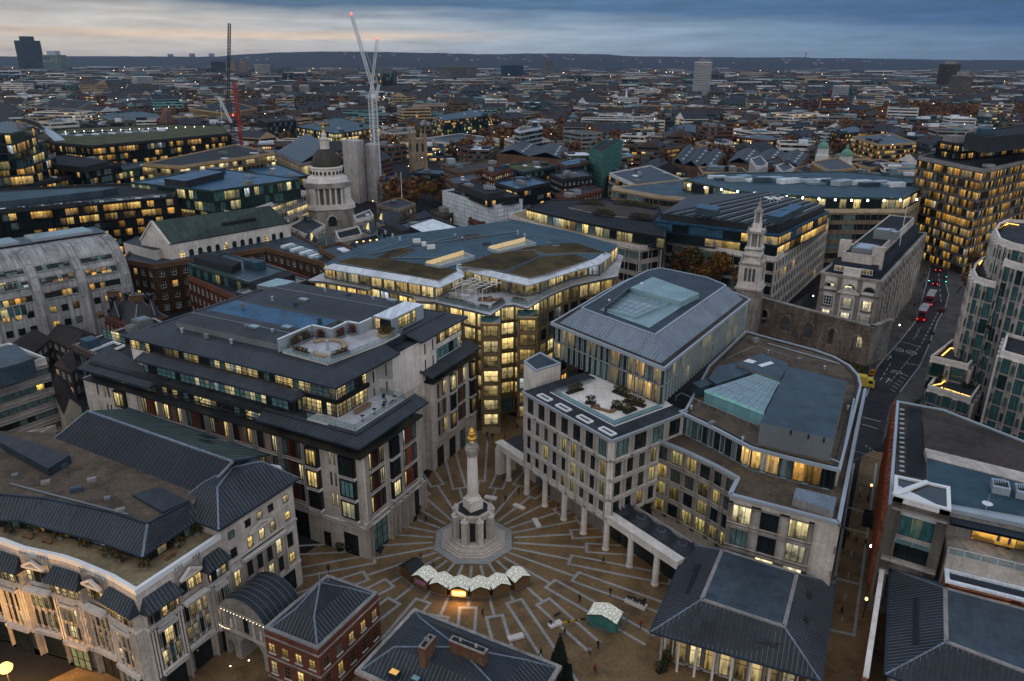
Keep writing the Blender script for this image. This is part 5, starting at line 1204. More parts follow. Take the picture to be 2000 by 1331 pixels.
ln((1685,815),(1720,824));ln((1684,829),(1715,838));ln((1668,880),(1716,896),.06);dash((1690,870),(1712,885),3)
for x,y in((1755,683),(1780,689)):
 c=P(x,y,.024)
 for k in range(24):
  a0,a1=2*math.pi*k/24,2*math.pi*(k+1)/24;M.poly([c+Vector((r*math.cos(a),r*1.3*math.sin(a),0)) for r,a in((1.25,a0),(1.5,a0),(1.5,a1),(1.25,a1))],mark)
M.build('road_markings',None,kind='structure')
M=MB();mark_=mark;mark=granite
for y0,x0,x1 in((990,1652,1700),(1028,1640,1692),(1128,1626,1680),(1228,1612,1672)):ln((x0,y0),(x1,y0+14),.3)
ln((1668,905),(1612,1240),.22);ln((1712,905),(1668,1240),.22)
for k in range(7):ln((1682-k*6,950+k*42),(1680-k*6,962+k*42),.09)
M.build('paving_strips',None,kind='structure');mark=mark_
def text(body,p,size,rotz,m,name,parent=None,rx=0.0,label=None,cat=None,kind=None,ext=.01):
 cu=bpy.data.curves.new(name,'FONT');cu.body=body;cu.size=size;cu.align_x='CENTER';cu.align_y='CENTER';cu.extrude=ext;cu.materials.append(m)
 ob=bpy.data.objects.new(name,cu);dg=None;COL.objects.link(ob);bpy.context.view_layer.update();me=bpy.data.meshes.new_from_object(ob);COL.objects.unlink(ob);bpy.data.objects.remove(ob)
 o=bpy.data.objects.new(name,me);COL.objects.link(o);o.location=Vector(p)-(parent.location if parent else VZ(0));o.rotation_euler=(rx,0,rotz)
 if parent:o.parent=parent
 return tagobj(o,label,cat,None,kind)
for x,y in((1755,683),(1780,689)):text('20',P(x,y,.02),1.7,-.55,mark,'road_markings',kind='structure')
text('BUS\nSTOP',P(1752,727,.02),1.5,-.55,mark,'road_markings',kind='structure');text('SLOW',P(1783,712,.02),1.3,-.55,mark,'road_markings',kind='structure')
M=MB()
def kerb(pts):
 for i in range(len(pts)-1):a,b=P(*pts[i],0),P(*pts[i+1],0);M.beam(a+VZ(.07),b+VZ(.07),.28,.13,granite)
kerb([(1692,775),(1713,716),(1757,668),(1787,630),(1800,590),(1812,545),(1822,500)]);kerb([(1757,767),(1796,716),(1812,680),(1831,628),(1846,602),(1853,576),(1847,555)])
M.build('kerb',None,kind='structure')
# church tower and ruined nave wall
tc=Vector((76.6,233.5,0));rt=math.atan2(-.47,.88)
t=thing('church_tower','ornate pale stone church tower in diminishing stages topped by a small spire','church tower',(76.6,233.5,0))
M=MB()
def sq(z0,z1,w,m=stone_w,M_=None):(M_ or M).box(tc.x,tc.y,z0+(tc.z if z0 else 0),w,w,z1-z0+(0 if z0 else tc.z),m,rt)
tc.z=3.2
sq(0,13.6,7.4,stone_d);sq(13.6,14.2,8.2,stone);sq(14.2,15.6,7.2);M.build('wall',t);M=MB()
sq(15.6,21.6,6.6);sq(21.6,22.2,7.4,stone_d)
cs,sn=Vector((math.cos(rt),math.sin(rt),0)),Vector((-math.sin(rt),math.cos(rt),0))
for ax,out in((cs,-sn),(-cs,sn),(sn,cs),(-sn,-cs)):
 for f in(-1.25,0,1.25):M.obox(tc+out*3.3+ax*(f-.42)+VZ(16.4),ax*.84,out*.04,(0,0,4.2),black);[M.obox(tc+out*3.34+ax*(f-.4)+VZ(16.5+k*.42),ax*.8,out*.05,(0,0,.16),stone_g) for k in range(10)]
 for f in(-2.9,-2.0,2.0,2.9):M.obox(tc+out*3.3+ax*(f-.2)+VZ(15.6),ax*.4,out*.28,(0,0,6),stone_w)
 M.poly([tc+out*3.35+ax*3.1*math.cos(math.pi*k/10)+VZ(22.2+2.0*math.sin(math.pi*k/10)) for k in range(11)],stone_w);M.poly([tc+out*2.6+ax*3.1*math.cos(math.pi*k/10)+VZ(22.2+2.0*math.sin(math.pi*k/10)) for k in range(11)][::-1],stone_w)
 for k in range(10):a0,a1=math.pi*k/10,math.pi*(k+1)/10;M.poly([tc+out*o+ax*3.1*math.cos(a)+VZ(22.2+2.0*math.sin(a)) for o,a in((3.5,a0),(3.5,a1),(2.5,a1),(2.5,a0))],stone_d)
M.build('belfry',t);M=MB()
sq(22.2,26.2,4.9);sq(26.2,26.6,5.5,stone_d);sq(24.2,24.5,5.6,stone_d);M.build('attic',t);M=MB()
sq(26.6,27.2,4.9);sq(27.2,31.6,2.6,stone_g)
for i in range(4):
 for f in(-1,-.55,.55,1):
  ax,out=((cs,-sn),(-cs,sn),(sn,cs),(-sn,-cs))[i];M.lathe(tc+out*1.95+ax*f*1.95+VZ(27.2),[(.3,0),(.24,.3),(.22,4),(.3,4.3)],stone_w,8)
sq(31.5,32.2,5.2,stone_d);sq(32.2,32.6,4.4)
for i in(-1,1):
 for j in(-1,1):M.lathe(tc+cs*2.1*i+sn*2.1*j+VZ(32.2),[(.28,0),(.34,.5),(.15,.8),(.2,1.1),(.04,1.6)],stone_d,8)
M.build('lantern',t);M=MB()
sq(32.6,34.6,2.5);sq(34.6,38,1.3,stone_g)
for i in(-1,1):
 for j in(-1,1):M.lathe(tc+cs*.85*i+sn*.85*j+VZ(34.6),[(.2,0),(.16,3.4)],stone_w,8)
sq(38,38.5,2.6,stone_d);M.lathe(tc+VZ(38.5),[(.95,0),(1.0,.4),(.6,.9),(.45,1.6),(.55,1.9),(.25,2.4),(.12,3.6),(.02,4.6)],stone_d,10);M.build('spire',t)
t=thing('ruined_wall','roofless ruined church wall of brick and stone with tall arched windows above a dark garden','ruin',(95,225,0))
ruin_m=mat('ruin_masonry',(.20,.155,.125),.9,.4,.3,brick=(.8,.35,.03,.3),streak=.4)
def arcade(p0,p1,z1,n,m,r=1.5,zsill=3.2,zs_=7.4,d=1.1):
 a,u,nn,L=edge(p0,p1);M=MB();u3,n3=Vector((u.x,u.y,0)),Vector((nn.x,nn.y,0));A0=Vector((a.x,a.y,0));cw=L/n
 def W3(x,y,z):return A0+u3*x-n3*y+VZ(z)
 for i in range(n):
  x0,cx=cw*i,cw*(i+.5)
  M.obox(W3(x0,0,0),u3*cw,-n3*d,(0,0,zsill),m);M.obox(W3(x0,0,zsill),u3*(cw/2-r),-n3*d,(0,0,z1-zsill),m);M.obox(W3(cx+r,0,zsill),u3*(cw/2-r),-n3*d,(0,0,z1-zsill),m)
  for k in range(8):
   a0,a1=math.pi*k/8,math.pi*(k+1)/8;xa,xb=cx+r*math.cos(a1),cx+r*math.cos(a0);za,zb=zs_+r*math.sin(a1),zs_+r*math.sin(a0)
   for y in(0,d):M.poly([W3(xa,y,za),W3(xb,y,zb),W3(xb,y,z1),W3(xa,y,z1)],m)
   M.poly([W3(xa,0,za),W3(xb,0,zb),W3(xb,d,zb),W3(xa,d,za)],m)
   M.beam(W3((xa)*1,-.06,za),W3(xb,-.06,zb),.3,.25,stone_d)
 M.obox(W3(-.2,-.2,z1),u3*(L+.4),-n3*(d+.4),(0,0,.35),stone_d);M.build('wall',t)
p0r,p1r=XY(1500,652,0),XY(1692,716,0)
arcade((80.5,238),p1r,12.2,5,ruin_m);arcade(p1r,(p1r[0]+9,p1r[1]+7),12.2,1,stone_d,r=.8);arcade((78.5,257),(80.5,238),10.5,3,ruin_m,r=1.2)
t_=thing('garden',None,None);bpy.data.objects.remove(t_)
M=MB();gq=[XY(*p,0) for p in((1480,655),(1690,725),(1672,790),(1600,770),(1480,690))];M.poly([V3(p,.02) for p in ccw(gq)],mat('garden_soil',(.03,.028,.02),.95,.4,.4,bump=1));M.build('garden_bed',None,kind='structure')
M=MB()
r_=random.Random(5)
for i in range(900):
 f,g=r_.random(),r_.random();a=Vector(p0r)*(1-f)+Vector(p1r)*f+Vector((-.46,-.89))*(2+g*12)+Vector((0,0));leafmass(M,(a.x,a.y,.35),.5,.5,.4,5,.25,HG+[leaf_y],r_=r_)
M.build('ground_cover',None,kind='stuff')
# white classical stone block by the road
N0=XY(1707,705,0);uN=(Vector(XY(1830,500,0))-Vector(XY(1712,700,0))).normalized();
nz=24.0;c_f=Vector(XY(1722,550,nz));c_l=Vector(XY(1606,532,nz));uN=(Vector(XY(1808,456,nz))-c_f).normalized();vN=Vector((-uN.y,uN.x));wN=(c_l-c_f).dot(vN)
Lr=(Vector(XY(1808,456,nz))-c_f).length
fN=[tuple(c_f),tuple(c_f+uN*Lr),tuple(c_f+uN*Lr+vN*wN),tuple(c_f+vN*wN)]
B=Bld('stone_building','grand classical pale stone building with lit arched windows facing the ruined church','building',fN[0])
B['wall'].prism(fN,0,nz,stone_w,asph_roof);fN=ccw(fN);parapet(B['wall'],inset(fN,-.5),nz-.5,.7,1.0,stone_d)
g_n=glass('classical_glass',.55,(1,.8,.4),(1,.9,.6),strength=1.0,blind=.3)
def Nf(p0,p1,n,main):
 a,u,nn,L=edge(p0,p1);rz=math.atan2(u.y,u.x);u3,n3=V3(u,0),V3(nn,0);A0=Vector((*a,0));cw=L/n
 for z in(8.2,18.6):B['wall'].obox(A0+VZ(z),u3*L,n3*.6,(0,0,.5),stone_d,'k')
 for i in range(n+1):B['wall'].obox(A0+u3*min(max(cw*i-.6,0),L-1.2),u3*1.2,n3*.45,(0,0,nz-.5),stone if main else stone_d,'k')
 for i in range(n):
  x=cw*(i+.5);c=A0+u3*x+n3*.03
  for z,h in((9.6,3.0),(14.2,3.0)):
   B.win(c+VZ(z),rz,2.4 if main else 1.9,h,3,3,g_n if main else g_dk,white_p if main else stone_g,.14);B['wall'].obox(A0+u3*(x-1.6)+VZ(z-.45),u3*3.2,n3*.5,(0,0,.35),stone_d,'k')
   for s in(-1.55,1.25):B['wall'].obox(A0+u3*(x+s)+VZ(z),u3*.3,n3*.3,(0,0,h),stone_w,'k')
  B.win(c+VZ(2.2),rz,2.2,3.6,3,3,g_n if main else g_dk,white_p if main else stone_g,.12)
  k=10;W_=B.n('arched_window');W_.poly([c+u3*1.6*math.cos(math.pi*j/k)+VZ(20.0+1.6*math.sin(math.pi*j/k)) for j in range(k+1)],g_n if main and i!=n-1 else glass_d)
  for j in range(k):a0,a1=math.pi*j/k,math.pi*(j+1)/k;W_.beam(c+n3*.08+u3*1.68*math.cos(a0)+VZ(20.0+1.68*math.sin(a0)),c+n3*.08+u3*1.68*math.cos(a1)+VZ(20.0+1.68*math.sin(a1)),.3,.25,stone_d)
for i in range(4):
 p0,p1=fN[i],fN[(i+1)%4]
 if not faces_cam(p0,p1,-.15):continue
 L=edge(p0,p1)[3];Nf(p0,p1,3 if L<30 else round(L/6),L<30)
 if L<30:
  a,u,nn,L=edge(p0,p1);c=Vector((*(a+u*L/2),18.9));tri(B['wall'],c,V3(u,0),V3(nn,0),6.5,1.9,.6,stone_w)
  B['wall'].obox(Vector((*(a+u*(L/2-2.4)),nz)),V3(u,0)*4.8,V3(-nn,0)*1.2,(0,0,2.6),stone_w)
B['mansard'].prism(inset(fN,2.2),nz,nz+3.4,lead_p,asph_roof)
mq=inset(fN,2.2)
for i in range(4):
 p0,p1=mq[i],mq[(i+1)%4];a,u,nn,L=edge(p0,p1)
 if L<30 and faces_cam(p0,p1,0):
  for f in(.2,.8):B.win(Vector((*(a+u*L*f+nn*.75),nz+.9)),math.atan2(u.y,u.x),3.4,1.7,4,1,g_bright,white_p,.14,name='dormer_window');B.n('dormer').obox(Vector((*(a+u*(L*f-1.9)),nz+.3)),V3(u,0)*3.8,V3(nn,0)*.7,(0,0,2.7),lead_p)
up2=ccw([tuple(Vector(p)) for p in inset(fN,4.2)]);B['attic'].prism(up2,nz+3.3,nz+6.0,stone,asph_roof);parapet(B['attic'],up2,nz+5.9,.4,.4,stone)
for(x,y) in((1651,480),(1716,494)):c=XY(x,y,31);B.n('chimney').box(*c,nz+2,1.9,3.2,6.8,stone,math.atan2(uN.y,uN.x));
for(x,y,w,d,h) in((1724,460,4,5,3),(1738,458,3,3,2.6),(1744,462,3,3,2.6),(1690,484,9,6,1.4)):M=B.n('roof_plant');plant_box(M,*XY(x,y,nz+7),nz+6,w,d,h,math.atan2(uN.y,uN.x),alu_d,alu)
pm_=P(1757,480,nz+6);B.n('flagpole').tube([pm_,pm_+VZ(13)],.09,white_p,6)
B.finish()
# the middle distance
FOOT=[] #footprints already built on(for the filler city)
def inpoly(p,pl):
 c=False;n=len(pl)
 for i in range(n):
  a,b=pl[i],pl[i-1]
  if(a[1]>p[1])!=(b[1]>p[1]) and p[0]<(b[0]-a[0])*(p[1]-a[1])/(b[1]-a[1])+a[0]:c=not c
 return c
def roofxy(pts,z,depth=None):
 q=[Vector(XY(x,y,z)) for x,y in pts]
 if len(q)==2:a,b=q;d=(b-a).normalized();n=Vector((-d.y,d.x));n=n if n.dot(a)>0 else-n;q=[a,b,b+n*depth,a+n*depth]
 elif len(q)==3:q=[q[0],q[1],q[2],q[0]+q[2]-q[1]]
 return ccw([tuple(p) for p in q])
def clutter(B,pl,z,n,big=1.0,r_=None,sky=True):
 r_=r_ or rnd;xs,ys=[p[0] for p in pl],[p[1] for p in pl];a,u,nn,L=edge(pl[0],pl[1]);rot=math.atan2(u.y,u.x);k=0;t=0;q=inset(pl,2.0)
 while k<n and t<n*12:
  t+=1;p=(r_.uniform(min(xs),max(xs)),r_.uniform(min(ys),max(ys)))
  if not inpoly(p,q):continue
  k+=1;M=B.n('roof_plant');s=r_.random()
  if s<.5:plant_box(M,*p,z,r_.uniform(2,6)*big,r_.uniform(2,4)*big,r_.uniform(1.2,2.8),rot,r_.choice([alu_d,zinc,alu,stone_g]),alu_d)
  elif s<.75:M.box(*p,z,r_.uniform(3,8)*big,r_.uniform(3,6)*big,r_.uniform(2,3.2),r_.choice([black_b,stone_g,zinc_t,zinc]),rot)
  elif sky:M.box(*p,z,r_.uniform(2,6)*big,r_.uniform(1.5,3)*big,.5,r_.choice([sky_glass,sheet_w,white_p]),rot)
  else:M.lathe((*p,z),[(.7,0),(.7,1.2),(.5,1.3)],alu,10)
def block(name,label,cat,pts,z,wall,pane,depth=None,style='grid',bay=3.0,fh=3.7,roof=None,ncl=5,z0=0.0,par=.8,base=None,top=None,group=None,pw=.8,bh=1.3,proj=.35,finish=True,poly=None):
 pl=poly or roofxy(pts,z,depth);pl=ccw(pl);FOOT.append(inset(pl,-2.5))
 B=Bld(name,label,cat,pl[0],group);B.pl=pl;B.z=z
 B['wall'].prism(pl,z0,z-.05,wall,roof or asph_roof);parapet(B['wall'],pl,z-.1,par,.5,wall)
 nf=max(1,round((z-z0-1.0)/fh))
 for i in range(len(pl)):
  p0,p1=pl[i],pl[(i+1)%len(pl)];L=edge(p0,p1)[3]
  if L<3 or not faces_cam(p0,p1,-.12):continue
  nb=max(1,round(L/bay))
  if style=='grid':facade(B,p0,p1,z0+.2,z-.8,nb,nf,pane,None,wall,pw=pw,bh=bh,proj=proj,ribbon=True)
  elif style=='ribbon':facade(B,p0,p1,z0+.2,z-.8,nb,nf,pane,black,wall,pw=.02,bh=bh,proj=proj*.6,ribbon=True,ny=1)
  elif style=='curtain':facade(B,p0,p1,z0+.2,z-.6,nb,nf,pane,black,wall,pw=.02,bh=.45,proj=.15,ribbon=True,ny=1,fw=.2)
  elif style=='punch':facade(B,p0,p1,z0+.2,z-1.0,nb,nf,pane,white_p,wall,pw=bay*.55,bh=fh*.45,proj=.25,nx=2,ny=2)
 clutter(B,pl,z+.02,ncl)
 return B.finish() if finish else B
def setback(B,pts,z0,z1,wall,pane,bay=3,roof=None,style='curtain',ncl=3,poly=None,part='upper_wall'):
 pl=ccw(poly or roofxy(pts,z1));B[part].prism(pl,z0,z1-.05,wall,roof or asph_roof);parapet(B[part],pl,z1-.1,.5,.4,wall);nf=max(1,round((z1-z0)/3.9))
 for i in range(len(pl)):
  p0,p1=pl[i],pl[(i+1)%len(pl)];L=edge(p0,p1)[3]
  if L<2.5 or not faces_cam(p0,p1,-.1) or pane is None:continue
  facade(B,p0,p1,z0+.1,z1-.3,max(1,round(L/bay)),nf,pane,black if style=='curtain' else None,wall,pw=.02 if style=='curtain' else.7,bh=.5 if style=='curtain' else 1.1,proj=.15 if style=='curtain' else.3,ribbon=True,ny=1,part=part,fw=.16)
 clutter(B,pl,z1,ncl);return pl
B=block('office_building','long dark office block with rows of amber lit windows and curved grey roof, left edge','office building',[(-60,418),(0,413),(100,405),(175,397),(260,389),(336,383),(347,374),(335,362),(210,362),(45,370),(-60,374)],32,black_b,g_amber,style='grid',bay=2.3,fh=3.6,pw=.7,bh=.9,proj=.4,ncl=0,roof=asph_roof,finish=False)
B['upper_roof'].prism(roofxy([(-60,400),(60,388),(200,372),(230,366),(60,372),(-60,380)],34.5),32,34.5,zinc,zinc_t)
for i in range(26):p=P(10+i*12.2,408-i*1.05,32.4);B.n('rooflight').box(p.x,p.y,32.0,3.6,2.6,.5,sky_glass if i%3 else white_p,.4)
B.finish()
PA,PB=Vector(XY(-110,612,17)),Vector(XY(257,541,17));d=(PB-PA).normalized();nb=Vector((-d.y,d.x));nb=nb if nb.dot(PA)>0 else-nb
B=Bld('concrete_building','grey concrete building with a curved shoulder and slanted window strips, left of brick offices','building',PB);LEN=(PB-PA).length
prof=[(0,0),(0,14),(.6,18),(2.0,22),(4.5,25.5),(8,28.2),(12,29.4),(26,30)]
FOOT.append([tuple(PA-nb),tuple(PB-nb),tuple(PB+nb*28),tuple(PA+nb*28)])
def Tp(x,o,z):q=PA+d*x+nb*o;return Vector((q.x,q.y,z))
for i in range(len(prof)-1):B['wall'].poly([Tp(0,*prof[i]),Tp(LEN,*prof[i]),Tp(LEN,*prof[i+1]),Tp(0,*prof[i+1])],concrete,[(0,i*4),(LEN,i*4),(LEN,i*4+4),(0,i*4+4)])
B['wall'].poly([Tp(LEN,o,z) for o,z in prof]+[Tp(LEN,26,0)],concrete)
for k in range(9): #raised ribs between the bays
 x=LEN-2-k*13;R_=B.n('rib')
 for i in range(1,len(prof)-2):R_.beam(Tp(x,prof[i][0]-.1,prof[i][1]),Tp(x,prof[i+1][0]-.1,prof[i+1][1]),2.2,.9,concrete)
 R_.beam(Tp(x,-.1,0),Tp(x,-.1,14.2),2.2,.9,concrete)
 if x<14:continue
 for(za,oa,zb,ob,pn) in((15.2,.05,17.4,.5,g_amber),(19.6,1.05,21.6,1.8,g_amber),(23.4,2.9,25.0,4.0,g_dk)):
  M=B.n('window_strip');q=[Tp(x-11.2,oa-.12,za),Tp(x-1.8,oa-.12,za),Tp(x-1.8,ob-.12,zb),Tp(x-11.2,ob-.12,zb)];M.poly(q,pn,[(k*9+.01,za),(k*9+5.99,za),(k*9+5.99,za+.99),(k*9+.01,za+.99)])
  for s in range(7):M.beam(q[0]+(q[1]-q[0])*s/6,q[3]+(q[2]-q[3])*s/6,.16,.14,black)
  M.beam(q[0],q[1],.5,.3,concrete);M.beam(q[3],q[2],.4,.3,concrete)
 for j in range(3):
  for z,h in((10.4,2.1),(5.6,2.1)):B.win(Tp(x-3.2-j*3.3,-.06,z),math.atan2(d.y,d.x),1.9,h,2,1,g_amber,black,.12)
M=B.n('atrium_window');x=LEN-32;M.poly([Tp(x-8.5,-.6,12),Tp(x,-.6,12),Tp(x,1.8,22),Tp(x-8.5,1.8,22)],g_green,[(.1,.1),(4.9,.1),(4.9,3.9),(.1,3.9)])
for s in range(6):M.beam(Tp(x-8.5+s*1.7,-.7,12),Tp(x-8.5+s*1.7,1.7,22),.15,.15,alu)
B['roof'].poly([Tp(0,14,30.1),Tp(LEN,14,30.1),Tp(LEN,26,30.1),Tp(0,26,30.1)],zinc);
for k in range(4):B.n('rooflight').prism(ccw([tuple(Tp(LEN-4-k*22-dx,o,0).xy) for dx,o in((0,15),(18,15),(18,24),(0,24))]),30.05,31.0,alu,sky_glass)
B.finish()
ef=[Vector(XY(331,478,23)),Vector(XY(566,436,23))];er=[Vector(XY(296,433,30.5)),Vector(XY(527,402,30.5))]
eb=[er[i]*2-ef[i] for i in(0,1)];pl=ccw([tuple(ef[0]),tuple(ef[1]),tuple(eb[1]),tuple(eb[0])]);FOOT.append(pl)
B=Bld('hall','pale stone hall with a big plain green grey pitched roof left of the domed courthouse','hall',pl[0])
B['wall'].prism(pl,0,22.8,stone_w);E3=lambda p,z:Vector((p.x,p.y,z))
poly_roof(B['roof'],[E3(ef[0],23),E3(ef[1],23),E3(er[1],30.5),E3(er[0],30.5)],copper_h);poly_roof(B['roof'],[E3(eb[1],23),E3(eb[0],23),E3(er[0],30.5),E3(er[1],30.5)],copper_h)
for k in(0,1):B['gable'].poly([E3(ef[k],22.8),E3(eb[k],22.8),E3(er[k],30.4)],stone_w)
B['roof'].beam(E3(ef[0],23),E3(er[0],30.6),.9,.5,stone_w);B['roof'].beam(E3(eb[0],23),E3(er[0],30.6),.9,.5,stone_w);B['roof'].beam(E3(ef[0],23),E3(ef[1],23),.5,.3,lead_p)
a,u,n,L=edge(tuple(ef[0]),tuple(ef[1]));n=n if n.dot(-a)>0 else-n
for k in range(13):
 c=a+u*(L*(k+1.2)/14.5)+n*.03;M=B.n('arched_window');c3=Vector((*c,17.5));u3=V3(u,0);M.poly([c3-u3*.9,c3+u3*.9]+[c3+u3*.9*math.cos(math.pi*j/8)+VZ(1.6+.9*math.sin(math.pi*j/8)) for j in range(9)],glass_d if k%5 else g_bright)
B.n('roof_opening').obox(Vector((*(a*.25+ef[1]*.45+er[1]*.3),26)),u3*-14,V3(-n,0)*4,(0,0,1.2),black)
B['annex'].prism(roofxy([(241,474),(303,490),(331,478),(270,462)],21),0,21,stone_w,lead_p)
B.finish()
B=block('brick_building','large brown brick office building with small arched windows below the green roofed hall','office building',[(241,510),(301,521),(520,487),(634,517),(655,500),(560,450),(262,480)],17.5,brick_b,g_lo,style='punch',bay=4.0,fh=4.2,roof=lead_p,ncl=0,finish=False)
for k in range(8):p=P(562+k*9,478+k*3.2,18.5);B.n('rooflight').box(p.x,p.y,17.5,2.2,5.5,1.0,sky_glass if k%2 else white_p,-.5)
B.finish()
B=block('brick_building','red brick building with teal glass upper storey and black plant, behind the lead roofed offices','office building',[(366,541),(463,585),(602,546),(490,505)],17,brick_r,g_lo,style='punch',bay=3.2,fh=3.6,ncl=0,roof=felt,finish=False)
setback(B,[(367,517),(487,553),(560,530),(440,496)],17,21,glass_g,g_green,2.4,zinc,ncl=2)
for q in([(378,502),(452,522),(470,512),(400,492)],[(486,551),(503,558),(576,536),(556,528)]):B.n('plant_screen').prism(roofxy(q,23.3),20.9,23.3,black_b,asph_roof)
setback(B,[(462,572),(500,585),(600,549),(562,538)],17,19.5,glass_g,g_green,2.2,stone_g,ncl=0)
B.finish()
B=block('brick_house','ornate dark red brick house with steep gables and white sash windows below the concrete building','house',[(205,622),(262,646),(330,622),(268,596)],11,brick_r,g_dk,style='punch',bay=2.6,fh=3.4,ncl=0,finish=False)
hip_roof(B,'roof',B.pl,11,16.5,5.0,tile_d)
for x,y in((225,607),(253,600),(295,603)):q=roofxy([(x-12,y+8),(x+8,y+14),(x+14,y+4)],13);hip_roof(B,'gable_roof',q,13,18.5,3.0,tile_d);B['gable'].prism(inset(q,.2),10,12.8,brick_r)
stack(B,XY(222,580,17),3.2,1.4,10,19,.3,2);stack(B,XY(268,585,17),3.8,1.4,10,18.5,.3,3)
B.finish()
B=block('office_building','low dark brick block with white edged flat roofs beside the lead roofed offices','office building',[(142,678),(172,691),(197,699),(286,655),(322,634),(303,624),(213,653)],18.5,brick_k,g_dk,style='ribbon',bay=1.5,fh=3.8,ncl=3,roof=felt,finish=False)
parapet(B['coping'],B.pl,18.9,.25,.6,white_p);q=roofxy([(172,688),(197,697),(245,676),(222,668)],18.8);parapet(B['coping'],q,18.6,.5,.5,white_p);B.finish()
p0,p1=Vector(XY(-70,752,21)),Vector(XY(91,704,21));dd=(p1-p0).normalized();nn=Vector((-dd.y,dd.x));nn=nn if nn.dot(p0)>0 else-nn
B=block('hotel','pale hotel with bands of curtained windows at the left edge, a few windows lit orange','hotel',None,21,stone_w,g_hotel,style='ribbon',bay=1.6,fh=3.3,bh=1.75,proj=.6,ncl=0,poly=[tuple(p0),tuple(p1),tuple(p1+nn*17),tuple(p0+nn*17)],finish=False)
B.n('plant_room').prism(roofxy([(-60,735),(30,712),(66,700),(30,672),(-60,690)],25),21,25,zinc,zinc);B.finish()
def house(name,label,pts,z,zr,wall,roofm,pane=None,cat='house',gable=True):
 pl=roofxy(pts,z);FOOT.append(pl);B=Bld(name,label,cat,pl[0]);B['wall'].prism(pl,0,z,wall,roofm);q=[Vector(p) for p in pl]
 k=0 if(q[1]-q[0]).length>(q[2]-q[1]).length else 1;q=q[k:]+q[:k];m0,m1=(q[3]+q[0])/2,(q[1]+q[2])/2
 e=(q[1]-q[0]).normalized()*.0
 for f in([V3(q[0],z),V3(q[1],z),V3(m1,zr),V3(m0,zr)],[V3(q[2],z),V3(q[3],z),V3(m0,zr),V3(m1,zr)]):poly_roof(B['roof'],[p+VZ(.05) for p in f],roofm)
 B['gable'].poly([V3(q[3],z),V3(q[0],z),V3(m0,zr)],wall);B['gable'].poly([V3(q[1],z),V3(q[2],z),V3(m1,zr)],wall)
 if pane:
  for i in range(4):
   if faces_cam(tuple(q[i]),tuple(q[(i+1)%4]),0):facade(B,tuple(q[i]),tuple(q[(i+1)%4]),.5,z-.3,max(1,round((q[(i+1)%4]-q[i]).length/3.4)),max(1,round(z/3.4)),pane,white_p,wall,pw=2.0,bh=1.7,proj=.12,nx=2,ny=2)
 return B.finish()
house('house','cream rendered house with a blind gable wall behind the hotel',[(100,760),(125,812),(158,795)],12,15,cream,tile_d,None)
house('house','low house with dark tiled roof between the concrete building and the white edged roofs',[(105,712),(140,728),(170,700)],8,10.5,brick_k,tile_d,g_lo)
house('house','dark tiled row house at the foot of the concrete building, left side',[(0,690),(60,694),(100,660)],7,9.5,brick_k,tile_d,g_dk)
house('house','dark tiled row house at the foot of the concrete building, beside the red house',[(90,660),(140,680),(190,655)],7,9.5,brick_k,tile_d,g_dk)
house('outbuilding','small flat white annex with a lamp between the hotel and the dark brick block',[(125,842),(150,862),(185,845)],7,8.2,cream,felt,None,'outbuilding')
block('office_building','plain brown block under the slate hall at the left frame edge','office building',[(-60,905),(30,880),(110,835)],12,cream,g_dk,style='punch',bay=3,ncl=1)
B=block('office_building','glass and white stone office block with blue grey roof, left of the courthouse dome','office building',[(343,395),(468,420),(598,376),(480,355)],25,stone_w,g_sq,style='grid',bay=5,fh=4.0,pw=2.4,bh=2.0,ncl=0,roof=felt,finish=False)
setback(B,[(256,357),(416,374),(585,350),(420,330)],24.9,34,glass_g,g_green,2.4,zinc_b,ncl=6);B.n('plant_screen').prism(roofxy([(320,349),(362,354),(436,336),(398,331)],37),34,37,black_b,zinc_b);B.finish()
block('office_building','long buff framed office block with two lit glass storeys above the blue roofed block','office building',[(278,322),(350,327),(536,300),(460,284)],31,stone_b,g_sq,style='grid',bay=3.4,fh=3.9,pw=.6,ncl=4,roof=felt)
B=block('office_building','black glass office slab with thin lit floors, far left behind the amber lit block','office building',[(47,318),(165,334),(236,322),(130,305)],30,black_b,g_lo,style='curtain',bay=2.5,ncl=2,finish=False);B.n('roof_slab').prism(roofxy([(47,313),(160,327),(212,315),(130,302)],33),30,33,black_b,asph_roof);B.finish()
block('office_building','brown roofed block with lit storeys at the left edge below the tiered glass offices','office building',[(-40,352),(30,368),(140,346),(60,330)],27,black_b,g_amber,style='grid',bay=3,ncl=3,roof=felt_b)
block('office_building','green glass block beside the black slab, left of the buff framed office','office building',[(205,318),(240,334),(300,325),(270,308)],27,glass_g,g_green,style='curtain',bay=2.2,ncl=2,roof=zinc)
B=block('office_building','long office block with a planted roof edged in lights and two rows of amber windows','office building',[(60,266),(110,281),(180,287),(450,262),(430,246),(330,244),(130,252)],38,black_b,g_amber,style='grid',bay=2.6,fh=4.2,pw=.5,bh=1.1,ncl=0,roof=green_roof,finish=False)
for k in range(12):p=P(135+k*16,262-k*.9,39);B.n('roof_canopy').box(p.x,p.y,38,9,16,1.2,sheet_w if k%2 else sky_glass,.3)
for k in range(16):p=P(128+k*18,259-k*.7,39.6);B.n('roof_lamp').lathe(p,[(.25,0),(.3,.5),(.05,.8)],glow('roof_lamp_glow',(1,.85,.55),4,False),6)
B.finish()
B=block('office_building','tiered green glass offices with a swooping roof edge at the far left','office building',[(-60,330),(60,322),(108,305),(40,290)],36,alu_d,g_amber,style='curtain',bay=3,fh=4.4,ncl=0,roof=deck_b,finish=False)
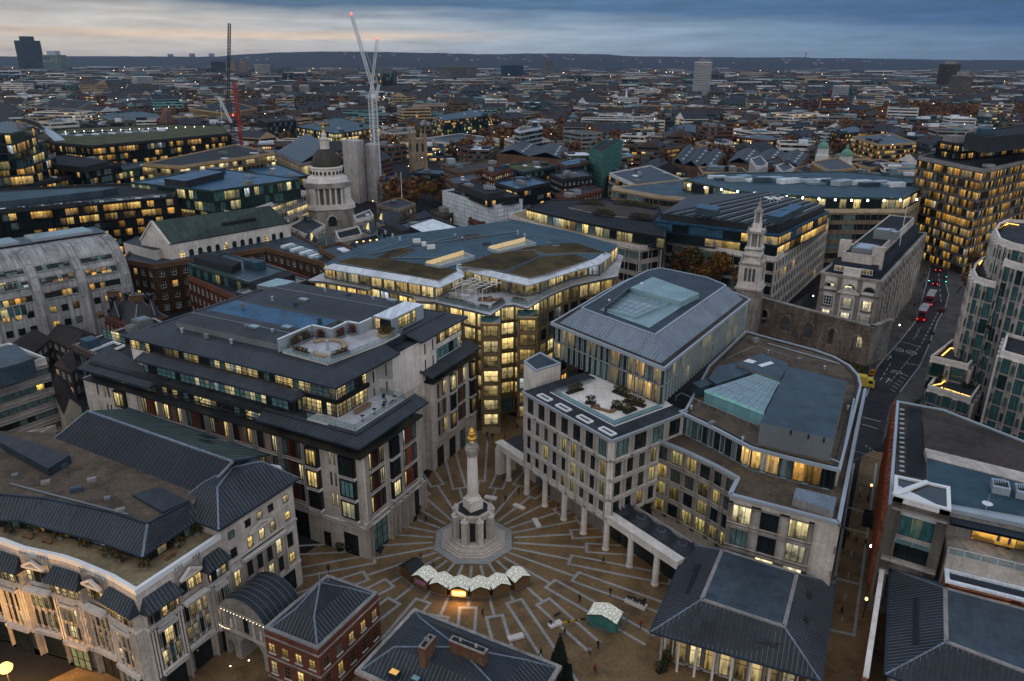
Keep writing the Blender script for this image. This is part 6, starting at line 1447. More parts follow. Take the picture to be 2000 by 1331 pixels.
setback(B,[(-60,300),(40,292),(88,275),(20,262)],36,45,glass_g,g_green,3.2,deck_b,ncl=0);setback(B,[(-60,260),(20,262),(68,247),(10,236)],45,54,glass_g,g_amber,3.2,zinc,ncl=1)
for k in range(10):a,b=P(30+k*9,231+(k**1.7)*.95,55-k*1.8),P(39+k*9,231+((k+1)**1.7)*.95,55-(k+1)*1.8);B['swoop_roof'].beam(a,b,6,.8,alu)
B.finish()
block('office_building','dark tiered pyramid block at the left frame edge under the twin towers','office building',[(-50,232),(20,240),(50,220),(0,195)],50,black_b,g_amber,style='curtain',bay=3,ncl=2)
block('office_building','grey office block with bronze corner and dotted lit windows below the teal tower','office building',[(62,210),(150,214),(178,198),(110,194)],21,stone_g,g_amber,style='grid',bay=3,fh=4,ncl=5)
block('office_building','flat glass roofed block in front of the red gothic gables','office building',[(178,228),(240,240),(331,230),(270,217)],16,glass_g,g_green,style='curtain',bay=3,ncl=5,roof=zinc_t)
B=block('gothic_building','dark red gothic building with steep pointed gable left of the concrete frame block','building',[(305,235),(325,243),(348,238),(330,228)],30,brick_r,g_lo,style='punch',bay=4,ncl=0,finish=False);hip_roof(B,'roof',B.pl,24,40,7.0,brick_r,.9);B.finish()
block('office_building','concrete framed office block with vertical ribs and pale roof plant, behind the red crane mast','office building',[(370,213),(440,222),(502,212),(440,196)],20,stone_b,g_lo,style='grid',bay=2.4,fh=4,pw=.9,ncl=10)
block('office_building','pale plastic clad block under construction behind the buff framed office','office building',[(371,282),(412,290),(486,281),(450,270)],17,sheet_w,g_dk,style='grid',bay=2,pw=.5,ncl=8)
block('office_building','black glass tower with blue grey roof left of the dome','office tower',[(502,232),(522,240),(578,236),(558,228)],24,black_b,g_dk,style='curtain',bay=2.4,ncl=3)
B=block('office_building','grey hall with a big slanted metal roof just left of the dome','building',[(540,300),(588,322),(645,308),(600,283)],26,stone_g,g_bright,style='grid',bay=2,fh=9,pw=1.0,ncl=0,finish=False)
q=B.pl;poly_roof(B['slope_roof'],[V3(q[0],27),V3(q[1],27),V3(q[2],34),V3(q[3],34)],zinc);B.finish()
block('office_building','low green glass offices with lit floors behind the dome','office building',[(575,248),(655,262),(745,250),(660,230)],17,glass_g,g_sq,style='curtain',bay=3,ncl=6,roof=zinc_t)
block('office_building','small glazed block with strings of terrace lights just left of the dome','office building',[(470,330),(540,352),(604,345),(540,320)],24,black_b,g_amber,style='curtain',bay=2.2,ncl=4,roof=zinc_b)
OBc=Vector((-91.5,376,0));t=thing('courthouse_dome','domed stone courthouse tower with columned drum and gilded statue on top','dome tower',OBc)
FOOT.append([(OBc.x-26,OBc.y-20),(OBc.x+26,OBc.y-20),(OBc.x+26,OBc.y+24),(OBc.x-26,OBc.y+24)])
ro=.32
def octa(r,z0,z1,M,m,cham=.55):
 pl=[]
 for k in range(4):
  a=ro+math.pi/4+k*math.pi/2;e=Vector((math.cos(a),math.sin(a)));s=Vector((-e.y,e.x));pl+=[tuple(Vector(OBc.xy)+e*r*(1.414-cham*.5)-s*r*cham*.5),tuple(Vector(OBc.xy)+e*r*(1.414-cham*.5)+s*r*cham*.5)]
 M.prism(ccw(pl),z0,z1,m);return ccw(pl)
M=MB();o8=octa(11.2,0,16.5,M,stone_d,.5);octa(11.9,16.5,18.6,M,stone_w,.5);M.build('wall',t)
for k in range(8):
 p0,p1=Vector(o8[k]),Vector(o8[(k+1)%8]);
 if(p1-p0).length<9 or not faces_cam(tuple(p0),tuple(p1)):continue
 a,u,n,L=edge(tuple(p0),tuple(p1));c=Vector((*(a+u*L/2+n*.06),8.5));u3=V3(u,0);M=MB();M.poly([c-u3*2.1,c+u3*2.1]+[c+u3*2.1*math.cos(math.pi*j/10)+VZ(3.0+2.1*math.sin(math.pi*j/10)) for j in range(11)],glass_d)
 for j in range(10):M.beam(c+u3*2.2*math.cos(math.pi*j/10)+VZ(3+2.2*math.sin(math.pi*j/10)),c+u3*2.2*math.cos(math.pi*(j+1)/10)+Vector((0,0,3+2.2*math.sin(math.pi*(j+1)/10))),.5,.4,stone_w)
 M.build('window',t)
M=MB();M.lathe(OBc,[(8.6,18.6),(8.6,27.2)],stone_g,24);M.build('drum',t)
for k in range(24):
 a=ro+2*math.pi*k/24;r=10.3 if k%6 not in(2,3,4) else 10.9;M=MB();M.lathe(OBc+Vector((r*math.cos(a),r*math.sin(a),18.6)),[(.75,0),(.6,.4),(.56,4),(.5,7.6),(.75,8.2)],stone_w,8);M.build('column',t)
for k in range(4):
 a=ro+math.pi/4+k*math.pi/2;M=MB();M.box(OBc.x+10.9*math.cos(a),OBc.y+10.9*math.sin(a),18.6,2.2,3.4,8.4,stone_w,a);M.build('corner_pier',t)
M=MB();octa(11.6,26.9,29.0,M,stone_d,.7);M.lathe(OBc,[(10.2,29.0),(9.4,31),(8.0,31.6),(7.6,35.0),(8.0,35.4),(8.0,36.0),(7.2,36.2)],stone_w,24)
for k in range(24):a=2*math.pi*(k+.5)/24;M.box(OBc.x+7.85*math.cos(a),OBc.y+7.85*math.sin(a),32.6,.35,.9,1.6,black,a)
M.build('attic',t)
M=MB();M.lathe(OBc,[(6.9*math.cos(h),36.2+8.6*math.sin(h)) for h in[math.pi/2*.86*i/9 for i in range(10)]],copper_d,28)
for k in range(14):
 a=2*math.pi*k/14;pts=[OBc+Vector((7.0*math.cos(h)*math.cos(a),7.0*math.cos(h)*math.sin(a),36.2+8.65*math.sin(h))) for h in[math.pi/2*.86*i/8 for i in range(9)]]
 for i in range(8):M.beam(pts[i],pts[i+1],.3,.2,copper_d)
M.build('dome',t)
M=MB();M.lathe(OBc,[(2.3,44.2),(2.3,45),(1.7,45),(1.7,48.6),(2.2,48.8),(2.2,49.3),(1.2,49.6),(1.3,51),(.8,52)],stone_w,12)
for k in range(8):a=2*math.pi*k/8;M.lathe(OBc+Vector((2.0*math.cos(a),2.0*math.sin(a),45)),[(.28,0),(.24,3.6)],stone_w,6)
M.build('lantern',t)
M=MB();M.lathe(OBc,[(.75,52),(.6,53.2),(.75,53.5)],gold,12);M.lathe(OBc,[(.5,53.5),(.62,54.4),(.42,55.2),(.55,56.0),(.2,56.4),(.3,56.9),(.05,57.2)],gold,10);M.beam(OBc+Vector((-2.0,0,55.9)),OBc+Vector((2.0,0,56.1)),.25,.25,gold);M.beam(OBc+Vector((2.0,0,55)),OBc+Vector((2.0,0,58)),.12,.12,gold);M.build('gilded_statue',t)
B=block('courthouse_wing','white walled courthouse wing with grey roofs left of the dome base','courthouse',[(562,444),(598,462),(636,442),(600,425)],13,stone_w,g_dk,style='punch',bay=5,fh=5,ncl=1,roof=lead_p)
B=block('courthouse_wing','white walled courthouse block with round window in front of the dome','courthouse',[(655,455),(662,470),(708,460),(700,444)],12,stone_w,None or g_dk,style='punch',bay=9,fh=8,ncl=0,roof=asph_roof)
B=block('courthouse_wing','white parapeted courthouse wing right of the dome','courthouse',[(690,424),(695,432),(730,424),(722,412)],15,stone_w,g_dk,style='punch',bay=6,fh=6,ncl=1,roof=lead_p)
for l,pts,m in(('pyramid glass roof glowing yellow at the foot of the dome, left',[(592,470),(605,480),(622,470)],1),('sloping lantern roof glowing yellow right of the dome base',[(708,452),(724,458),(738,447)],1),('second sloping lantern roof glowing yellow beside the black roofed block',[(735,432),(748,438),(762,430)],1),('grey slated courtroom roof in front of the dome',[(612,480),(640,496),(662,478)],0),('grey slated courtroom roof beside the brown brick offices',[(565,470),(580,482),(600,472)],0)):
 pl=roofxy(pts,14);FOOT.append(pl);B=Bld('courtroom',l,'building',pl[0]);B['wall'].prism(pl,0,14,stone_d);hip_roof(B,'roof',pl,14,18,4.2,copper_h if not m else lead_p,.8)
 if m:q=inset(pl,1.0);c=sum((Vector(p) for p in q),Vector((0,0)))/4;i=max(range(4),key=lambda i:edge(q[i],q[(i+1)%4])[2].dot(-c.normalized()));a,b=Vector(q[i]),Vector(q[(i+1)%4]);B['skylight'].poly([V3(a*.8+b*.2,15.2),V3(a*.2+b*.8,15.2),V3((a*.3+b*.7)*.55+c*.45,17.6),V3((a*.7+b*.3)*.55+c*.45,17.6)],glow('skylight_glow',(1,.72,.28),.9,False))
 B.finish()
B=block('office_building','black framed block with pale sloping roof and terrace lights behind the planted roof offices','office building',[(738,447),(790,470),(900,446),(842,425)],22,black_b,g_lo,style='curtain',bay=2.4,ncl=2,roof=zinc,finish=False)
B.n('plant_screen').prism(roofxy([(751,436),(786,452),(800,446),(765,430)],26),22,26,black_b,asph_roof);B.n('pale_roof').prism(roofxy([(800,442),(838,460),(895,446),(845,428)],24.5),22,24.5,black_b,sheet_w);B.finish()
B=block('office_building','grey mansard block with glowing roof terrace, between the dome and the planted roof offices','office building',[(686,474),(712,492),(760,476),(735,462)],21,zinc,g_dk,style='punch',bay=4,fh=4,ncl=0,roof=asph_roof,finish=False)
for k in range(4):B.n('terrace_lamp').lathe(P(697+k*13,474-k*1.6,21.2),[(.35,0),(.35,.3)],glow('terrace_lamp_glow',(1,.6,.2),3,False),8)
B.finish()
block('brick_building','brown brick block with grey roof and chimney, left of the planted roof offices','building',[(622,487),(665,510),(708,494),(664,476)],20,brick_b,g_lo,style='punch',bay=4,fh=4.4,ncl=1,roof=lead_p)
B=block('office_building','office block wrapped in white scaffold sheeting with black roof storey','office building',[(864,375),(966,405),(1021,393),(920,366)],19,wrap,None or g_dk,style='none',ncl=0,finish=False)
for i in range(4):
 if faces_cam(B.pl[i],B.pl[(i+1)%4]):
  p0,p1=B.pl[i],B.pl[(i+1)%4];a,u,n,L=edge(p0,p1)
  for k in range(int(L/2.4)+1):B['scaffold'].beam(Vector((*(a+u*k*2.4+n*.2),0)),Vector((*(a+u*k*2.4+n*.2),20.5)),.1,.1,alu)
  for z in(2,4,6,8,10,12,14,16,18,20):B['scaffold'].beam(Vector((*(a+n*.25),z)),Vector((*(a+u*L+n*.25),z)),.12,.12,alu)
setback(B,[(888,366),(952,391),(1014,384),(948,361)],19,22.5,black_b,g_lo,2.4,ncl=0);setback(B,[(895,360),(952,381),(985,375),(925,356)],22.5,25.5,black_b,None,ncl=4);B.finish()
bb=[(994,422),(1040,437),(1100,453),(1180,471),(1250,485),(1290,478),(1300,440),(1200,395),(1050,405)]
B=block('office_building','long curving pale stone office block with roof gardens and lit glazed upper floor','office building',bb,23,stone_w,g_lo,style='grid',bay=5.0,fh=4.2,pw=1.7,bh=1.6,ncl=0,roof=deck_b,finish=False)
ub=[(1028,408),(1080,421),(1150,437),(1220,451),(1300,464),(1300,430),(1290,405),(1180,390),(1080,392)]
setback(B,None,23,27.5,black_b,g_sq,3.4,asph_roof,ncl=0,poly=roofxy(ub,27.5));B['roof_garden'].prism(roofxy([(1110,405),(1180,420),(1270,428),(1285,412),(1180,394)],28),27.5,28,stone_g,felt_b)
B['railing'].prism(roofxy(bb,23.1),23.0,23.6,stone_w,deck_b);rail(B['railing'],[XY(x,y+2,23.6) for x,y in bb[:7]],23.6,1.1,alu_d);B.finish()
for i,(pa,pb,l) in enumerate((((1160,416),(1200,422),'dark hedge planter on the roof garden of the curving block, left'),((1230,424),(1275,430),'dark hedge planter on the roof garden of the curving block, right'),((1130,398),(1180,402),'mossy hedge planter at the back of the curving block roof'),((1200,398),(1280,408),'long hedge planter at the back of the curving block roof'))):
 planter('hedge_planter',l,XY(*pa,28),XY(*pb,28),28,3,1.6,HG,black,dens=.4)
st_o=roofxy([(1300,470),(1515,507),(1618,432),(1440,392)],22)
B=block('office_building','dark roofed trading block with pale stone grid side and two blue glazed storeys','office building',None,22,stone_w,g_lo,style='grid',bay=4.0,fh=4.0,pw=.8,bh=1.1,ncl=0,poly=st_o,finish=False)
zo=30.2;uo=roofxy([(1282,428),(1522,457),(1618,412),(1500,383),(1340,390)],zo)
g_tr=glass('trading_glass',.52,(1,.52,.08),(1,.66,.2),strength=.85,blind=.25,blindcol=(.03,.09,.14))
setback(B,None,22,zo-.6,zinc_b,g_tr,6,black_b,ncl=0,poly=uo)
B['louvre_roof'].prism(inset(uo,1.4),zo-.7,zo+2.0,black_b,black_b)
up_=inset(uo,2.2)
for k in range(16):
 f=(k+.5)/16;a,b=Vector(up_[0])*(1-f)+Vector(up_[1])*f,Vector(up_[-2])*(1-f)+Vector(up_[2])*f;B['louvre_roof'].beam(V3(a,zo+2.2),V3(b,zo+2.2),.9,.3,alu_d if k%2 else black)
for q in([(1358,405),(1400,412),(1408,404),(1368,397)],[(1498,420),(1525,425),(1550,412),(1524,408)],[(1526,410),(1552,412),(1570,402),(1546,398)]):B.n('roof_plant').prism(roofxy(q,36.5),34,36.5,zinc,zinc_b)
for k in range(5):B.n('satellite_dish').lathe(P(1497+k*7,394+(k%2)*3,34.5),[(.1,0),(.1,1),(1.2,1.6),(1.1,1.7),(.1,1.3)],white_p,12)
B.finish()
B=block('office_building','long beige clad office block with blue green roof and bright roof edge lamps','office building',[(1195,368),(1290,385),(1420,396),(1600,412),(1770,412),(1795,398),(1800,372),(1640,350),(1340,352)],26,beige,g_lo,style='grid',bay=5.4,fh=4.4,pw=2.2,bh=1.7,ncl=0,roof=zinc_t,finish=False)
bt=roofxy([(1335,352),(1440,374),(1600,386),(1765,388),(1795,372),(1796,350),(1640,336),(1400,340)],31)
setback(B,None,26,31,glass_g,g_sq,3,zinc_t,ncl=0,poly=bt)
for k in range(15):f=k/14;p=P(1345+445*f,364+30*math.sin(math.pi*f*.62),30.6);B.n('roof_edge_lamp').lathe(p,[(.3,0),(.45,.4),(.3,.8)],glow('edge_lamp',(1,.93,.8),9,False),8)
for k in range(22):p=P(1400+k*17.5,347+(k%3)*2+k*.6,31.5);M=B.n('roof_plant');M.box(p.x,p.y,31,rnd.uniform(5,12),rnd.uniform(3,6),rnd.uniform(.8,2.2),[sheet_w,zinc,alu,sky_glass][k%4],.15*(k%5))
B.finish()
B=block('office_building','large office tower with bronze glass storeys glowing amber at the right edge','office tower',[(1793,308),(1922,334),(2090,296),(1950,272)],44,stone_g,glass('bronze_office_glass',.56,(1,.44,.05),(1,.62,.16),strength=.55,blind=.2,dark=(.03,.022,.012)),style='ribbon',bay=1.6,fh=3.9,bh=.8,proj=.6,ncl=6,finish=False)
setback(B,[(1832,276),(1876,283),(2090,264),(1990,250)],44,51,black_b,g_amber,2,ncl=2,style='grid');setback(B,[(1886,262),(1930,270),(2090,254),(2010,244)],51,57,black_b,None,2,ncl=2);B.finish()
block('office_building','gold glazed office block with ribbed floors above the green domes','office building',[(1664,268),(1717,284),(1790,280),(1740,262)],20,stone_b,g_amber,style='ribbon',bay=2.2,fh=3.8,ncl=6,roof=zinc)
block('office_building','dark glass corner block with pale roof plant, left of the gold glazed block','office building',[(1623,256),(1645,262),(1692,258),(1670,246)],20,black_b,g_amber,style='grid',bay=3,ncl=4,roof=zinc)
block('office_building','stone framed block with black roof storey behind the beige block lamps','office building',[(1585,318),(1620,336),(1672,330),(1636,310)],24,stone_b,g_lo,style='grid',bay=2.4,pw=.9,ncl=0,roof=black_b)
block('office_building','lower stone framed block left of the black roofed one','office building',[(1550,330),(1575,342),(1612,338),(1590,322)],19,stone_b,g_lo,style='grid',bay=2.4,pw=.9,ncl=2)
block('office_building','low buff range with flat roof under the gold glazed block','office building',[(1668,320),(1700,330),(1756,322),(1720,312)],12,stone_b,g_lo,style='grid',bay=3.5,ncl=3)
for i,(x,y,l) in enumerate(((1608,290,'small green copper dome on a white drum, left of the pair'),(1653,305,'small green copper dome on a white drum, right of the pair'))):
 p=P(x,y,22);t=thing('domed_turret',l,'dome',(p.x,p.y,0),0,'green copper domes');M=MB();M.lathe((p.x,p.y,0),[(5,0),(5,17),(4.2,17.5),(4.2,22)],render_w,12);M.build('drum',t);M=MB();M.lathe((p.x,p.y,22),[(4.4,0),(4.1,1.4),(3.3,3.1),(1.9,4.4),(1.0,4.9),(.9,6.6),(1.1,6.8),(.5,7.8),(.1,9)],copper,14);M.build('dome',t);FOOT.append([(p.x-8,p.y-8),(p.x+8,p.y-8),(p.x+8,p.y+8),(p.x-8,p.y+8)])
def market(label,pts,z,n):
 pl=roofxy(pts,z);FOOT.append(pl);B=Bld('market_hall',label,'market',pl[0]);B['wall'].prism(pl,0,z,brick_b,lead_p)
 q=[Vector(p) for p in pl];k=0 if(q[1]-q[0]).length>(q[2]-q[1]).length else 1;q=q[k:]+q[:k]
 for i in range(n):
  f0,f1=i/n,(i+1)/n;a0,a1,b0,b1=q[0]+(q[3]-q[0])*f0,q[0]+(q[3]-q[0])*f1,q[1]+(q[2]-q[1])*f0,q[1]+(q[2]-q[1])*f1;m0,m1=(a0+a1)/2,(b0+b1)/2
  M=B.n('roof');poly_roof(M,[V3(a0,z),V3(b0,z),V3(m1,z+4),V3(m0,z+4)],lead);poly_roof(M,[V3(b1,z),V3(a1,z),V3(m0,z+4),V3(m1,z+4)],lead)
  for j in range(9):c=(a0*.5+m0*.5)+((b0-a0)*.5+(m1-m0)*.5)*((j+.5)/9);B.n('rooflight').box(c.x,c.y,z+1.9,2.2,1.6,.5,glow('rooflight_pale',(.8,.88,1),.35,False) if j%2 else sky_glass,0)
 return B.finish()
market('long dark slate market roof dotted with pale rooflights, left half',[(1310,318),(1390,332),(1415,300),(1335,290)],14,3);market('long dark slate market roof dotted with pale rooflights, right half',[(1420,318),(1560,326),(1580,302),(1440,296)],14,3)
market('grey barrel roofed market hall behind the green netting tower',[(970,300),(1100,312),(1110,290),(1000,282)],17,2)
B=block('scaffolded_building','building wrapped in green netting scaffold, stepped against the street','building',[(1151,292),(1176,300),(1216,276),(1190,270)],32,green_net,None or g_dk,style='none',ncl=2,finish=False)
for i in range(4):
 p0,p1=B.pl[i],B.pl[(i+1)%4]
 if faces_cam(p0,p1):
  a,u,n,L=edge(p0,p1)
  for z in range(3,33,3):B['scaffold'].beam(Vector((*(a+n*.3),z)),Vector((*(a+u*L+n*.3),z)),.25,.25,alu_d)
B.finish()
B=block('office_building','green glass office block with bright amber upper storeys behind the stone tower','office building',[(844,238),(868,246),(963,234),(930,222)],20,glass_g,g_green,style='curtain',bay=2.8,fh=4.2,ncl=0,roof=zinc_t,finish=False);setback(B,[(846,228),(868,236),(961,225),(930,214)],20,26,glass_g,g_amber,2.8,zinc_t,ncl=6);B.finish()
block('office_building','pale stone range with lit windows at the foot of the green glass block','office building',[(820,272),(880,282),(975,272),(900,262)],11,stone_w,g_sq,style='grid',bay=3.4,ncl=2,roof=zinc)
block('office_building','stone framed block with dark attic right of the white crane','office building',[(743,258),(765,262),(812,258),(790,250)],19,stone,g_dk,style='grid',bay=3.4,fh=9,pw=1.1,ncl=3,roof=black_b)
B=Bld('concrete_core','bare pale concrete lift core of a new building, right of the dome','building site',XY(700,340));cm=mat('raw_concrete',(.44,.42,.42),.85,.15,.1,panel=(4.5,3.0,.8),streak=.35)
for(x0,x1,y,z) in((668,710,272,38),(712,742,280,35.5)):
 pl=roofxy([(x0,y+2),(x0+(x1-x0)*.65,y+5),(x1,y+2)],z);FOOT.append(pl);M=B.n('wall');M.prism(pl,0,z,cm)
B.finish()
t=thing('scaffold_ring','curved scaffold with blue edge sheeting at the building site beside the stone tower','scaffold',P(742,392));cx_,cy_=XY(742,380,0)
M=MB();MB2=MB()
for k in range(15):
 a=math.pi+math.pi*k/14;p=Vector((cx_+12*math.cos(a),cy_+12*math.sin(a),0));M.beam(p,p+VZ(13),.3,.3,alu_d)
 if k<14:
  a2=math.pi+math.pi*(k+1)/14;q=Vector((cx_+12*math.cos(a2),cy_+12*math.sin(a2),0))
  for z in(3,6,9,12):M.beam(p+VZ(z),q+VZ(z),.8,.3,stone_g)
  MB2.beam(p+VZ(12.5),q+VZ(12.5),.15,2.4,mat('blue_sheeting',(.03,.10,.32),.7))
M.build('frame',t);MB2.build('sheeting',t)
pc=P(818,338,0);t=thing('stone_tower','square old stone church tower with corner pinnacles right of the building site','church tower',pc);M=MB();stt=mat('old_stone',(.30,.23,.165),.85,.25,.2,brick=(1.2,.5,.03,.15),streak=.3)
M.box(pc.x,pc.y,0,10,10,27,stt,.45);M.box(pc.x,pc.y,14,10.6,10.6,.6,stt,.45);M.box(pc.x,pc.y,26,10.8,10.8,.8,stt,.45);M.build('wall',t);FOOT.append([(pc.x-9,pc.y-9),(pc.x+9,pc.y-9),(pc.x+9,pc.y+9),(pc.x-9,pc.y+9)])
for i in(-1,1):
 for j in(-1,1):
  a,b=math.cos(.45),math.sin(.45);q=(pc.x+4.7*(i*a-j*b),pc.y+4.7*(i*b+j*a));M=MB();M.box(*q,0,2.2,2.2,30,stt,.45);M.lathe((*q,30),[(1.0,0),(.6,1.5),(.1,5.5)],stt,8);M.build('pinnacle',t)
for f in(-2.2,2.2):
 for dx,dy in((math.sin(.45),-math.cos(.45)),(-math.cos(.45),-math.sin(.45))):
  s=Vector((-dy,dx,0));c=pc+Vector((dx,dy,0))*5.02+s*f;M=MB();M.poly([c-s*.9+VZ(17),c+s*.9+VZ(17),c+s*.9+VZ(22.5),c+VZ(24),c-s*.9+VZ(22.5)],black);M.build('belfry_opening',t)
for row in(
 ('office_building','pale curved roof hospital block in front of the market roofs',[(1190,340),(1260,372),(1335,352),(1270,325)],21,render_w,g_lo,'ribbon',lead_p,5),
 ('office_building','brown brick block with flat roof behind the stone tower',[(868,330),(900,340),(985,325),(950,315)],20,brick_b,g_lo,'punch',felt_b,3),
 ('office_building','red brick block with lit top windows above the white sheeted block',[(942,333),(962,342),(1002,330),(985,325)],22,brick_r,g_sq,'punch',asph_roof,2),
 ('office_building','dark slate mansard block with arched dormers in the middle distance',[(1075,342),(1100,352),(1158,345),(1135,330)],22,slate,g_lo,'punch',lead_p,3),
 ('office_building','green roofed low block left of the slate mansard',[(985,325),(1020,338),(1085,326),(1050,315)],20,zinc,g_lo,'ribbon',green_roof,4),
 ('office_building','blue roofed square pavilion block beside the green netting',[(1088,318),(1105,326),(1152,318),(1130,308)],25,brick_k,g_dk,'ribbon',zinc_b,2),
 ('office_building','long red brick terrace with a pale roof deck in front of the roof gardens',[(1085,382),(1110,390),(1175,372),(1150,362)],17,brick_r,g_lo,'punch',felt,4),
 ('office_building','dark glass block with blue roof behind the white sheeted block',[(965,358),(1010,372),(1075,358),(1030,345)],20,black_b,g_lo,'ribbon',zinc_b,5),
 ('office_building','buff corner block at the left of the beige office with square windows',[(1250,398),(1290,410),(1340,398),(1300,386)],20,beige,g_lo,'grid',zinc_t,2),
 ('office_building','brown block with blue slate mansard beside the autumn tree',[(870,350),(890,362),(940,348),(920,338)],19,brick_b,g_lo,'punch',lead_p,2),
 ('office_building','row of small gabled brick buildings beside the white sheeting',[(840,415),(865,425),(905,411),(880,401)],9,brick_k,g_lo,'punch',tile_d,3),
 ('office_building','red brick chimneyed corner house right of the gabled row',[(915,428),(935,439),(975,425),(955,415)],10,brick_r,g_lo,'punch',tile_d,3),
 ('office_building','brick red warehouse with rows of lit windows across the market street',[(1430,268),(1500,276),(1545,270),(1480,262)],15,brick_r,g_sq,'grid',zinc,3),
 ('office_building','ornate pale gabled building across the market street',[(1395,278),(1412,283),(1432,279),(1415,273)],16,render_w,g_lo,'punch',lead_p,1),
 ('office_building','dark purple slate roofed pair across the market street',[(1358,280),(1375,286),(1392,281),(1375,275)],15,stone_b,g_lo,'punch',tile_d,1),
 ('office_building','long low range with lit shopfronts left of the gabled pair',[(1218,285),(1300,292),(1355,285),(1280,278)],12,brick_b,g_amber,'grid',asph_roof,4),
 ('office_building','low glass topped office block beyond the market, left',[(1300,252),(1370,262),(1410,250),(1340,242)],16,zinc,g_lo,'ribbon',zinc_t,5),
 ('office_building','white ended block with ribbed roof beyond the crane',[(1005,255),(1015,258),(1060,250),(1050,244)],28,sheet_w,g_dk,'ribbon',zinc,3),
 ('hall','pale stone hall with triangular pediment in the middle distance',[(985,272),(1020,282),(1075,275),(1040,265)],14,stone_w,g_lo,'grid',lead_p,1),
 ('office_building','white corner classical block beside the terrace of trees near the market',[(1465,312),(1480,330),(1500,322),(1485,306)],25,render_w,g_dk,'punch',lead_p,1),
 ('office_building','red and white striped corner building near the market',[(1488,318),(1502,332),(1535,322),(1520,308)],22,brick_r,g_lo,'punch',tile_d,2),
 ('office_building','ornate white stone gabled front left of the stone framed blocks',[(1515,325),(1530,338),(1552,330),(1538,318)],24,render_w,g_dk,'punch',lead_p,1),
 ('office_building','dark sheds with steaming vents below the green netting',[(1165,342),(1210,352),(1255,335),(1215,326)],15,brick_k,g_lo,'punch',asph_roof,8)):
 nm,lb,pts,z,wm,pn,sty,rf,nc=row
 block(nm,lb,'office building' if nm=='office_building' else nm,pts,z,wm,pn,style=sty,bay=3.2,fh=3.7,roof=rf,ncl=nc)
def tower(name,label,x0,x1,ytop,ybase,wall,pane,style='grid',roof=None,corner=.6,bay=3.0,fh=3.4,group=None,cap=None):
 g=P((x0+x1)/2,ybase,0);D=math.hypot(g.x,g.y);w=(x1-x0)/FPX*g.y/math.cos(PITCH)*.92
 dr=ray((x0+x1)/2,ytop);z=HCAM+dr.z*D/math.hypot(dr.x,dr.y)
 d=Vector((g.x,g.y)).normalized();s=Vector((d.y,-d.x));c=Vector((g.x,g.y))
 pl=[tuple(c+s*a*w+d*b*w) for a,b in((-.5,.1),(-.5+corner,-.3),(.5,.15),(.5-corner,.55))]
 B=block(name,label,'tower block',None,z,wall,pane,style=style,bay=bay,fh=fh,ncl=0,poly=pl,group=group,finish=False,roof=roof,pw=bay*.72,bh=2.6)
 if cap:B['roof_plant'].prism(inset(B.pl,w*.15),z,z+w*.18,cap,cap)
 return B.finish()
tower('office_tower','dark tapering office tower alone on the skyline at the far left',44,86,80,140,black_b,g_dk,bay=4,fh=4,cap=black_b,corner=.3)
tower('office_tower','pale green glass hospital tower next to the dark tower on the left skyline',92,132,108,143,glass_t,g_green,bay=4,fh=4,cap=alu)
tower('tower_block','slim black and white slab block in the left middle distance',266,300,150,180,white_p,g_dk,bay=4,corner=.2)
tower('tower_block','tall white residential tower right of centre',1351,1383,122,202,white_p,g_dk,bay=4,corner=.45,cap=stone_g)
tower('tower_block','taller brown tower of the pair on the right skyline',1829,1864,126,176,brick_k,g_lo,bay=3,corner=.4,cap=stone_g)
tower('tower_block','shorter grey tower of the pair on the right skyline',1850,1888,148,202,stone_g,g_lo,bay=3,corner=.5,cap=stone_g)
tower('tower_block','pale blue slab block, leftmost of three on the right',1528,1551,168,192,sheet_w,g_dk,bay=3,corner=.3,group='pale blue slab blocks')
tower('tower_block','pale blue slab block, middle of three on the right',1576,1601,168,192,sheet_w,g_dk,bay=3,corner=.3,group='pale blue slab blocks')
tower('tower_block','pale blue slab block, rightmost of three on the right',1624,1652,168,204,sheet_w,g_dk,bay=3,corner=.3,group='pale blue slab blocks')
tower('office_tower','bright blue glazed block left of a darker one below the hills',979,1000,128,154,zinc_b,g_dk,bay=3);tower('office_tower','darker blue glazed block right of the brighter one below the hills',1001,1022,128,156,zinc_b,g_dk,bay=3)
tower('office_tower','black glass slab below the left end of the hills',416,441,121,146,black_b,g_lo,bay=4,corner=.25)
tower('tower_block','white slab block, left one of a close pair',559,572,168,200,render_w,g_dk,bay=3);tower('tower_block','white slab block, right one of a close pair',588,605,167,199,render_w,g_dk,bay=3)
tower('tower_block','grey tower block with pale crown below the centre of the hills',1059,1080,118,146,stone_g,g_lo,bay=4);tower('tower_block','small dark tower on the right horizon',1788,1805,116,131,black_b,g_dk,bay=5)
for i,(x,y0,l) in enumerate(((335,106,'small tower on the left horizon, first of three'),(377,105,'small tower on the left horizon, second of three'),(415,105,'small tower on the left horizon, third of three'))):tower('tower_block',l,x-5,x+5,y0,122,stone_g,g_dk,bay=6,group='small horizon towers')
tower('tower_block','pale rounded gasholder flats left of a twin below the hills',452,466,120,143,stone_b,g_lo,bay=5);tower('tower_block','pale rounded gasholder flats right of its twin below the hills',472,486,121,143,stone_b,g_lo,bay=5)
tower('tower_block','white office frame with open top below the left hills',500,528,127,150,render_w,g_lo,bay=5,corner=.25)
tower('office_tower','large dim office range with dotted lights below the hill crest',860,930,130,158,stone_g,g_lo,bay=6,corner=.2);tower('office_tower','wide grey terminus building with a gridded front below the hills',640,700,138,156,stone_g,g_lo,bay=6,corner=.2)
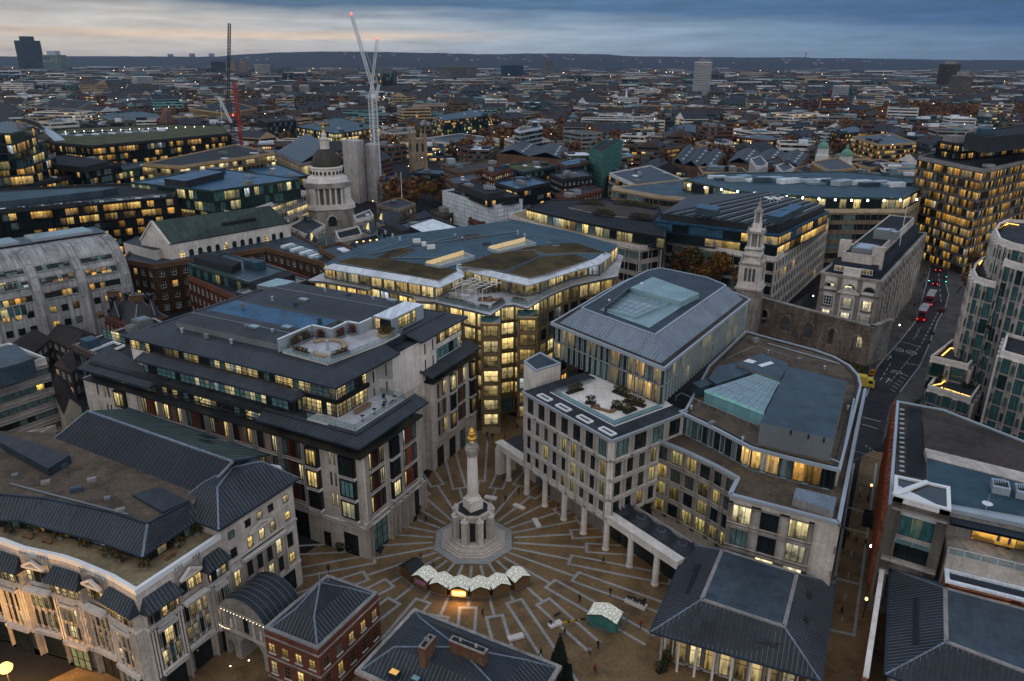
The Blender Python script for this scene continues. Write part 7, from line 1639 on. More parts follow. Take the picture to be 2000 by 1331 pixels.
g=P(1222,212,0);t=thing('church_spire','slender white church spire rising from the rooftops right of centre','church spire',g);M=MB();M.box(g.x,g.y,0,8,8,15,stone_w,.4);M.box(g.x,g.y,15,5.6,5.6,5,stone_w,.4);M.build('tower',t);M=MB();M.lathe((g.x,g.y,20),[(2.7,0),(1.9,4),(2.0,4.4),(.2,17)],stone_w,8);M.build('spire',t)
block('stone_range','brownish gothic stone range with dark roof between the dome and the square stone tower','building',[(735,402),(775,412),(812,400),(780,388)],12,mat('old_stone',(.30,.23,.165)),g_lo,style='punch',bay=4,ncl=1,roof=slate)
house('courtyard_building','low slate roofed building beside the black framed block and the flagpole',[(745,425),(775,434),(800,424)],9,12,brick_k,slate,g_lo,'building')
house('courtyard_building','low brown brick building in front of the tall russet tree',[(790,432),(830,440),(850,428)],9,12.5,brick_b,slate,g_lo,'building')
white_m,red_m,dark_m=mat('white_steel',(.62,.64,.66),.5),mat('red_steel',(.38,.04,.035),.5),mat('dark_steel',(.05,.05,.055),.5)
def lattice(M,a,b,w,m,n,r=.16):
 a,b=Vector(a),Vector(b);d=(b-a).normalized();s=d.cross(Vector((0,1,0)) if abs(d.y)<.9 else Vector((1,0,0))).normalized();q=d.cross(s)
 cs_=[(s*i+q*j)*w/2 for i,j in((-1,-1),(1,-1),(1,1),(-1,1))]
 for c in cs_:M.beam(a+c,b+c,r*1.6,r*1.6,m)
 for k in range(n):
  p,p2=a+(b-a)*k/n,a+(b-a)*(k+1)/n
  for i in range(4):M.beam(p+cs_[i],p2+cs_[(i+1)%4],r,r,m);M.beam(p+cs_[i],p+cs_[(i+1)%4],r,r,m)
def P3(x,y,D):
 d=ray(x,y);t=D/d.y;return CAM+d*t
beacon=glow('red_beacon',(1,.06,.03),6,False)
def crane(label,segs,group='tower cranes'):
 t=thing('tower_crane',label,'crane',segs[0][1] if True else None,0,group);t.location=(segs[0][1].x,segs[0][1].y,0)
 for nm,a,b,w,m,n,r in segs:
  M=MB()
  if nm in('cab','counterweight'):M.box(a.x,a.y,a.z,w,w*1.4,w*1.1,m,.3)
  elif nm=='beacon':M.lathe(a,[(.1,-w),(w,0),(.1,w)],m,8)
  elif n==0:M.beam(a,b,w,w,m)
  else:lattice(M,a,b,w,m,n,r)
  M.build(nm,t)
D1=480
crane('big white luffing crane on the concrete core with its jib raised high',[('mast',Vector((P3(731,188,D1).x,D1,0)),P3(731,188,D1),2.4,white_m,26,.2),('jib',P3(733,190,D1),P3(686,28,D1),1.5,white_m,30,.17),('a_frame',P3(735,190,D1),P3(740,165,D1),1.2,white_m,4,.15),('counter_jib',P3(731,189,D1),P3(742,194,D1),2.2,white_m,3,.2),('cab',P3(729,192,D1),None,2.2,white_p,0,0),('beacon',P3(686,27,D1),None,.7,beacon,0,0),('tie',P3(740,165,D1),P3(690,40,D1),.12,white_m,0,0)])
crane('white crane behind the big one with a steep upright jib',[('mast',Vector((P3(722,185,600).x,600,0)),P3(722,185,600),2.2,white_m,22,.18),('jib',P3(724,186,600),P3(737,76,600),1.5,white_m,20,.17),('counter_jib',P3(724,187,600),P3(714,190,600),2,white_m,3,.18),('beacon',P3(737,75,600),None,.6,beacon,0,0)])
crane('thin dark crane with an almost vertical jib left of the dome',[('mast',Vector((P3(446,190,640).x,640,0)),P3(446,190,640),2.2,dark_m,20,.2),('jib',P3(446,190,640),P3(448,46,640),1.7,dark_m,24,.2),('counter_jib',P3(446,190,640),P3(438,192,640),2,dark_m,3,.2),('tie',P3(444,186,640),P3(446,60,640),.2,dark_m,0,0)])
crane('red masted crane with folded white jib left of the dome',[('mast',Vector((P3(458,163,560).x,560,0)),P3(458,163,560),1.6,red_m,30,.22),('jib',P3(452,240,560),P3(427,190,560),1.3,white_m,10,.16),('tie',P3(430,196,560),P3(434,245,560),.3,white_m,0,0),('beacon',P3(455,225,560),None,.8,beacon,0,0)])
# the filler city, hills, trees
R2=random.Random(21)
NEARZONE=[XY(-80,1331),XY(-80,640),XY(215,610),XY(420,500),XY(640,470),XY(1000,420),XY(1300,420),XY(1560,560),XY(1640,460),XY(1840,400),XY(2080,440),XY(2080,1331)]
def clear(p,r):
 if inpoly(p,NEARZONE):return False
 for f in FOOT:
  if inpoly(p,f):return False
  for dx,dy in((r,0),(-r,0),(0,r),(0,-r),(r*.7,r*.7),(-r*.7,r*.7),(r*.7,-r*.7),(-r*.7,-r*.7)):
   if inpoly((p[0]+dx,p[1]+dy),f):return False
 return True
brick_f=mat('muted_red_brick',(.12,.05,.036),.85,.25,.15)  # red brick in a darker, less saturated tone for the filler city
WALLS=[(brick_b,'brown brick'),(brick_f,'red brick'),(brick_k,'dark brick'),(render_w,'white'),(stone_b,'buff'),(stone_g,'grey'),(cream,'cream'),(zinc,'blue grey'),(stone_w,'pale stone'),(black_b,'black')]
ROOFS=[(asph_roof,'black flat roof'),(felt,'grey flat roof'),(zinc_t,'blue grey roof'),(lead_p,'lead roof'),(tile_d,'pitched tiled roof'),(slate,'pitched slate roof'),(felt_b,'brown flat roof'),(sheet_w,'white sheet roof')]
g_far=glass('far_glass',.13,(1,.52,.12),(1,.76,.4),strength=.8,blind=.2)
g_far2=glass('far_bright_glass',.33,(1,.55,.14),(1,.78,.4),strength=.9,blind=.2)
def city_block(M,p,w,d,h,rot,wm,rm,pn,pitched,r_,fl=True):
 c,s=math.cos(rot),math.sin(rot)
 def Q(x,y,z):return Vector((p[0]+x*c-y*s,p[1]+x*s+y*c,z))
 pl=[(Q(x,y,0).x,Q(x,y,0).y) for x,y in((-w/2,-d/2),(w/2,-d/2),(w/2,d/2),(-w/2,d/2))]
 M.prism(pl,0,h,wm,rm)
 nf=max(1,int(h/3.6))
 for i in range(4):
  a,b=pl[i],pl[(i+1)%4]
  if not faces_cam(a,b,0) or not fl:continue
  aa,u,n,L=edge(a,b);nb=max(1,int(L/3.2));k0=r_.randrange(900)
  for f in range(nf):
   z0,z1=f*h/nf+h/nf*.35,f*h/nf+h/nf*.8;o=n*.12
   M.poly([V3(aa+o+u*.8,z0),V3(aa+o+u*(L-.8),z0),V3(aa+o+u*(L-.8),z1),V3(aa+o+u*.8,z1)],pn,[(k0+.01,f+.01),(k0+nb-.01,f+.01),(k0+nb-.01,f+.99),(k0+.01,f+.99)])
 if pitched:
  zr=h+min(w,d)*.24
  if w>d:A_,B_,C_,D_,E1,E2=Q(-w/2,-d/2,h),Q(w/2,-d/2,h),Q(w/2,d/2,h),Q(-w/2,d/2,h),Q(-w/2,0,zr),Q(w/2,0,zr)
  else:A_,B_,C_,D_,E1,E2=Q(w/2,-d/2,h),Q(w/2,d/2,h),Q(-w/2,d/2,h),Q(-w/2,-d/2,h),Q(0,-d/2,zr),Q(0,d/2,zr)
  poly_roof(M,[A_,B_,E2,E1],rm);poly_roof(M,[C_,D_,E1,E2],rm);M.poly([D_,A_,E1],wm);M.poly([B_,C_,E2],wm)
  for _ in range(2):x,y=r_.uniform(-.3,.3)*w,r_.uniform(-.1,.1)*d;q=Q(x,y,0);M.box(q.x,q.y,h,1.6,1.1,zr-h+1.6,brick_k,rot)
 else:
  parapet(M,pl,h,.8,.5,wm)
  for _ in range(r_.randrange(1,5)):
   x,y=r_.uniform(-.32,.32)*w,r_.uniform(-.32,.32)*d;q=Q(x,y,0);M.box(q.x,q.y,h,r_.uniform(.1,.4)*w,r_.uniform(.1,.35)*d,r_.uniform(1,4),r_.choice([alu_d,zinc,stone_g,alu,sheet_w,black_b,sky_glass]),rot)
cand=[]
d_=255.0
while d_<9000:
 cs_=25+d_*.0165;half=d_*.74+30;x=-half+R2.uniform(0,cs_)
 while x<half:
  if R2.random()<(.92 if d_<3500 else.7):
   px_,py_=x+R2.uniform(-.15,.15)*cs_,d_+R2.uniform(-.15,.15)*cs_
   big=1.7 if R2.random()<.07 and d_>700 else 1.0;w,dd_=cs_*R2.uniform(.55,1.0)*big,cs_*R2.uniform(.5,.85)
   h=R2.uniform(9,18)*(.95 if d_<600 else 1.1)*(1 if R2.random()<.94 or d_<520 else 1.6)*(1.15 if big>1 else 1)
   cand.append((d_,px_,py_,w,dd_,h))
  x+=cs_
 d_+=cs_*.95
PARKS=[(XY(1900,232),170),(XY(1760,240),80),(XY(560,152),210),(XY(400,172),90),(XY(250,180),60),(XY(1310,192),60),(XY(1000,178),90),(XY(1640,190),70),(XY(1180,237),26),(XY(1420,325),24),(XY(1560,160),200),(XY(1900,190),150),(XY(820,178),50),(XY(840,400),26)]
OPEN=PARKS+[(XY(715,372),48),(XY(745,400),30),(XY(800,428),30),(XY(765,428),24),(XY(830,440),20),(XY(818,350),26),(XY(790,330),40)]
def inpark(p):return any((p[0]-c[0])**2+(p[1]-c[1])**2<r*r for c,r in OPEN)
cand=[c for c in cand if not inpark((c[1],c[2])) and(c[0]>1300 or clear((c[1],c[2]),max(c[3],c[4])*.5))]
ind,rest=cand[:280],cand[280:]
LM=[(300,260,'the long planted roof block'),(640,300,'the courthouse dome'),(735,230,'the white cranes'),(820,300,'the old stone tower'),(905,240,'the green glass block'),(1180,300,'the green netting'),(940,390,'the white sheeted block'),(1450,310,'the market roofs'),(1222,190,'the white spire'),(1367,170,'the tall white tower'),(1650,290,'the green domes'),(1720,275,'the gold glazed block'),(1870,300,'the amber tower'),(120,260,'the tiered glass offices'),(440,210,'the concrete framed block'),(540,245,'the black glass tower'),(1590,180,'the pale blue slabs'),(1020,280,'the pedimented hall'),(420,330,'the blue roofed block'),(1540,360,'the beige lamp edged block'),(1250,400,'the roof gardens')]
def topx(p):
 d=Vector(p)-CAM;cp,sp=math.cos(PITCH),math.sin(PITCH);z=d.y*cp-d.z*sp;return CXP+FPX*d.x/z,CYP-FPX*(d.y*sp+d.z*cp)/z
descr={}
for(d0,x,y,w,dd_,h) in ind:
 wm,wn=R2.choice(WALLS);pitched=R2.random()<.25;rm,rn=R2.choice([r for r in ROOFS if('pitched' in r[1])==pitched]);lit=R2.random()<.35
 rot=R2.choice([.3,.45,-.2,-.35,.1])+R2.uniform(-.08,.08)+x*.0004
 bx,by=topx((x,y,h));
 M=MB();city_block(M,(x,y),w*.94,dd_,h,rot,wm,rm,g_far2 if lit else g_far,pitched,R2)
 k=min(LM,key=lambda l:(l[0]-bx)**2+(l[1]-by)**2*3);dx,dy=bx-k[0],by-k[1]
 rel=('left of ' if dx<0 else 'right of ') if abs(dx)>abs(dy)*1.5 else('beyond ' if dy<0 else 'in front of ')
 base=('lit ' if lit else '')+('tall ' if h>26 else 'low ' if h<13 else '')+wn+' building with '+rn+' '+rel+k[2]
 o=M.build('city_building',None,base,cat='building',at=(x,y,0),group='closely packed city buildings');descr.setdefault(base,[]).append((bx,by,o))
ORD=['first','second','third','fourth','fifth','sixth','seventh','eighth']
for base,L in descr.items():
 if len(L)>1:
  L.sort(key=lambda q:q[0])
  for i,(bx,by,o) in enumerate(L):o['label']=ORD[min(i,7)]+' from the left: '+base if len(base.split())<=12 else ORD[min(i,7)]+' '+base
Mf=MB()
for(d0,x,y,w,dd_,h) in rest:
 wm=R2.choice(WALLS+[WALLS[0],WALLS[2],(glass_g,''),(glass_t,'')])[0];pitched=R2.random()<.28;rm=R2.choice([r for r in ROOFS+ROOFS[:1]*3 if('pitched' in r[1])==pitched])[0];rot=R2.choice([.3,.5,-.2,-.4,.1])+R2.uniform(-.1,.1)
 if d0<2200:city_block(Mf,(x,y),w*.94,dd_,h,rot,wm,rm,g_far2 if R2.random()<.25 else g_far,pitched,R2)
 else:
  hh=h*(1 if R2.random()<.96 or w>45 else 2.2);c,s=math.cos(rot),math.sin(rot);pl=[(x+a*c-b*s,y+a*s+b*c) for a,b in((-w/2,-dd_/2),(w/2,-dd_/2),(w/2,dd_/2),(-w/2,dd_/2))];Mf.prism(pl,0,hh,wm,rm)
  for i in range(4):
   if faces_cam(pl[i],pl[(i+1)%4],.2):
    aa,u,n,L=edge(pl[i],pl[(i+1)%4]);o=n*.3;k0=R2.randrange(900);nb=max(1,int(L/3.5));Mf.poly([V3(aa+o,hh*.25),V3(aa+o+u*L,hh*.25),V3(aa+o+u*L,hh*.85),V3(aa+o,hh*.85)],g_far,[(k0+.01,.01),(k0+nb-.01,.01),(k0+nb-.01,3.99),(k0+.01,3.99)])
Mf.build('distant_city',None,'distant rooftops of the city fading towards the hills',kind='stuff',cat='rooftops')
pt=[glow('far_lamp_warm',(1,.62,.25),14,False),glow('far_lamp_white',(1,.9,.75),12,False),glow('far_lamp_red',(1,.1,.06),8,False)]
Ml=MB()
for i in range(420):
 dq=300*math.exp(R2.random()*3.2);x=R2.uniform(-.72,.72)*dq;s=.08+dq*.00034
 if dq<900 and not clear((x,dq),3):continue
 z=R2.uniform(5,24);Ml.box(x,dq,z,s,s,s,R2.choices(pt,(6,3,.5))[0],0)
Ml.build('distant_lamps',None,'scattered points of street and window light across the city',kind='stuff',cat='lights')
def ridge(name,D,hs,m,depth=1500):
 M=MB();n=len(hs)
 for i in range(n-1):
  x0,h0=hs[i];x1,h1=hs[i+1];a,b=P3(x0,h0,D),P3(x1,h1,D)
  M.poly([Vector((a.x,D-depth,-2)),Vector((b.x,D-depth,-2)),Vector((b.x*1.0,D-depth*.45,b.z*.62)),Vector((a.x,D-depth*.45,a.z*.62))],m);M.poly([Vector((a.x,D-depth*.45,a.z*.62)),Vector((b.x,D-depth*.45,b.z*.62)),b,a],m);M.poly([a,b,Vector((b.x*1.2,D+depth*2,-2)),Vector((a.x*1.2,D+depth*2,-2))],m)
 return M.build(name,None,kind='structure')
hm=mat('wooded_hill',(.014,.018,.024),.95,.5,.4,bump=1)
def prof_(x0,x1,f,st=16):return[(x,f(x)+R2.uniform(-.5,.5)) for x in range(x0,x1+1,st)]
def hill1(x):
 pts=[(-300,111),(250,110.5),(420,111),(480,106),(560,102.5),(640,101),(740,101.5),(840,104),(960,106.5),(1060,104.5),(1160,106),(1240,110),(1330,111.5),(1480,112.5),(1540,112),(1620,114),(1900,117.5),(2300,119)]
 for i in range(len(pts)-1):
  if pts[i][0]<=x<=pts[i+1][0]:f=(x-pts[i][0])/(pts[i+1][0]-pts[i][0]);f=f*f*(3-2*f);return pts[i][1]*(1-f)+pts[i+1][1]*f
 return 119
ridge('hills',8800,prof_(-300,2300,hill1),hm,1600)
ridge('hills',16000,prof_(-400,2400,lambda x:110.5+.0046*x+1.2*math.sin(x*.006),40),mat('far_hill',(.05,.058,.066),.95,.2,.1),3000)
Mh=MB()
for i in range(110):
 x=R2.uniform(430,1750);y=hill1(x)+R2.uniform(2,13);p=P3(x,y,7800+R2.uniform(-300,200));Mh.box(p.x,p.y,p.z-10,R2.uniform(12,40),14,R2.uniform(9,16),R2.choice([stone_g,brick_b,stone_g,brick_k]),R2.uniform(-.3,.3))
Mh.build('hillside_houses',None,'pale specks of houses on the wooded hill',kind='stuff',cat='houses')
p=P3(1574,100,9000);t=thing('radio_mast','thin mast with a red light on the hill crest right of centre','mast',(p.x,p.y,0));M=MB();lattice(M,P3(1574,113,9000),p,6,dark_m,8,1.2);M.build('mast',t);M=MB();M.lathe(p,[(.5,-5),(5,0),(.5,5)],beacon,6);M.build('beacon',t)
# trees
def tree_mesh(seed,H,W,leafm,dens,leaf,bare=.0):
 r_=random.Random(seed);T_=MB();F_=MB();tips=[]
 def limb(p,d,L,r,lv):
  pts=[p];rr=[r]
  for k in range(3):
   d=(d+Vector((r_.gauss(0,.16),r_.gauss(0,.16),.05))).normalized();p=p+d*(L/3);pts.append(p);rr.append(r*(1-.2*(k+1)))
  T_.tube(pts,rr,bark,5 if lv else 7,False)
  if lv>=3:tips.append(p);return
  for k in range(r_.randrange(3,5) if lv<2 else 3):
   a=r_.uniform(0,6.28);t_=r_.uniform(.5,.95);nd=(d*t_+Vector((math.cos(a),math.sin(a),r_.uniform(.0,.5)))).normalized();limb(pts[r_.choice([2,3])],nd,L*r_.uniform(.6,.78),rr[-1]*.72,lv+1)
  if lv>=1:tips.append(p)
 limb(VZ(0),VZ(1),H*.36,H*.022,0)
 zc=H*.62
 for tp in tips:
  q=Vector((tp.x*W/(H*.62),tp.y*W/(H*.62),tp.z))
  if bare and r_.random()<bare:continue
  m=r_.choice(leafm);leafmass(F_,q,W*.15,W*.15,H*.075,dens,leaf,[m,m,r_.choice(leafm)],r_=r_)
 return T_.mesh('trunk'),F_.mesh('crown')
TREES={'yellow':[tree_mesh(s,15,6.0,[leaf_y,leaf_y,leaf_o,leaf_g],46,.36) for s in(1,2)],'russet':[tree_mesh(s,15,6.0,[leaf_o,leaf_y,leaf_y],44,.36,.1) for s in(3,4)],'bare':[tree_mesh(s,13,5.0,[leaf_o,leaf_o,leaf_y,bark],16,.3,.12) for s in(5,6)],'dark':[tree_mesh(s,8,3.4,[hedge_m,leaf_g],50,.3) for s in(7,)]}
def tree(kind,p,H,label,group=None,name='tree'):
 me=R2.choice(TREES[kind]);base={'yellow':15,'russet':15,'bare':13,'dark':8}[kind];t=thing(name,label,'tree',(p[0],p[1],p[2] if len(p)>2 else 0),R2.uniform(0,6.28),group);t.scale=(H/base,)*3
 for nm,m in zip(('trunk','crown'),me):o=bpy.data.objects.new(nm,m);COL.objects.link(o);o.parent=t
 return t
for kind,x,y,H,l in(
 ('yellow',1338,596,26,'large yellow leaved tree between the metal pavilion and the stone grid block, left'),('russet',1386,606,27,'broad russet tree left of the ornate church tower'),('yellow',1424,617,22,'yellowing tree right beside the ornate church tower'),
 ('russet',828,398,16,'russet tree directly before the square stone tower'),('russet',866,412,14,'russet tree between the tall one and the white sheeting'),('bare',798,408,15,'bare tree right of the flagpole'),('bare',760,416,14,'bare tree left of the flagpole by the dome'),
 ('russet',845,405,19,'tall russet tree in front of the old square stone tower'),('bare',812,415,16,'thinning brown tree left of the tall russet one'),('bare',775,410,14,'bare brown tree beside the thin flagpole'),('yellow',872,400,13,'small yellow tree beside the white sheeted block'),
 ('yellow',1415,335,13,'round yellow green tree in front of the market roofs'),('russet',1390,340,10,'small russet tree left of the round one by the market'),('russet',1330,335,11,'russet tree at the left end of the market roofs'),('russet',1305,318,10,'small dark tree behind the market roofs, far left end'),
 ('russet',1185,243,17,'wide orange brown tree alone among the rooftops right of the cranes'),('bare',1893,545,17,'bare street tree beside the amber tower, nearest the road bend'),('bare',1908,520,17,'bare street tree in the middle of the row beside the road'),('russet',1925,505,17,'dark russet street tree below the amber tower'),('bare',1870,572,12,'thin bare tree on the pavement beside the terraced block'),('russet',1938,492,16,'russet street tree at the far end of the row beside the road'),
 ('bare',92,640,12,'bare tree in front of the concrete building, right of its glass bay'),('bare',40,648,12,'bare tree in front of the concrete building at the far left'),('bare',62,655,9,'small bare tree between the two larger ones at the concrete building'),
 ('dark',1655,755,7,'dark rounded evergreen beside the pavement at the garden corner'),('dark',1632,735,5,'dark evergreen in the ruined church garden, right'),('dark',1510,700,6,'dark evergreen in the ruined church garden, left end'),('dark',1640,775,4,'small dark bush at the lower corner of the ruined church garden')):
 tree(kind,P(x,y,0),H,l)
for k,(x,y,z,H,l) in enumerate(((1835,748,7.5,3.2,'small tree on the lowest roof garden of the terraced block, left'),(1880,770,7.5,4.2,'small tree on the lowest roof garden of the terraced block, right'),(1882,700,13,3.4,'small tree on the middle roof garden of the terraced block'),(1925,650,22,3.0,'shrubby tree on the third terrace of the stone and glass block'),(1965,545,31,3.2,'dark shrub on the fourth terrace of the stone and glass block'),(1985,590,22,5,'trailing shrub at the right frame edge on the terraced block'),(1990,560,31,4,'dense shrub on the terrace below the upper rounded corner'))):tree('dark',P(x,y,z),H,l)
Mt=MB()
def clump(x,y,H,W,r_,D):
 n=34 if D>1500 else 130;lm=r_.choice([[leaf_o],[leaf_o,bark],[leaf_y,leaf_o],[bark,leaf_o]])
 leafmass(Mt,(x,y,H*.58),W,W,H*.42,n,W*.36 if D>1500 else W*.24,lm,r_=r_);Mt.tube([(x,y,0),(x,y,H*.4)],.4,bark,5,False)
for c,r in PARKS:
 D=math.hypot(*c);n=int(min(240,r*r/110 if D<1300 else r*r/260))+6
 for i in range(n):a,q=R2.uniform(0,6.28),r*math.sqrt(R2.random());clump(c[0]+q*math.cos(a),c[1]+q*math.sin(a),R2.uniform(13,20),R2.uniform(5,9),R2,D)
for i in range(2600):
 dq=700*math.exp(R2.random()*2.3);x=R2.uniform(-.72,.72)*dq
 if dq<1300 and not clear((x,dq),6):continue
 clump(x,dq,R2.uniform(12,22),R2.uniform(4,8)*(1+dq/4000),R2,dq)
Mt.build('distant_trees',None,'brown autumn treetops scattered between the distant rooftops',kind='stuff',cat='trees')
# market huts, people, street things
ft=MATS.get('x') or bpy.data.materials.new('fairy_light_net');MATS['fairy_light_net']=ft;t_=NT(ft)
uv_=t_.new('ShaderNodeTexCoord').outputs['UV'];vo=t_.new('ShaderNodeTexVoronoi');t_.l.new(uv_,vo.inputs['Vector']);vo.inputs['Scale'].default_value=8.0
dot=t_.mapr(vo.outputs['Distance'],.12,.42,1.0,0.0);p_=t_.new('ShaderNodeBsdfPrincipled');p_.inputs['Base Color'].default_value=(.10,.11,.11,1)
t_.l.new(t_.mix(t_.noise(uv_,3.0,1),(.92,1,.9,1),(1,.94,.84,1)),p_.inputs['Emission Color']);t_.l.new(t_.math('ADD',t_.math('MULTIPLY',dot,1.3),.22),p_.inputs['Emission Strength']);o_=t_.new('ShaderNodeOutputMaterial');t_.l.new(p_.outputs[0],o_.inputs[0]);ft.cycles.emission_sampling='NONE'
wood_h=mat('hut_timber',(.17,.095,.042),.75,.2,.15,panel=(3,.22,.6));kiosk_m=mat('kiosk_teal',(.05,.18,.16),.6,.12,.08,panel=(.9,4,.7));counter_m=glow('hut_counter_light',(1,.55,.1),5)
def hut(name,label,c,rot,w,d,wall,roofm,open_=None,group='christmas market huts'):
 t=thing(name,label,'market stall',(*c,0),0,group);cs,sn=math.cos(rot),math.sin(rot)
 def Q(x,y,z):return Vector((c[0]+x*cs-y*sn,c[1]+x*sn+y*cs,z))
 M=MB();M.prism([Q(x,y,0).xy for x,y in((-w/2,-d/2),(w/2,-d/2),(w/2,d/2),(-w/2,d/2))],.05,2.15,wall);h=2.15
 for y in(-d/2,d/2):M.poly([Q(-w/2,y,h),Q(w/2,y,h),Q(0,y,h+.75)],wall)
 M.build('wall',t)
 M=MB();e=.22
 for s in(-1,1):
  pts=[(0,h+.88),(w*.28,h+.5),(w/2+e,h+.02)]
  for i in range(2):
   (x0,z0),(x1,z1)=pts[i],pts[i+1];q=[Q(s*x0,-d/2-e,z0),Q(s*x1,-d/2-e,z1),Q(s*x1,d/2+e,z1),Q(s*x0,d/2+e,z0)];M.poly(q if s>0 else q[::-1],roofm,[(x0+9*s,0),(x1+9*s,0),(x1+9*s,d),(x0+9*s,d)] if s>0 else[(x0-9,d),(x1-9,d),(x1-9,0),(x0-9,0)])
   M.beam(Q(s*x0,-d/2-e,z0-.06),Q(s*x1,-d/2-e,z1-.06),.06,.14,leaf_g if roofm is ft else black)
 M.build('roof',t)
 if open_:M=MB();M.poly([Q(-w*.38,-d/2-.01,1.05),Q(w*.38,-d/2-.01,1.05),Q(w*.38,-d/2-.01,1.85),Q(-w*.38,-d/2-.01,1.85)],open_);M.obox(Q(-w*.42,-d/2-.3,.95),(Q(w*.84,0,0)-Q(0,0,0)),Q(0,.3,0)-Q(0,0,0),(0,0,.07),timber);M.build('counter',t)
 else:M=MB();M.obox(Q(-w*.38,-d/2-.05,1.0),Q(w*.76,0,0)-Q(0,0,0),Q(0,.04,0)-Q(0,0,0),(0,0,.9),wall,'k');M.build('shutter',t)
 return t
HL=['dark roofed wooden hut at the left end of the market arc','light covered hut next to the dark roofed one, with pink goods on its counter','light covered hut with closed shutter, left of the open glowing one','light covered hut with open glowing counter in the middle of the arc','light covered hut directly right of the open glowing one','light covered hut second from the right end of the arc','light covered hut at the right end of the market arc']
for i,(x,y) in enumerate(((804,1101),(829,1118),(862,1131),(898,1138),(937,1139),(975,1133),(1012,1119))):
 c=XY(x,y,2.6);d=(Vector(c)-Vector(COLC.xy)).normalized();rot=math.atan2(d.y,d.x)+math.pi/2;sc=2.95
 hut('market_hut',HL[i],c,rot,sc,2.7,wood_h,black if i==0 else ft,counter_m if i==3 else(mat('pink_goods',(.45,.2,.33),.7) if i==1 else None))
 if i==3:la=bpy.data.lights.new('assumed_hut_lamp','AREA');la.energy=160;la.size=1.6;la.color=(1,.5,.12);lo=bpy.data.objects.new('assumed_hut_lamp',la);COL.objects.link(lo);lo.location=(c[0]+d.x*2.0,c[1]+d.y*2.0,2.2);lo.rotation_euler=(0,0,0)  # unseen area light, assumed from the warm pool before the open counter
ck=XY(1182,1193,2.7);hut('green_kiosk','teal green kiosk with fairy lights on its roof, alone on the right of the square',ck,-.46,4.6,2.8,kiosk_m,ft)
def barrier(label,pts,group):
 for i in range(len(pts)-1):
  a,b=P(*pts[i]),P(*pts[i+1]);t=thing('mesh_barrier',label[i],'barrier',a,0,group);M=MB();M.beam(a+VZ(1.05),b+VZ(1.05),.05,.05,alu_d);M.beam(a+VZ(.15),b+VZ(.15),.05,.05,alu_d)
  k=max(4,int((b-a).length/.22))
  for j in range(k+1):q=a+(b-a)*j/k;M.beam(q+VZ(.05 if j in(0,k) else.15),q+VZ(1.05),.025,.025,alu_d)
  M.build('panel',t)
barrier(['wire barrier in front of the left market huts','wire barrier in front of the shuttered hut','wire barrier on the pool of orange light','wire barrier right of the orange light','wire barrier in front of the right market huts','wire barrier bending back at the right market hut'],[(775,1125),(800,1150),(858,1172),(905,1177),(955,1176),(1010,1163),(1043,1138)],'wire barriers round the market huts')
barrier(['wire barrier at the left of the teal kiosk','wire barrier on the lower left of the teal kiosk','wire barrier along the front of the teal kiosk','wire barrier at the right of the teal kiosk'],[(1143,1212),(1148,1224),(1175,1240),(1215,1236),(1228,1205)],'wire barriers round the kiosk')
def slab(label,x,y,x2,y2,w=1.0):
 a,b=P(x,y,.5),P(x2,y2,.5);d=(b-a).normalized();c=(a+b)/2;rot=math.atan2(d.y,d.x);M=MB();M.box(c.x,c.y,.12,(b-a).length,w,.4,stone_w,rot);M.box(c.x,c.y,0,(b-a).length-.4,w-.3,.12,stone_d,rot);M.build('stone_bench',None,label,cat='bench',group='stone slab benches',at=(c.x,c.y,0))
slab('stone slab bench behind the column, nearest the passage',947,969,970,973);slab('stone slab bench right of the column, second along',1004,984,1024,993);slab('stone slab bench right of the column beside the colonnade',1043,1012,1053,1028);slab('stone slab bench near the bottom roof, empty',992,1247,1022,1239);slab('stone slab bench with people sitting on it left of the teal kiosk',1072,1222,1096,1213)
t=thing('bronze_sculpture','bronze shepherd and sheep sculpture on a long stone plinth near the teal kiosk','sculpture',P(1243,1183));a=P(1222,1173);b=P(1262,1190);d=(b-a).normalized();n=Vector((-d.y,d.x,0));M=MB();M.obox(a-n*.6,d*(b-a).length,n*1.2,(0,0,.55),stone_w);M.build('plinth',t)
for k in range(5):c=a+d*(.6+k*.62)+n*(.15 if k%2 else-.15);M=MB();M.tube([c+d*-.35+VZ(1.05),c+VZ(1.12),c+d*.3+VZ(1.1),c+d*.48+VZ(1.32),c+d*.66+VZ(1.22)],[.12,.24,.2,.11,.07],bronze,7);[M.tube([c+d*q+n*r+VZ(.55),c+d*q+n*r+VZ(1.0)],.05,bronze,5) for q in(-.25,.22) for r in(-.1,.1)];M.build('sheep',t)
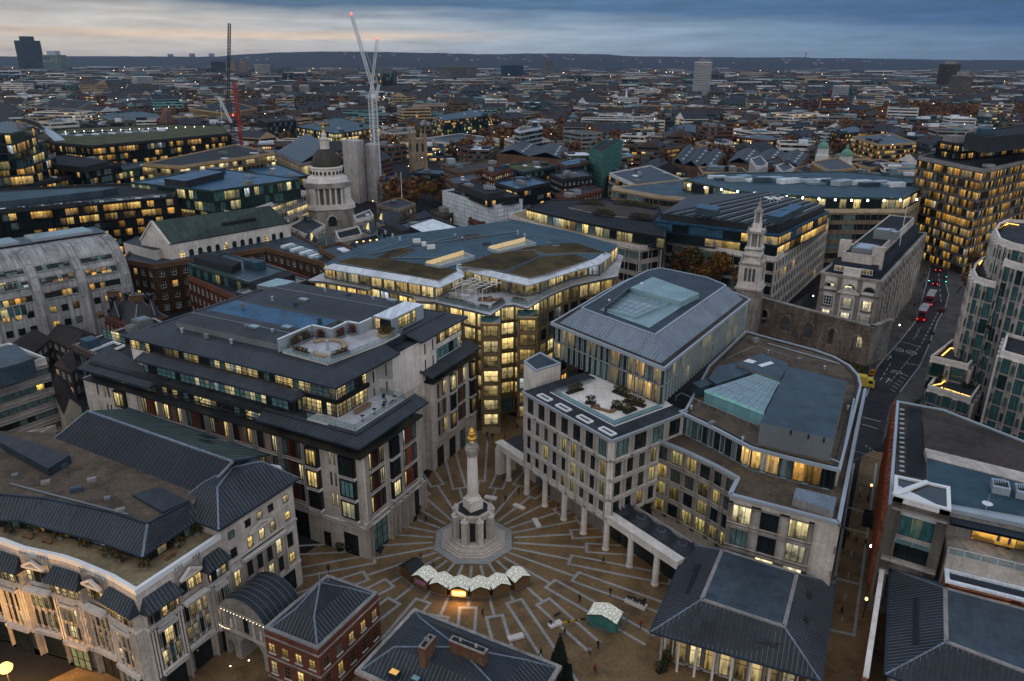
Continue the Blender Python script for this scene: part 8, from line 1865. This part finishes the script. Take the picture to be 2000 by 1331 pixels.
def body_mesh(pose,seed):
 V,E,R=[],[],[]
 def v(p,r,par=None):V.append(p);R.append(r);(E.append((par,len(V)-1)) if par is not None else None);return len(V)-1
 s={'walk':.26,'stand':.05,'sit':0}[pose];hz=.9 if pose!='sit' else.5
 pel=v((0,0,hz),.15);ab=v((0,-.02,hz+.22),.145,pel);ch=v((0,-.01,hz+.45),.165,ab);nk=v((0,.0,hz+.58),.065,ch);hd=v((0,-.03,hz+.72),.10,nk);v((0,-.02,hz+.82),.085,hd)
 for q in(-1,1):
  f=s*q
  if pose=='sit':k=v((q*.11,-.42,.5),.075,pel);a=v((q*.11,-.44,.1),.05,k);v((q*.11,-.6,.05),.04,a)
  else:k=v((q*.10,-f*.6-.03,.48),.075,pel);a=v((q*.10,-f*1.15+(.06 if f<0 else 0),.09),.05,k);v((q*.10,-f*1.15-.15,.04),.04,a)
  sh=v((q*.2,0,hz+.44),.075,ch);el=v((q*.27,f*.5,hz+.18),.055,sh);h=v((q*.25,f*.9-.12,hz-.03),.042,el);v((q*.24,f*.9-.18,hz-.12),.03,h)
 me=bpy.data.meshes.new('p');me.from_pydata([Vector(p) for p in V],E,[]);o=bpy.data.objects.new('p',me);COL.objects.link(o);o.modifiers.new('s','SKIN');o.modifiers.new('u','SUBSURF').levels=1
 for i,r in enumerate(R):me.skin_vertices[0].data[i].radius=(r,r*.85)
 me.skin_vertices[0].data[0].use_root=True;bpy.context.view_layer.update();out=bpy.data.meshes.new_from_object(o.evaluated_get(bpy.context.evaluated_depsgraph_get()));COL.objects.unlink(o);bpy.data.objects.remove(o)
 out.name='person';cl=[mat('skin',(.35,.20,.14),.6),coat0,mat('dark_trousers',(.016,.017,.022),.8),mat('hair',(.02,.014,.01),.7)];[out.materials.append(m) for m in cl]
 for p in out.polygons:
  c=p.center;z=c.z-hz;p.material_index=3 if z>.74 or(z>.62 and c.y>.0) else 0 if z>.56 or(abs(c.x)>.2 and z<-.02 and z>-.3 and pose!='sit') else 2 if z<-.06 and abs(c.x)<.2 else 1
 for p in out.polygons:p.use_smooth=True
 return out
coat0=mat('black_coat',(.014,.014,.017),.8);coats={'black':coat0,'navy':mat('navy_coat',(.015,.022,.05),.8),'brown':mat('brown_coat',(.06,.035,.02),.8),'red':mat('red_coat',(.22,.02,.02),.8),'pale':mat('pale_coat',(.35,.30,.25),.8),'grey':mat('grey_coat',(.08,.08,.09),.8)}
BODY={p:body_mesh(p,1) for p in('walk','stand','sit')}
def person(x,y,coat,pose,face,where,z=0.0):
 p=P(x,y,z);o=bpy.data.objects.new('person',BODY[pose]);COL.objects.link(o);o.location=p;o.rotation_euler=(0,0,face);s=.96+R2.random()*.1;o.scale=(s,s,s)
 o.material_slots[1].link='OBJECT';o.material_slots[1].material=coats[coat];tagobj(o,('person sitting in a %s coat ' if pose=='sit' else 'person %s in a '%('walking' if pose=='walk' else 'standing')+'%s coat ')%coat+where,'person','people in the square' if y>780 else 'people on the street')
for q in((984,943,'black','walk',.5,'beside the first colonnade columns'),(987,981,'black','walk',2.2,'between the column and the colonnade'),(1013,966,'navy','stand',1,'by the second round column'),(832,1020,'black','walk',1.9,'left of the column steps'),(744,1084,'navy','walk',2.8,'near the corner of the red panelled offices'),(1178,1102,'black','walk',4.0,'in the open paving below the colonnade'),(1192,1164,'black','walk',2.4,'just above the teal kiosk'),(1132,1176,'black','walk',5.0,'striding left of the teal kiosk'),(943,1205,'brown','walk',3.4,'below the market huts'),(1103,1242,'navy','walk',3.6,'below the bench with sitters'),(1168,1268,'black','stand',3.0,'in the lower right of the square'),(1152,1280,'pale','stand',2.6,'small, beside the one in black at lower right'),(1162,1315,'red','walk',3.2,'at the bottom of the square'),(1251,1227,'red','walk',5.6,'right of the teal kiosk'),(1205,1062,'black','walk',3.2,'under the right end of the colonnade'),(1135,1020,'black','stand',1.2,'behind the fifth round column'),(1090,995,'grey','stand',2,'in the shade of the colonnade'),(1056,1282,'black','walk',1.1,'by the stone edge near the dark christmas tree'),(952,854,'black','walk',.2,'at the mouth of the passage, left of a pair'),(953,862,'grey','walk',3.3,'at the mouth of the passage, nearest the column'),(962,858,'black','walk',3.0,'at the mouth of the passage, right of a pair'),(978,825,'black','stand',1,'beside the lit shopfront corner in the passage'),(986,820,'brown','walk',.4,'deeper in the passage under the buff stone'),(1010,837,'black','walk',1.9,'in the passage near the pale stair tower'),(986,857,'navy','stand',1.6,'beside the end of the colonnade roof'),
  (822,1094,'red','stand',.4,'behind the lit huts'),(846,1106,'pale','stand',.9,'behind the lit huts, right of the red one'),
  (1651,1050,'black','walk',.3,'in the alley, on the left of a pair'),(1656,1052,'black','walk',.3,'in the alley, on the right of a pair'),(1671,1062,'navy','walk',.2,'in the alley centre behind the pair'),(1690,1066,'black','walk',3.3,'in the alley beside the terracotta wall'),(1643,1200,'black','walk',.2,'alone at the lower end of the alley'),(1668,751,'black','stand',1,'on the pavement left of a pair by the garden'),(1664,752,'grey','stand',1.4,'on the pavement, right of a pair by the garden'),(1711,671,'black','walk',.6,'on the pavement below the classical building'),(1818,655,'black','stand',2,'on the far pavement by the black post'),(1867,621,'navy','walk',.3,'on the far pavement beside the terraced block')):person(*q)
for k in range(26):
 f=R2.random();person(1772+45*f+R2.uniform(-12,9),615-105*f+R2.uniform(-4,4),R2.choice(['black','navy','grey','brown']),R2.choice(['walk','stand']),R2.uniform(0,6),['%s from the near end of the pavement crowd'%w for w in 'first second third fourth fifth sixth seventh eighth ninth tenth eleventh twelfth thirteenth fourteenth fifteenth sixteenth seventeenth eighteenth nineteenth twentieth twenty-first twenty-second twenty-third twenty-fourth twenty-fifth twenty-sixth'.split()][k])
for q in((1075,1222,'black','sit',.3,'on the left end of the slab bench'),(1080,1220,'pale','sit',.3,'on the slab bench, with bright clothes'),(1086,1209,'black','sit',3.4,'on the far side of the slab bench'),(1092,1206,'navy','sit',3.4,'on the far right of the slab bench')):person(*q,z=0.02)
p=P(1258,1184,.55);o=bpy.data.objects.new('shepherd',BODY['stand']);sc_=o;COL.objects.link(o);o.parent=t;o.location=p-t.location;[setattr(s_,'link','OBJECT') or setattr(s_,'material',bronze) for s_ in o.material_slots]
M=MB();a,b=P(1098,1217,.03),P(1143,1209,.03)
for i in range(9):M.beam(a+(b-a)*i/9+VZ(.03),a+(b-a)*(i+1)/9+VZ(.03),.4,.07,mat('yellow_rubber',(.42,.24,.01),.6) if i%3<2 and i<7 else black)
M.build('cable_ramp',None,'yellow and black cable ramp from the slab bench to the teal kiosk',cat='cable cover',at=a)
def conifer(label,x,y,H,W,base=True):
 p=P(x,y);t=thing('conifer_tree',label,'tree',p,0);M=MB();M.tube([p,p+VZ(H*.97)],[W*.08,.03],bark,6);M.build('trunk',t);M=MB();r_=random.Random(x)
 for k in range(26):
  z=H*(.06+.92*k/26);r=W*(1-z/H)**.85+.12
  for j in range(16):a=6.283*(j+r_.random())/16;q=r*r_.uniform(.75,1.05);e=p+Vector((q*math.cos(a),q*math.sin(a),z-r*.25));c=p+VZ(z+.2);s=Vector((-math.sin(a),math.cos(a),0))*.22;M.poly([c,e-s,e+VZ(-.12),e+s],fir);
  leafmass(M,(p.x,p.y,z),r*.7,r*.7,.25,12,.2,[fir],r_=r_)
 M.build('crown',t)
 if base:M=MB();M.lathe(p+VZ(H-.05),[(.05,0),(.28,.3),(.05,.6)],bronze,8);M.build('topper',t);M=MB();M.box(p.x,p.y,0,2.6,2.6,.5,black,.4);M.box(p.x-.9,p.y-1.25,.0,.9,.5,.75,coats['red'],.4);M.build('base_box',t)
fir=mat('dark_fir',(.012,.017,.012),.9,.3,.3)
conifer('tall dark christmas tree standing on the square beside the bottom lead roof',1092,1318,7.2,2.0);conifer('narrow dark potted conifer, left of a pair at the bottom edge',1104,1326,3.2,.6,False);conifer('narrow dark potted conifer, right of a pair at the bottom edge',1112,1333,3.4,.6,False)
for x,y,l in((1300,1292,'dark hedge bush at the corner of the nearest lead pavilion'),(1292,1312,'dark bush at the bottom edge left of the lead pavilion'),(668,1075,'dark planter bushes at the corner of the red panelled offices'),(690,1078,'dark bushes in the arcade of the red panelled offices'),(802,992,'dark cafe planter bushes outside the arcade'),(812,1003,'dark cafe planter bush nearest the column')):
 p=P(x,y);t=thing('planter_bush',l,'plant',p);M=MB();M.box(p.x,p.y,0,1.6,.8,.55,black,.4);M.build('trough',t);M=MB();leafmass(M,p+VZ(1.1),1.1,.8,.7,150,.22,HG);M.build('foliage',t)
tyre=mat('tyre',(.015,.015,.015),.9);tail=glow('tail_lamp',(1,.03,.02),7,False);head=glow('head_lamp',(1,.95,.8),5,False)
def vehicle(name,label,cat,x,y,x2,y2,L,W,H,bodym,prof,wheels,roofm=None,winz=None,group=None,lights=True):
 a,b=P(x,y),P(x2,y2);d=(b-a).normalized();n=Vector((-d.y,d.x,0));t=thing(name,label,cat,a,0,group)
 def Q(u,v,z):return a+d*u+n*v+VZ(z)
 M=MB();m=len(prof)
 for i in range(m):(u0,z0),(u1,z1)=prof[i],prof[(i+1)%m];M.poly([Q(u0*L,-W/2,z0*H),Q(u0*L,W/2,z0*H),Q(u1*L,W/2,z1*H),Q(u1*L,-W/2,z1*H)],roofm if roofm and min(z0,z1)>.93 else bodym)
 for v in(-W/2,W/2):M.poly([Q(u*L,v,z*H) for u,z in prof],bodym)
 M.build('body',t)
 for k,(u0,u1,z0,z1) in enumerate(winz or[]):
  M=MB();[M.obox(Q(u0*L,s*(W/2+.004)-.012,z0*H),d*(u1-u0)*L,n*.024,(0,0,(z1-z0)*H),glass_d) for s in(-1,1)];M.build('side_window',t)
 M=MB();M.obox(Q(-.012,-W*.42,prof[0][1]*H+H*.42),d*.02,n*W*.84,(0,0,H*.3),glass_d);M.build('rear_window',t)
 for u in wheels:
  for s in(-1,1):M=MB();r=.36 if L<7 else.48;M.tube([Q(u*L,s*W*.5,r),Q(u*L,s*(W*.5-.22),r)],r,tyre,12);M.tube([Q(u*L,s*(W*.5+.01),r),Q(u*L,s*W*.5,r)],r*.55,alu,10);M.build('wheel',t)
 if lights:
  for s in(-.42,.42):M=MB();M.box(*Q(-.03,s*W,0).xy,.75 if H<2 else 1.0,.14,.22,.24,tail,math.atan2(d.y,d.x));M.build('tail_light',t)
  for s in(-.4,.4):M=MB();M.box(*Q(L+.0,s*W,0).xy,.6,.12,.25,.18,head,math.atan2(d.y,d.x));M.build('headlight',t)
 return t,Q
busp=[(0,.08),(0,.97),(.02,1),(.97,1),(1,.95),(1,.08)];carp=[(0,.2),(.0,.55),(.06,.66),(.2,.98),(.56,1),(.75,.66),(.97,.56),(1,.3),(1,.2)]
bus_r=mat('bus_red',(.22,.010,.012),.35,.05,.03,spec=.6);bus_w=mat('bus_roof',(.34,.34,.35),.6,.1,.1);bw=[(.06,.94,.24,.42),(.03,.97,.62,.82)]
for(x,y,x2,y2,nb_,l) in((1797,630,1818,595,'23','red double decker bus with white roof, nearer of two in the queue'),(1812,600,1828,572,'15','red double decker bus with white roof, farther of two in the queue')):
 t,Q=vehicle('double_decker_bus',l,'bus',x,y,x2,y2,10.5,2.5,4.35,bus_r,busp,(.2,.78),bus_w,bw,'red buses');text(nb_,Q(5.2,0,4.36),1.7,-.6,black,'roof_number',t)
vehicle('taxi','dark taxi with bright red tail lamps ahead of the buses','car',1826,559,1832,545,4.6,1.8,1.6,coat0,carp,(.2,.8),None,[(.22,.54,.66,.94)],'dark cars on the road');vehicle('van','dark van farther up the road','van',1831,533,1833,518,5.2,2.0,2.2,coat0,[(0,.14),(0,.95),(.05,1),(.78,.98),(.92,.6),(1,.5),(1,.14)],(.18,.82),None,[(.6,.85,.6,.88)],'dark cars on the road');vehicle('parked_car','dark parked car at the far end of the classical building','car',1803,492,1812,488,4.4,1.8,1.45,coat0,carp,(.2,.8),None,[(.22,.54,.66,.94)],'dark cars on the road',False)
yel=mat('yellow_paint',(.62,.45,.06),.45,.06,.04);t,Q=vehicle('box_truck','yellow box truck turning at the junction by the glass hall roof','truck',1652,750,1676,754,7.2,2.4,3.3,yel,[(0,.16),(0,1),(.70,1),(.72,.84),(.90,.82),(1,.5),(1,.16)],(.2,.84),None,[(.78,.93,.5,.76)],None,False)
t,Q=vehicle('road_roller','small orange work vehicle beside the yellow truck','work vehicle',1702,735,1708,722,3.0,1.6,1.5,mat('orange_paint',(.55,.22,.01),.5),[(0,.25),(0,.7),(.35,.75),(.4,.6),(.6,.6),(.65,.8),(1,.7),(1,.25)],(.2,.8),None,[],None,False);M=MB();[M.beam(Q(u,v,1.0),Q(u,v,2.2),.07,.07,black) for u in(.9,2.0) for v in(-.6,.6)];M.obox(Q(.8,-.7,2.2),Q(2.1,-.7,2.2)-Q(.8,-.7,2.2),Q(.8,.7,2.2)-Q(.8,-.7,2.2),(0,0,.08),black);M.build('canopy',t)
for x,y,x2,y2,l in((1695,1008,1692,1030,'dark car parked in the alley by the terracotta wall'),(1838,612,1850,596,'long dark red car parked on the right of the road')):vehicle('parked_car',l,'car',x,y,x2,y2,4.5,1.8,1.5,coat0 if x<1800 else mat('dark_red_paint',(.10,.012,.014),.4),carp,(.2,.8),None,[(.22,.54,.66,.94)],'cars parked by the kerb',False)
for i,(x,y) in enumerate(((1663,966),(1678,971),(1694,977))):p=P(x,y);M=MB();M.lathe(p,[(.16,0),(.13,.1),(.11,.9),(.15,.95),(.05,1.1)],black,8);M.build('bollard',None,['leftmost of three black bollards across the alley','middle of three black bollards across the alley','rightmost of three black bollards across the alley'][i],cat='bollard',at=p,group='alley bollards')
def lamp(label,x,y,H,col,r=.22,group='street lamps',st=6.0):
 p=P(x,y);t=thing('street_lamp',label,'street lamp',p,0,group);M=MB();M.lathe(p,[(.14,0),(.07,.8),(.05,H)],black,7);M.build('pole',t);M=MB();M.lathe(p+VZ(H),[(.08,0),(r,.15),(r,.4),(.05,.55)],glow('lamp_%d'%int(col[1]*100),col,st,False),8);M.build('lamp_head',t)
for x,y,H,c,l in((1752,662,4.5,(1,.9,.6),'small bright street lamp on the pavement corner by the ruin'),(1585,600,4,(1,.9,.7),'street lamp in the side street behind the ruin, near'),(1600,578,4,(1,.9,.7),'street lamp in the side street behind the ruin, far'),(1685,1206,3.4,(1,.55,.15),'round orange wall lamp low in the alley'),(1693,1108,4.2,(1,.8,.85),'pinkish sign lamp on the terracotta wall in the alley'),(1696,980,3.6,(1,.35,.1),'orange lamp by the alley bollards')):lamp(l,x,y,H,c)
def signal(label,x,y):p=P(x,y);t=thing('traffic_light',label,'traffic light',p,0,'traffic lights');M=MB();M.lathe(p,[(.07,0),(.06,3.2)],black,6);M.build('pole',t);M=MB();M.box(p.x,p.y,2.4,.36,.3,1.1,black,.4);M.build('signal_head',t);M=MB();M.lathe(p+Vector((-.1,-.2,2.5)),[(.02,-.1),(.16,0),(.02,.1)],glow('green_signal',(.05,1,.55),12,False),8);M.build('green_lamp',t)
signal('traffic light showing green on the left kerb',1812,560);signal('traffic light showing green on the traffic island',1845,562);signal('traffic light showing green beside the right kerb, farther up',1846,552)
for x,y,l in((1822,655,'black litter bin and post on the far pavement'),(1815,672,'black bin beside the far kerb')):p=P(x,y);M=MB();M.lathe(p,[(.3,0),(.34,.9),(.2,1.05),(.06,1.1),(.05,2.2)],black,8);M.build('litter_bin',None,l,cat='bin',at=p,group='black bins')
p=P(787,428);M=MB();M.lathe(p,[(.3,0),(.25,1),(.12,26),(.2,26.2)],white_p,7);M.build('flagpole',None,'tall thin white flagpole left of the russet trees',cat='flagpole',at=p)
p=P(812,1018);t=thing('menu_board','black menu board standing outside the arcade','sign',p);M=MB();M.box(p.x,p.y,.1,.7,.08,1.0,black,.9);M.build('panel',t)
M=MB();e0s=Vector(Rp[0])+(Rp[1]-Rp[0]).normalized()*8.0;text('MONTEZUMA',Vector((*(e0s+n.xy*0+Vector((.888,-.459))*.35),3.6)),.55,math.atan2(.888,.459),mat('sign_letters',(.5,.48,.42),.6),'shop_sign',bldD,math.pi/2,ext=.03) if False else None
fp=Vector((-70.5,82.5,0));t=thing('assumed_floodlight','assumed bright warm flood lamp on a short mast added to light the curved stone building','assumed_floodlight',fp);M=MB();M.lathe(fp,[(.2,0),(.12,.5),(.09,4.6)],black,8);M.build('pole',t);M=MB();M.lathe(fp+VZ(4.6),[(.2,0),(.75,.2),(.92,.7),(.6,1.2),(.05,1.4)],glow('assumed_flood_glow',(1,.55,.13),3.5,False),14);M.build('lamp_head',t)  # mast and glowing head added, assumed as source of the bottom left glow
pl_=bpy.data.lights.new('assumed_flood_lamp','POINT');pl_.energy=13000;pl_.color=(1,.5,.11);pl_.shadow_soft_size=.9;po=bpy.data.objects.new('assumed_flood_lamp',pl_);COL.objects.link(po);po.location=fp+Vector((0,-1.2,5.4))  # unseen point light added at the assumed mast to warm the stone front
for s in(20,12,4,-4):la=bpy.data.lights.new('assumed_colonnade_lamp','POINT');la.energy=70;la.color=(1,.62,.25);la.shadow_soft_size=.3;lo=bpy.data.objects.new('assumed_colonnade_lamp',la);COL.objects.link(lo);lo.location=C(s,3.0,5.6)  # unseen point lights, assumed from the warm glow under the colonnade
hz=bpy.data.materials.new('evening_haze');hn=NT(hz);pv_=hn.new('ShaderNodeVolumePrincipled');pv_.inputs['Color'].default_value=(.5,.68,.98,1);pv_.inputs['Density'].default_value=.000026;pv_.inputs['Anisotropy'].default_value=.2;ho=hn.new('ShaderNodeOutputMaterial');hn.l.new(pv_.outputs[0],ho.inputs['Volume'])
M=MB();M.obox((-26000,-300,-1.5),(52000,0,0),(0,24000,0),(0,0,300),hz);M.build('haze',None,'thin blue evening haze over the city',kind='stuff',cat='haze')
# camera, sky, light
cam=bpy.data.cameras.new('camera');co=bpy.data.objects.new('camera',cam);COL.objects.link(co)
cam.sensor_width=36.0;cam.lens=36.0*FPX/2000.0;cam.clip_start=.5;cam.clip_end=60000
co.location=CAM;co.rotation_mode='XYZ'
Rm=Matrix.Rotation(math.pi/2-PITCH,3,'X')@Matrix.Rotation(ROLL,3,'Z')
co.rotation_euler=Rm.to_euler();scene.camera=co
w=bpy.data.worlds.new('World');scene.world=w;w.use_nodes=True
class WN(NT):
 def __init__(s,nt):s.nt=nt;nt.nodes.clear();s.n=nt.nodes;s.l=nt.links
t=WN(w.node_tree)
gen=t.new('ShaderNodeTexCoord').outputs['Generated'];d=t.sep(gen)
az=t.math('ARCTAN2',d[0],d[1]);el=t.math('ARCSINE',d[2]) #radians:azimuth 0=view axis,negative=left(sunset)
sky=t.new('ShaderNodeTexSky',sky_type='NISHITA');sky.sun_disc=False
sky.sun_elevation=math.radians(2.0);sky.sun_rotation=math.radians(-62);sky.altitude=60;sky.air_density=1.2;sky.dust_density=1.5
skyc=t.vmath('SCALE',sky.outputs[0]);skyc.node.inputs['Scale'].default_value=.10
azn=t.mapr(az,-.62,.62)
eld=t.math('MULTIPLY',el,57.2958)
low=t.ramp(azn,[(0,(.74,.62,.46)),(.25,(.70,.62,.52)),(.5,(.40,.46,.52)),(.75,(.21,.30,.39)),(1,(.11,.18,.27))])
mid=t.ramp(azn,[(0,(.62,.58,.52)),(.22,(.58,.57,.55)),(.5,(.38,.47,.56)),(.75,(.20,.31,.44)),(1,(.10,.19,.32))])
hi=t.ramp(azn,[(0,(.115,.175,.245)),(.25,(.085,.155,.25)),(.55,(.085,.18,.32)),(1,(.05,.12,.25))])
cv=t.comb(t.math('MULTIPLY',az,2.6),t.math('MULTIPLY',el,24.0),0.0)
n1=t.noise(cv,1.6,5,.55);n2=t.noise(t.vmath('ADD',cv,(7.3,2.1,0)),4.2,5,.6)
wob=t.math('MULTIPLY',t.math('SUBTRACT',n1,.5),2.6)
wob2=t.math('MULTIPLY',t.math('SUBTRACT',n2,.5),1.0)
e1=t.math('ADD',eld,wob2)
c1_=t.mix(t.mapr(e1,.4,1.5),low,mid)
edge_el=t.mapr(azn,0,1,3.35,1.9)
c2_=t.mix(t.mapr(t.math('SUBTRACT',t.math('ADD',eld,wob),edge_el),-.55,.75),c1_,hi)
sk=t.math('MULTIPLY',t.mapr(t.math('ABSOLUTE',t.math('SUBTRACT',t.math('ADD',eld,t.math('MULTIPLY',wob2,.5)),1.55)),.12,.42,1,0),t.mapr(t.math('ABSOLUTE',t.math('SUBTRACT',azn,.24)),.12,.30,1,0))
c3_=t.mix(t.math('MULTIPLY',sk,.75),c2_,(.78,.60,.44,1))
br=t.mapr(t.math('ADD',n2,t.math('MULTIPLY',n1,.4)),.5,.9,.80,1.16);c3_=t.mix(1.0,c3_,t.comb(br,br,br),'MULTIPLY')
up=t.mix(t.mapr(azn,-.3,1.3),(.47,.58,.74,1),(.30,.41,.60,1));un=t.mapr(n1,.3,.7,.85,1.15);up=t.mix(1.0,up,t.comb(un,un,un),'MULTIPLY')
up=t.mix(t.mapr(d[1],.25,-.5),up,(.86,.86,.88,1));c4_=t.mix(t.mapr(eld,5,16),c3_,up);c4_=t.mix(t.mapr(d[1],.25,-.5),c4_,up)  # unseen sky behind the camera, brightened as fill for the facing facades
fin=t.mix(.94,skyc,c4_)
bg=t.new('ShaderNodeBackground');t.l.new(fin,bg.inputs[0]);bg.inputs[1].default_value=1.0
o=t.new('ShaderNodeOutputWorld');t.l.new(bg.outputs[0],o.inputs[0])
sl=bpy.data.lights.new('sun','SUN');sl.energy=.2;sl.angle=math.radians(25);sl.color=(1,.82,.62)
so=bpy.data.objects.new('sun',sl);COL.objects.link(so);so.rotation_euler=Vector((math.sin(math.radians(62)),-math.cos(math.radians(62))*1.0,-.28)).to_track_quat('-Z','Y').to_euler()
vs=scene.view_settings;vs.view_transform='Standard';vs.look='None';vs.exposure=0.1;vs.gamma=1.0;vs.use_curve_mapping=False
scene.render.engine='CYCLES';cy=scene.cycles
cy.max_bounces=4;cy.diffuse_bounces=1;cy.glossy_bounces=2;cy.transmission_bounces=2;cy.transparent_max_bounces=4;cy.volume_bounces=0
cy.use_denoising=True;cy.sample_clamp_indirect=3.0;cy.caustics_reflective=False;cy.caustics_refractive=False
try:cy.denoiser='OPENIMAGEDENOISE'
except Exception:pass
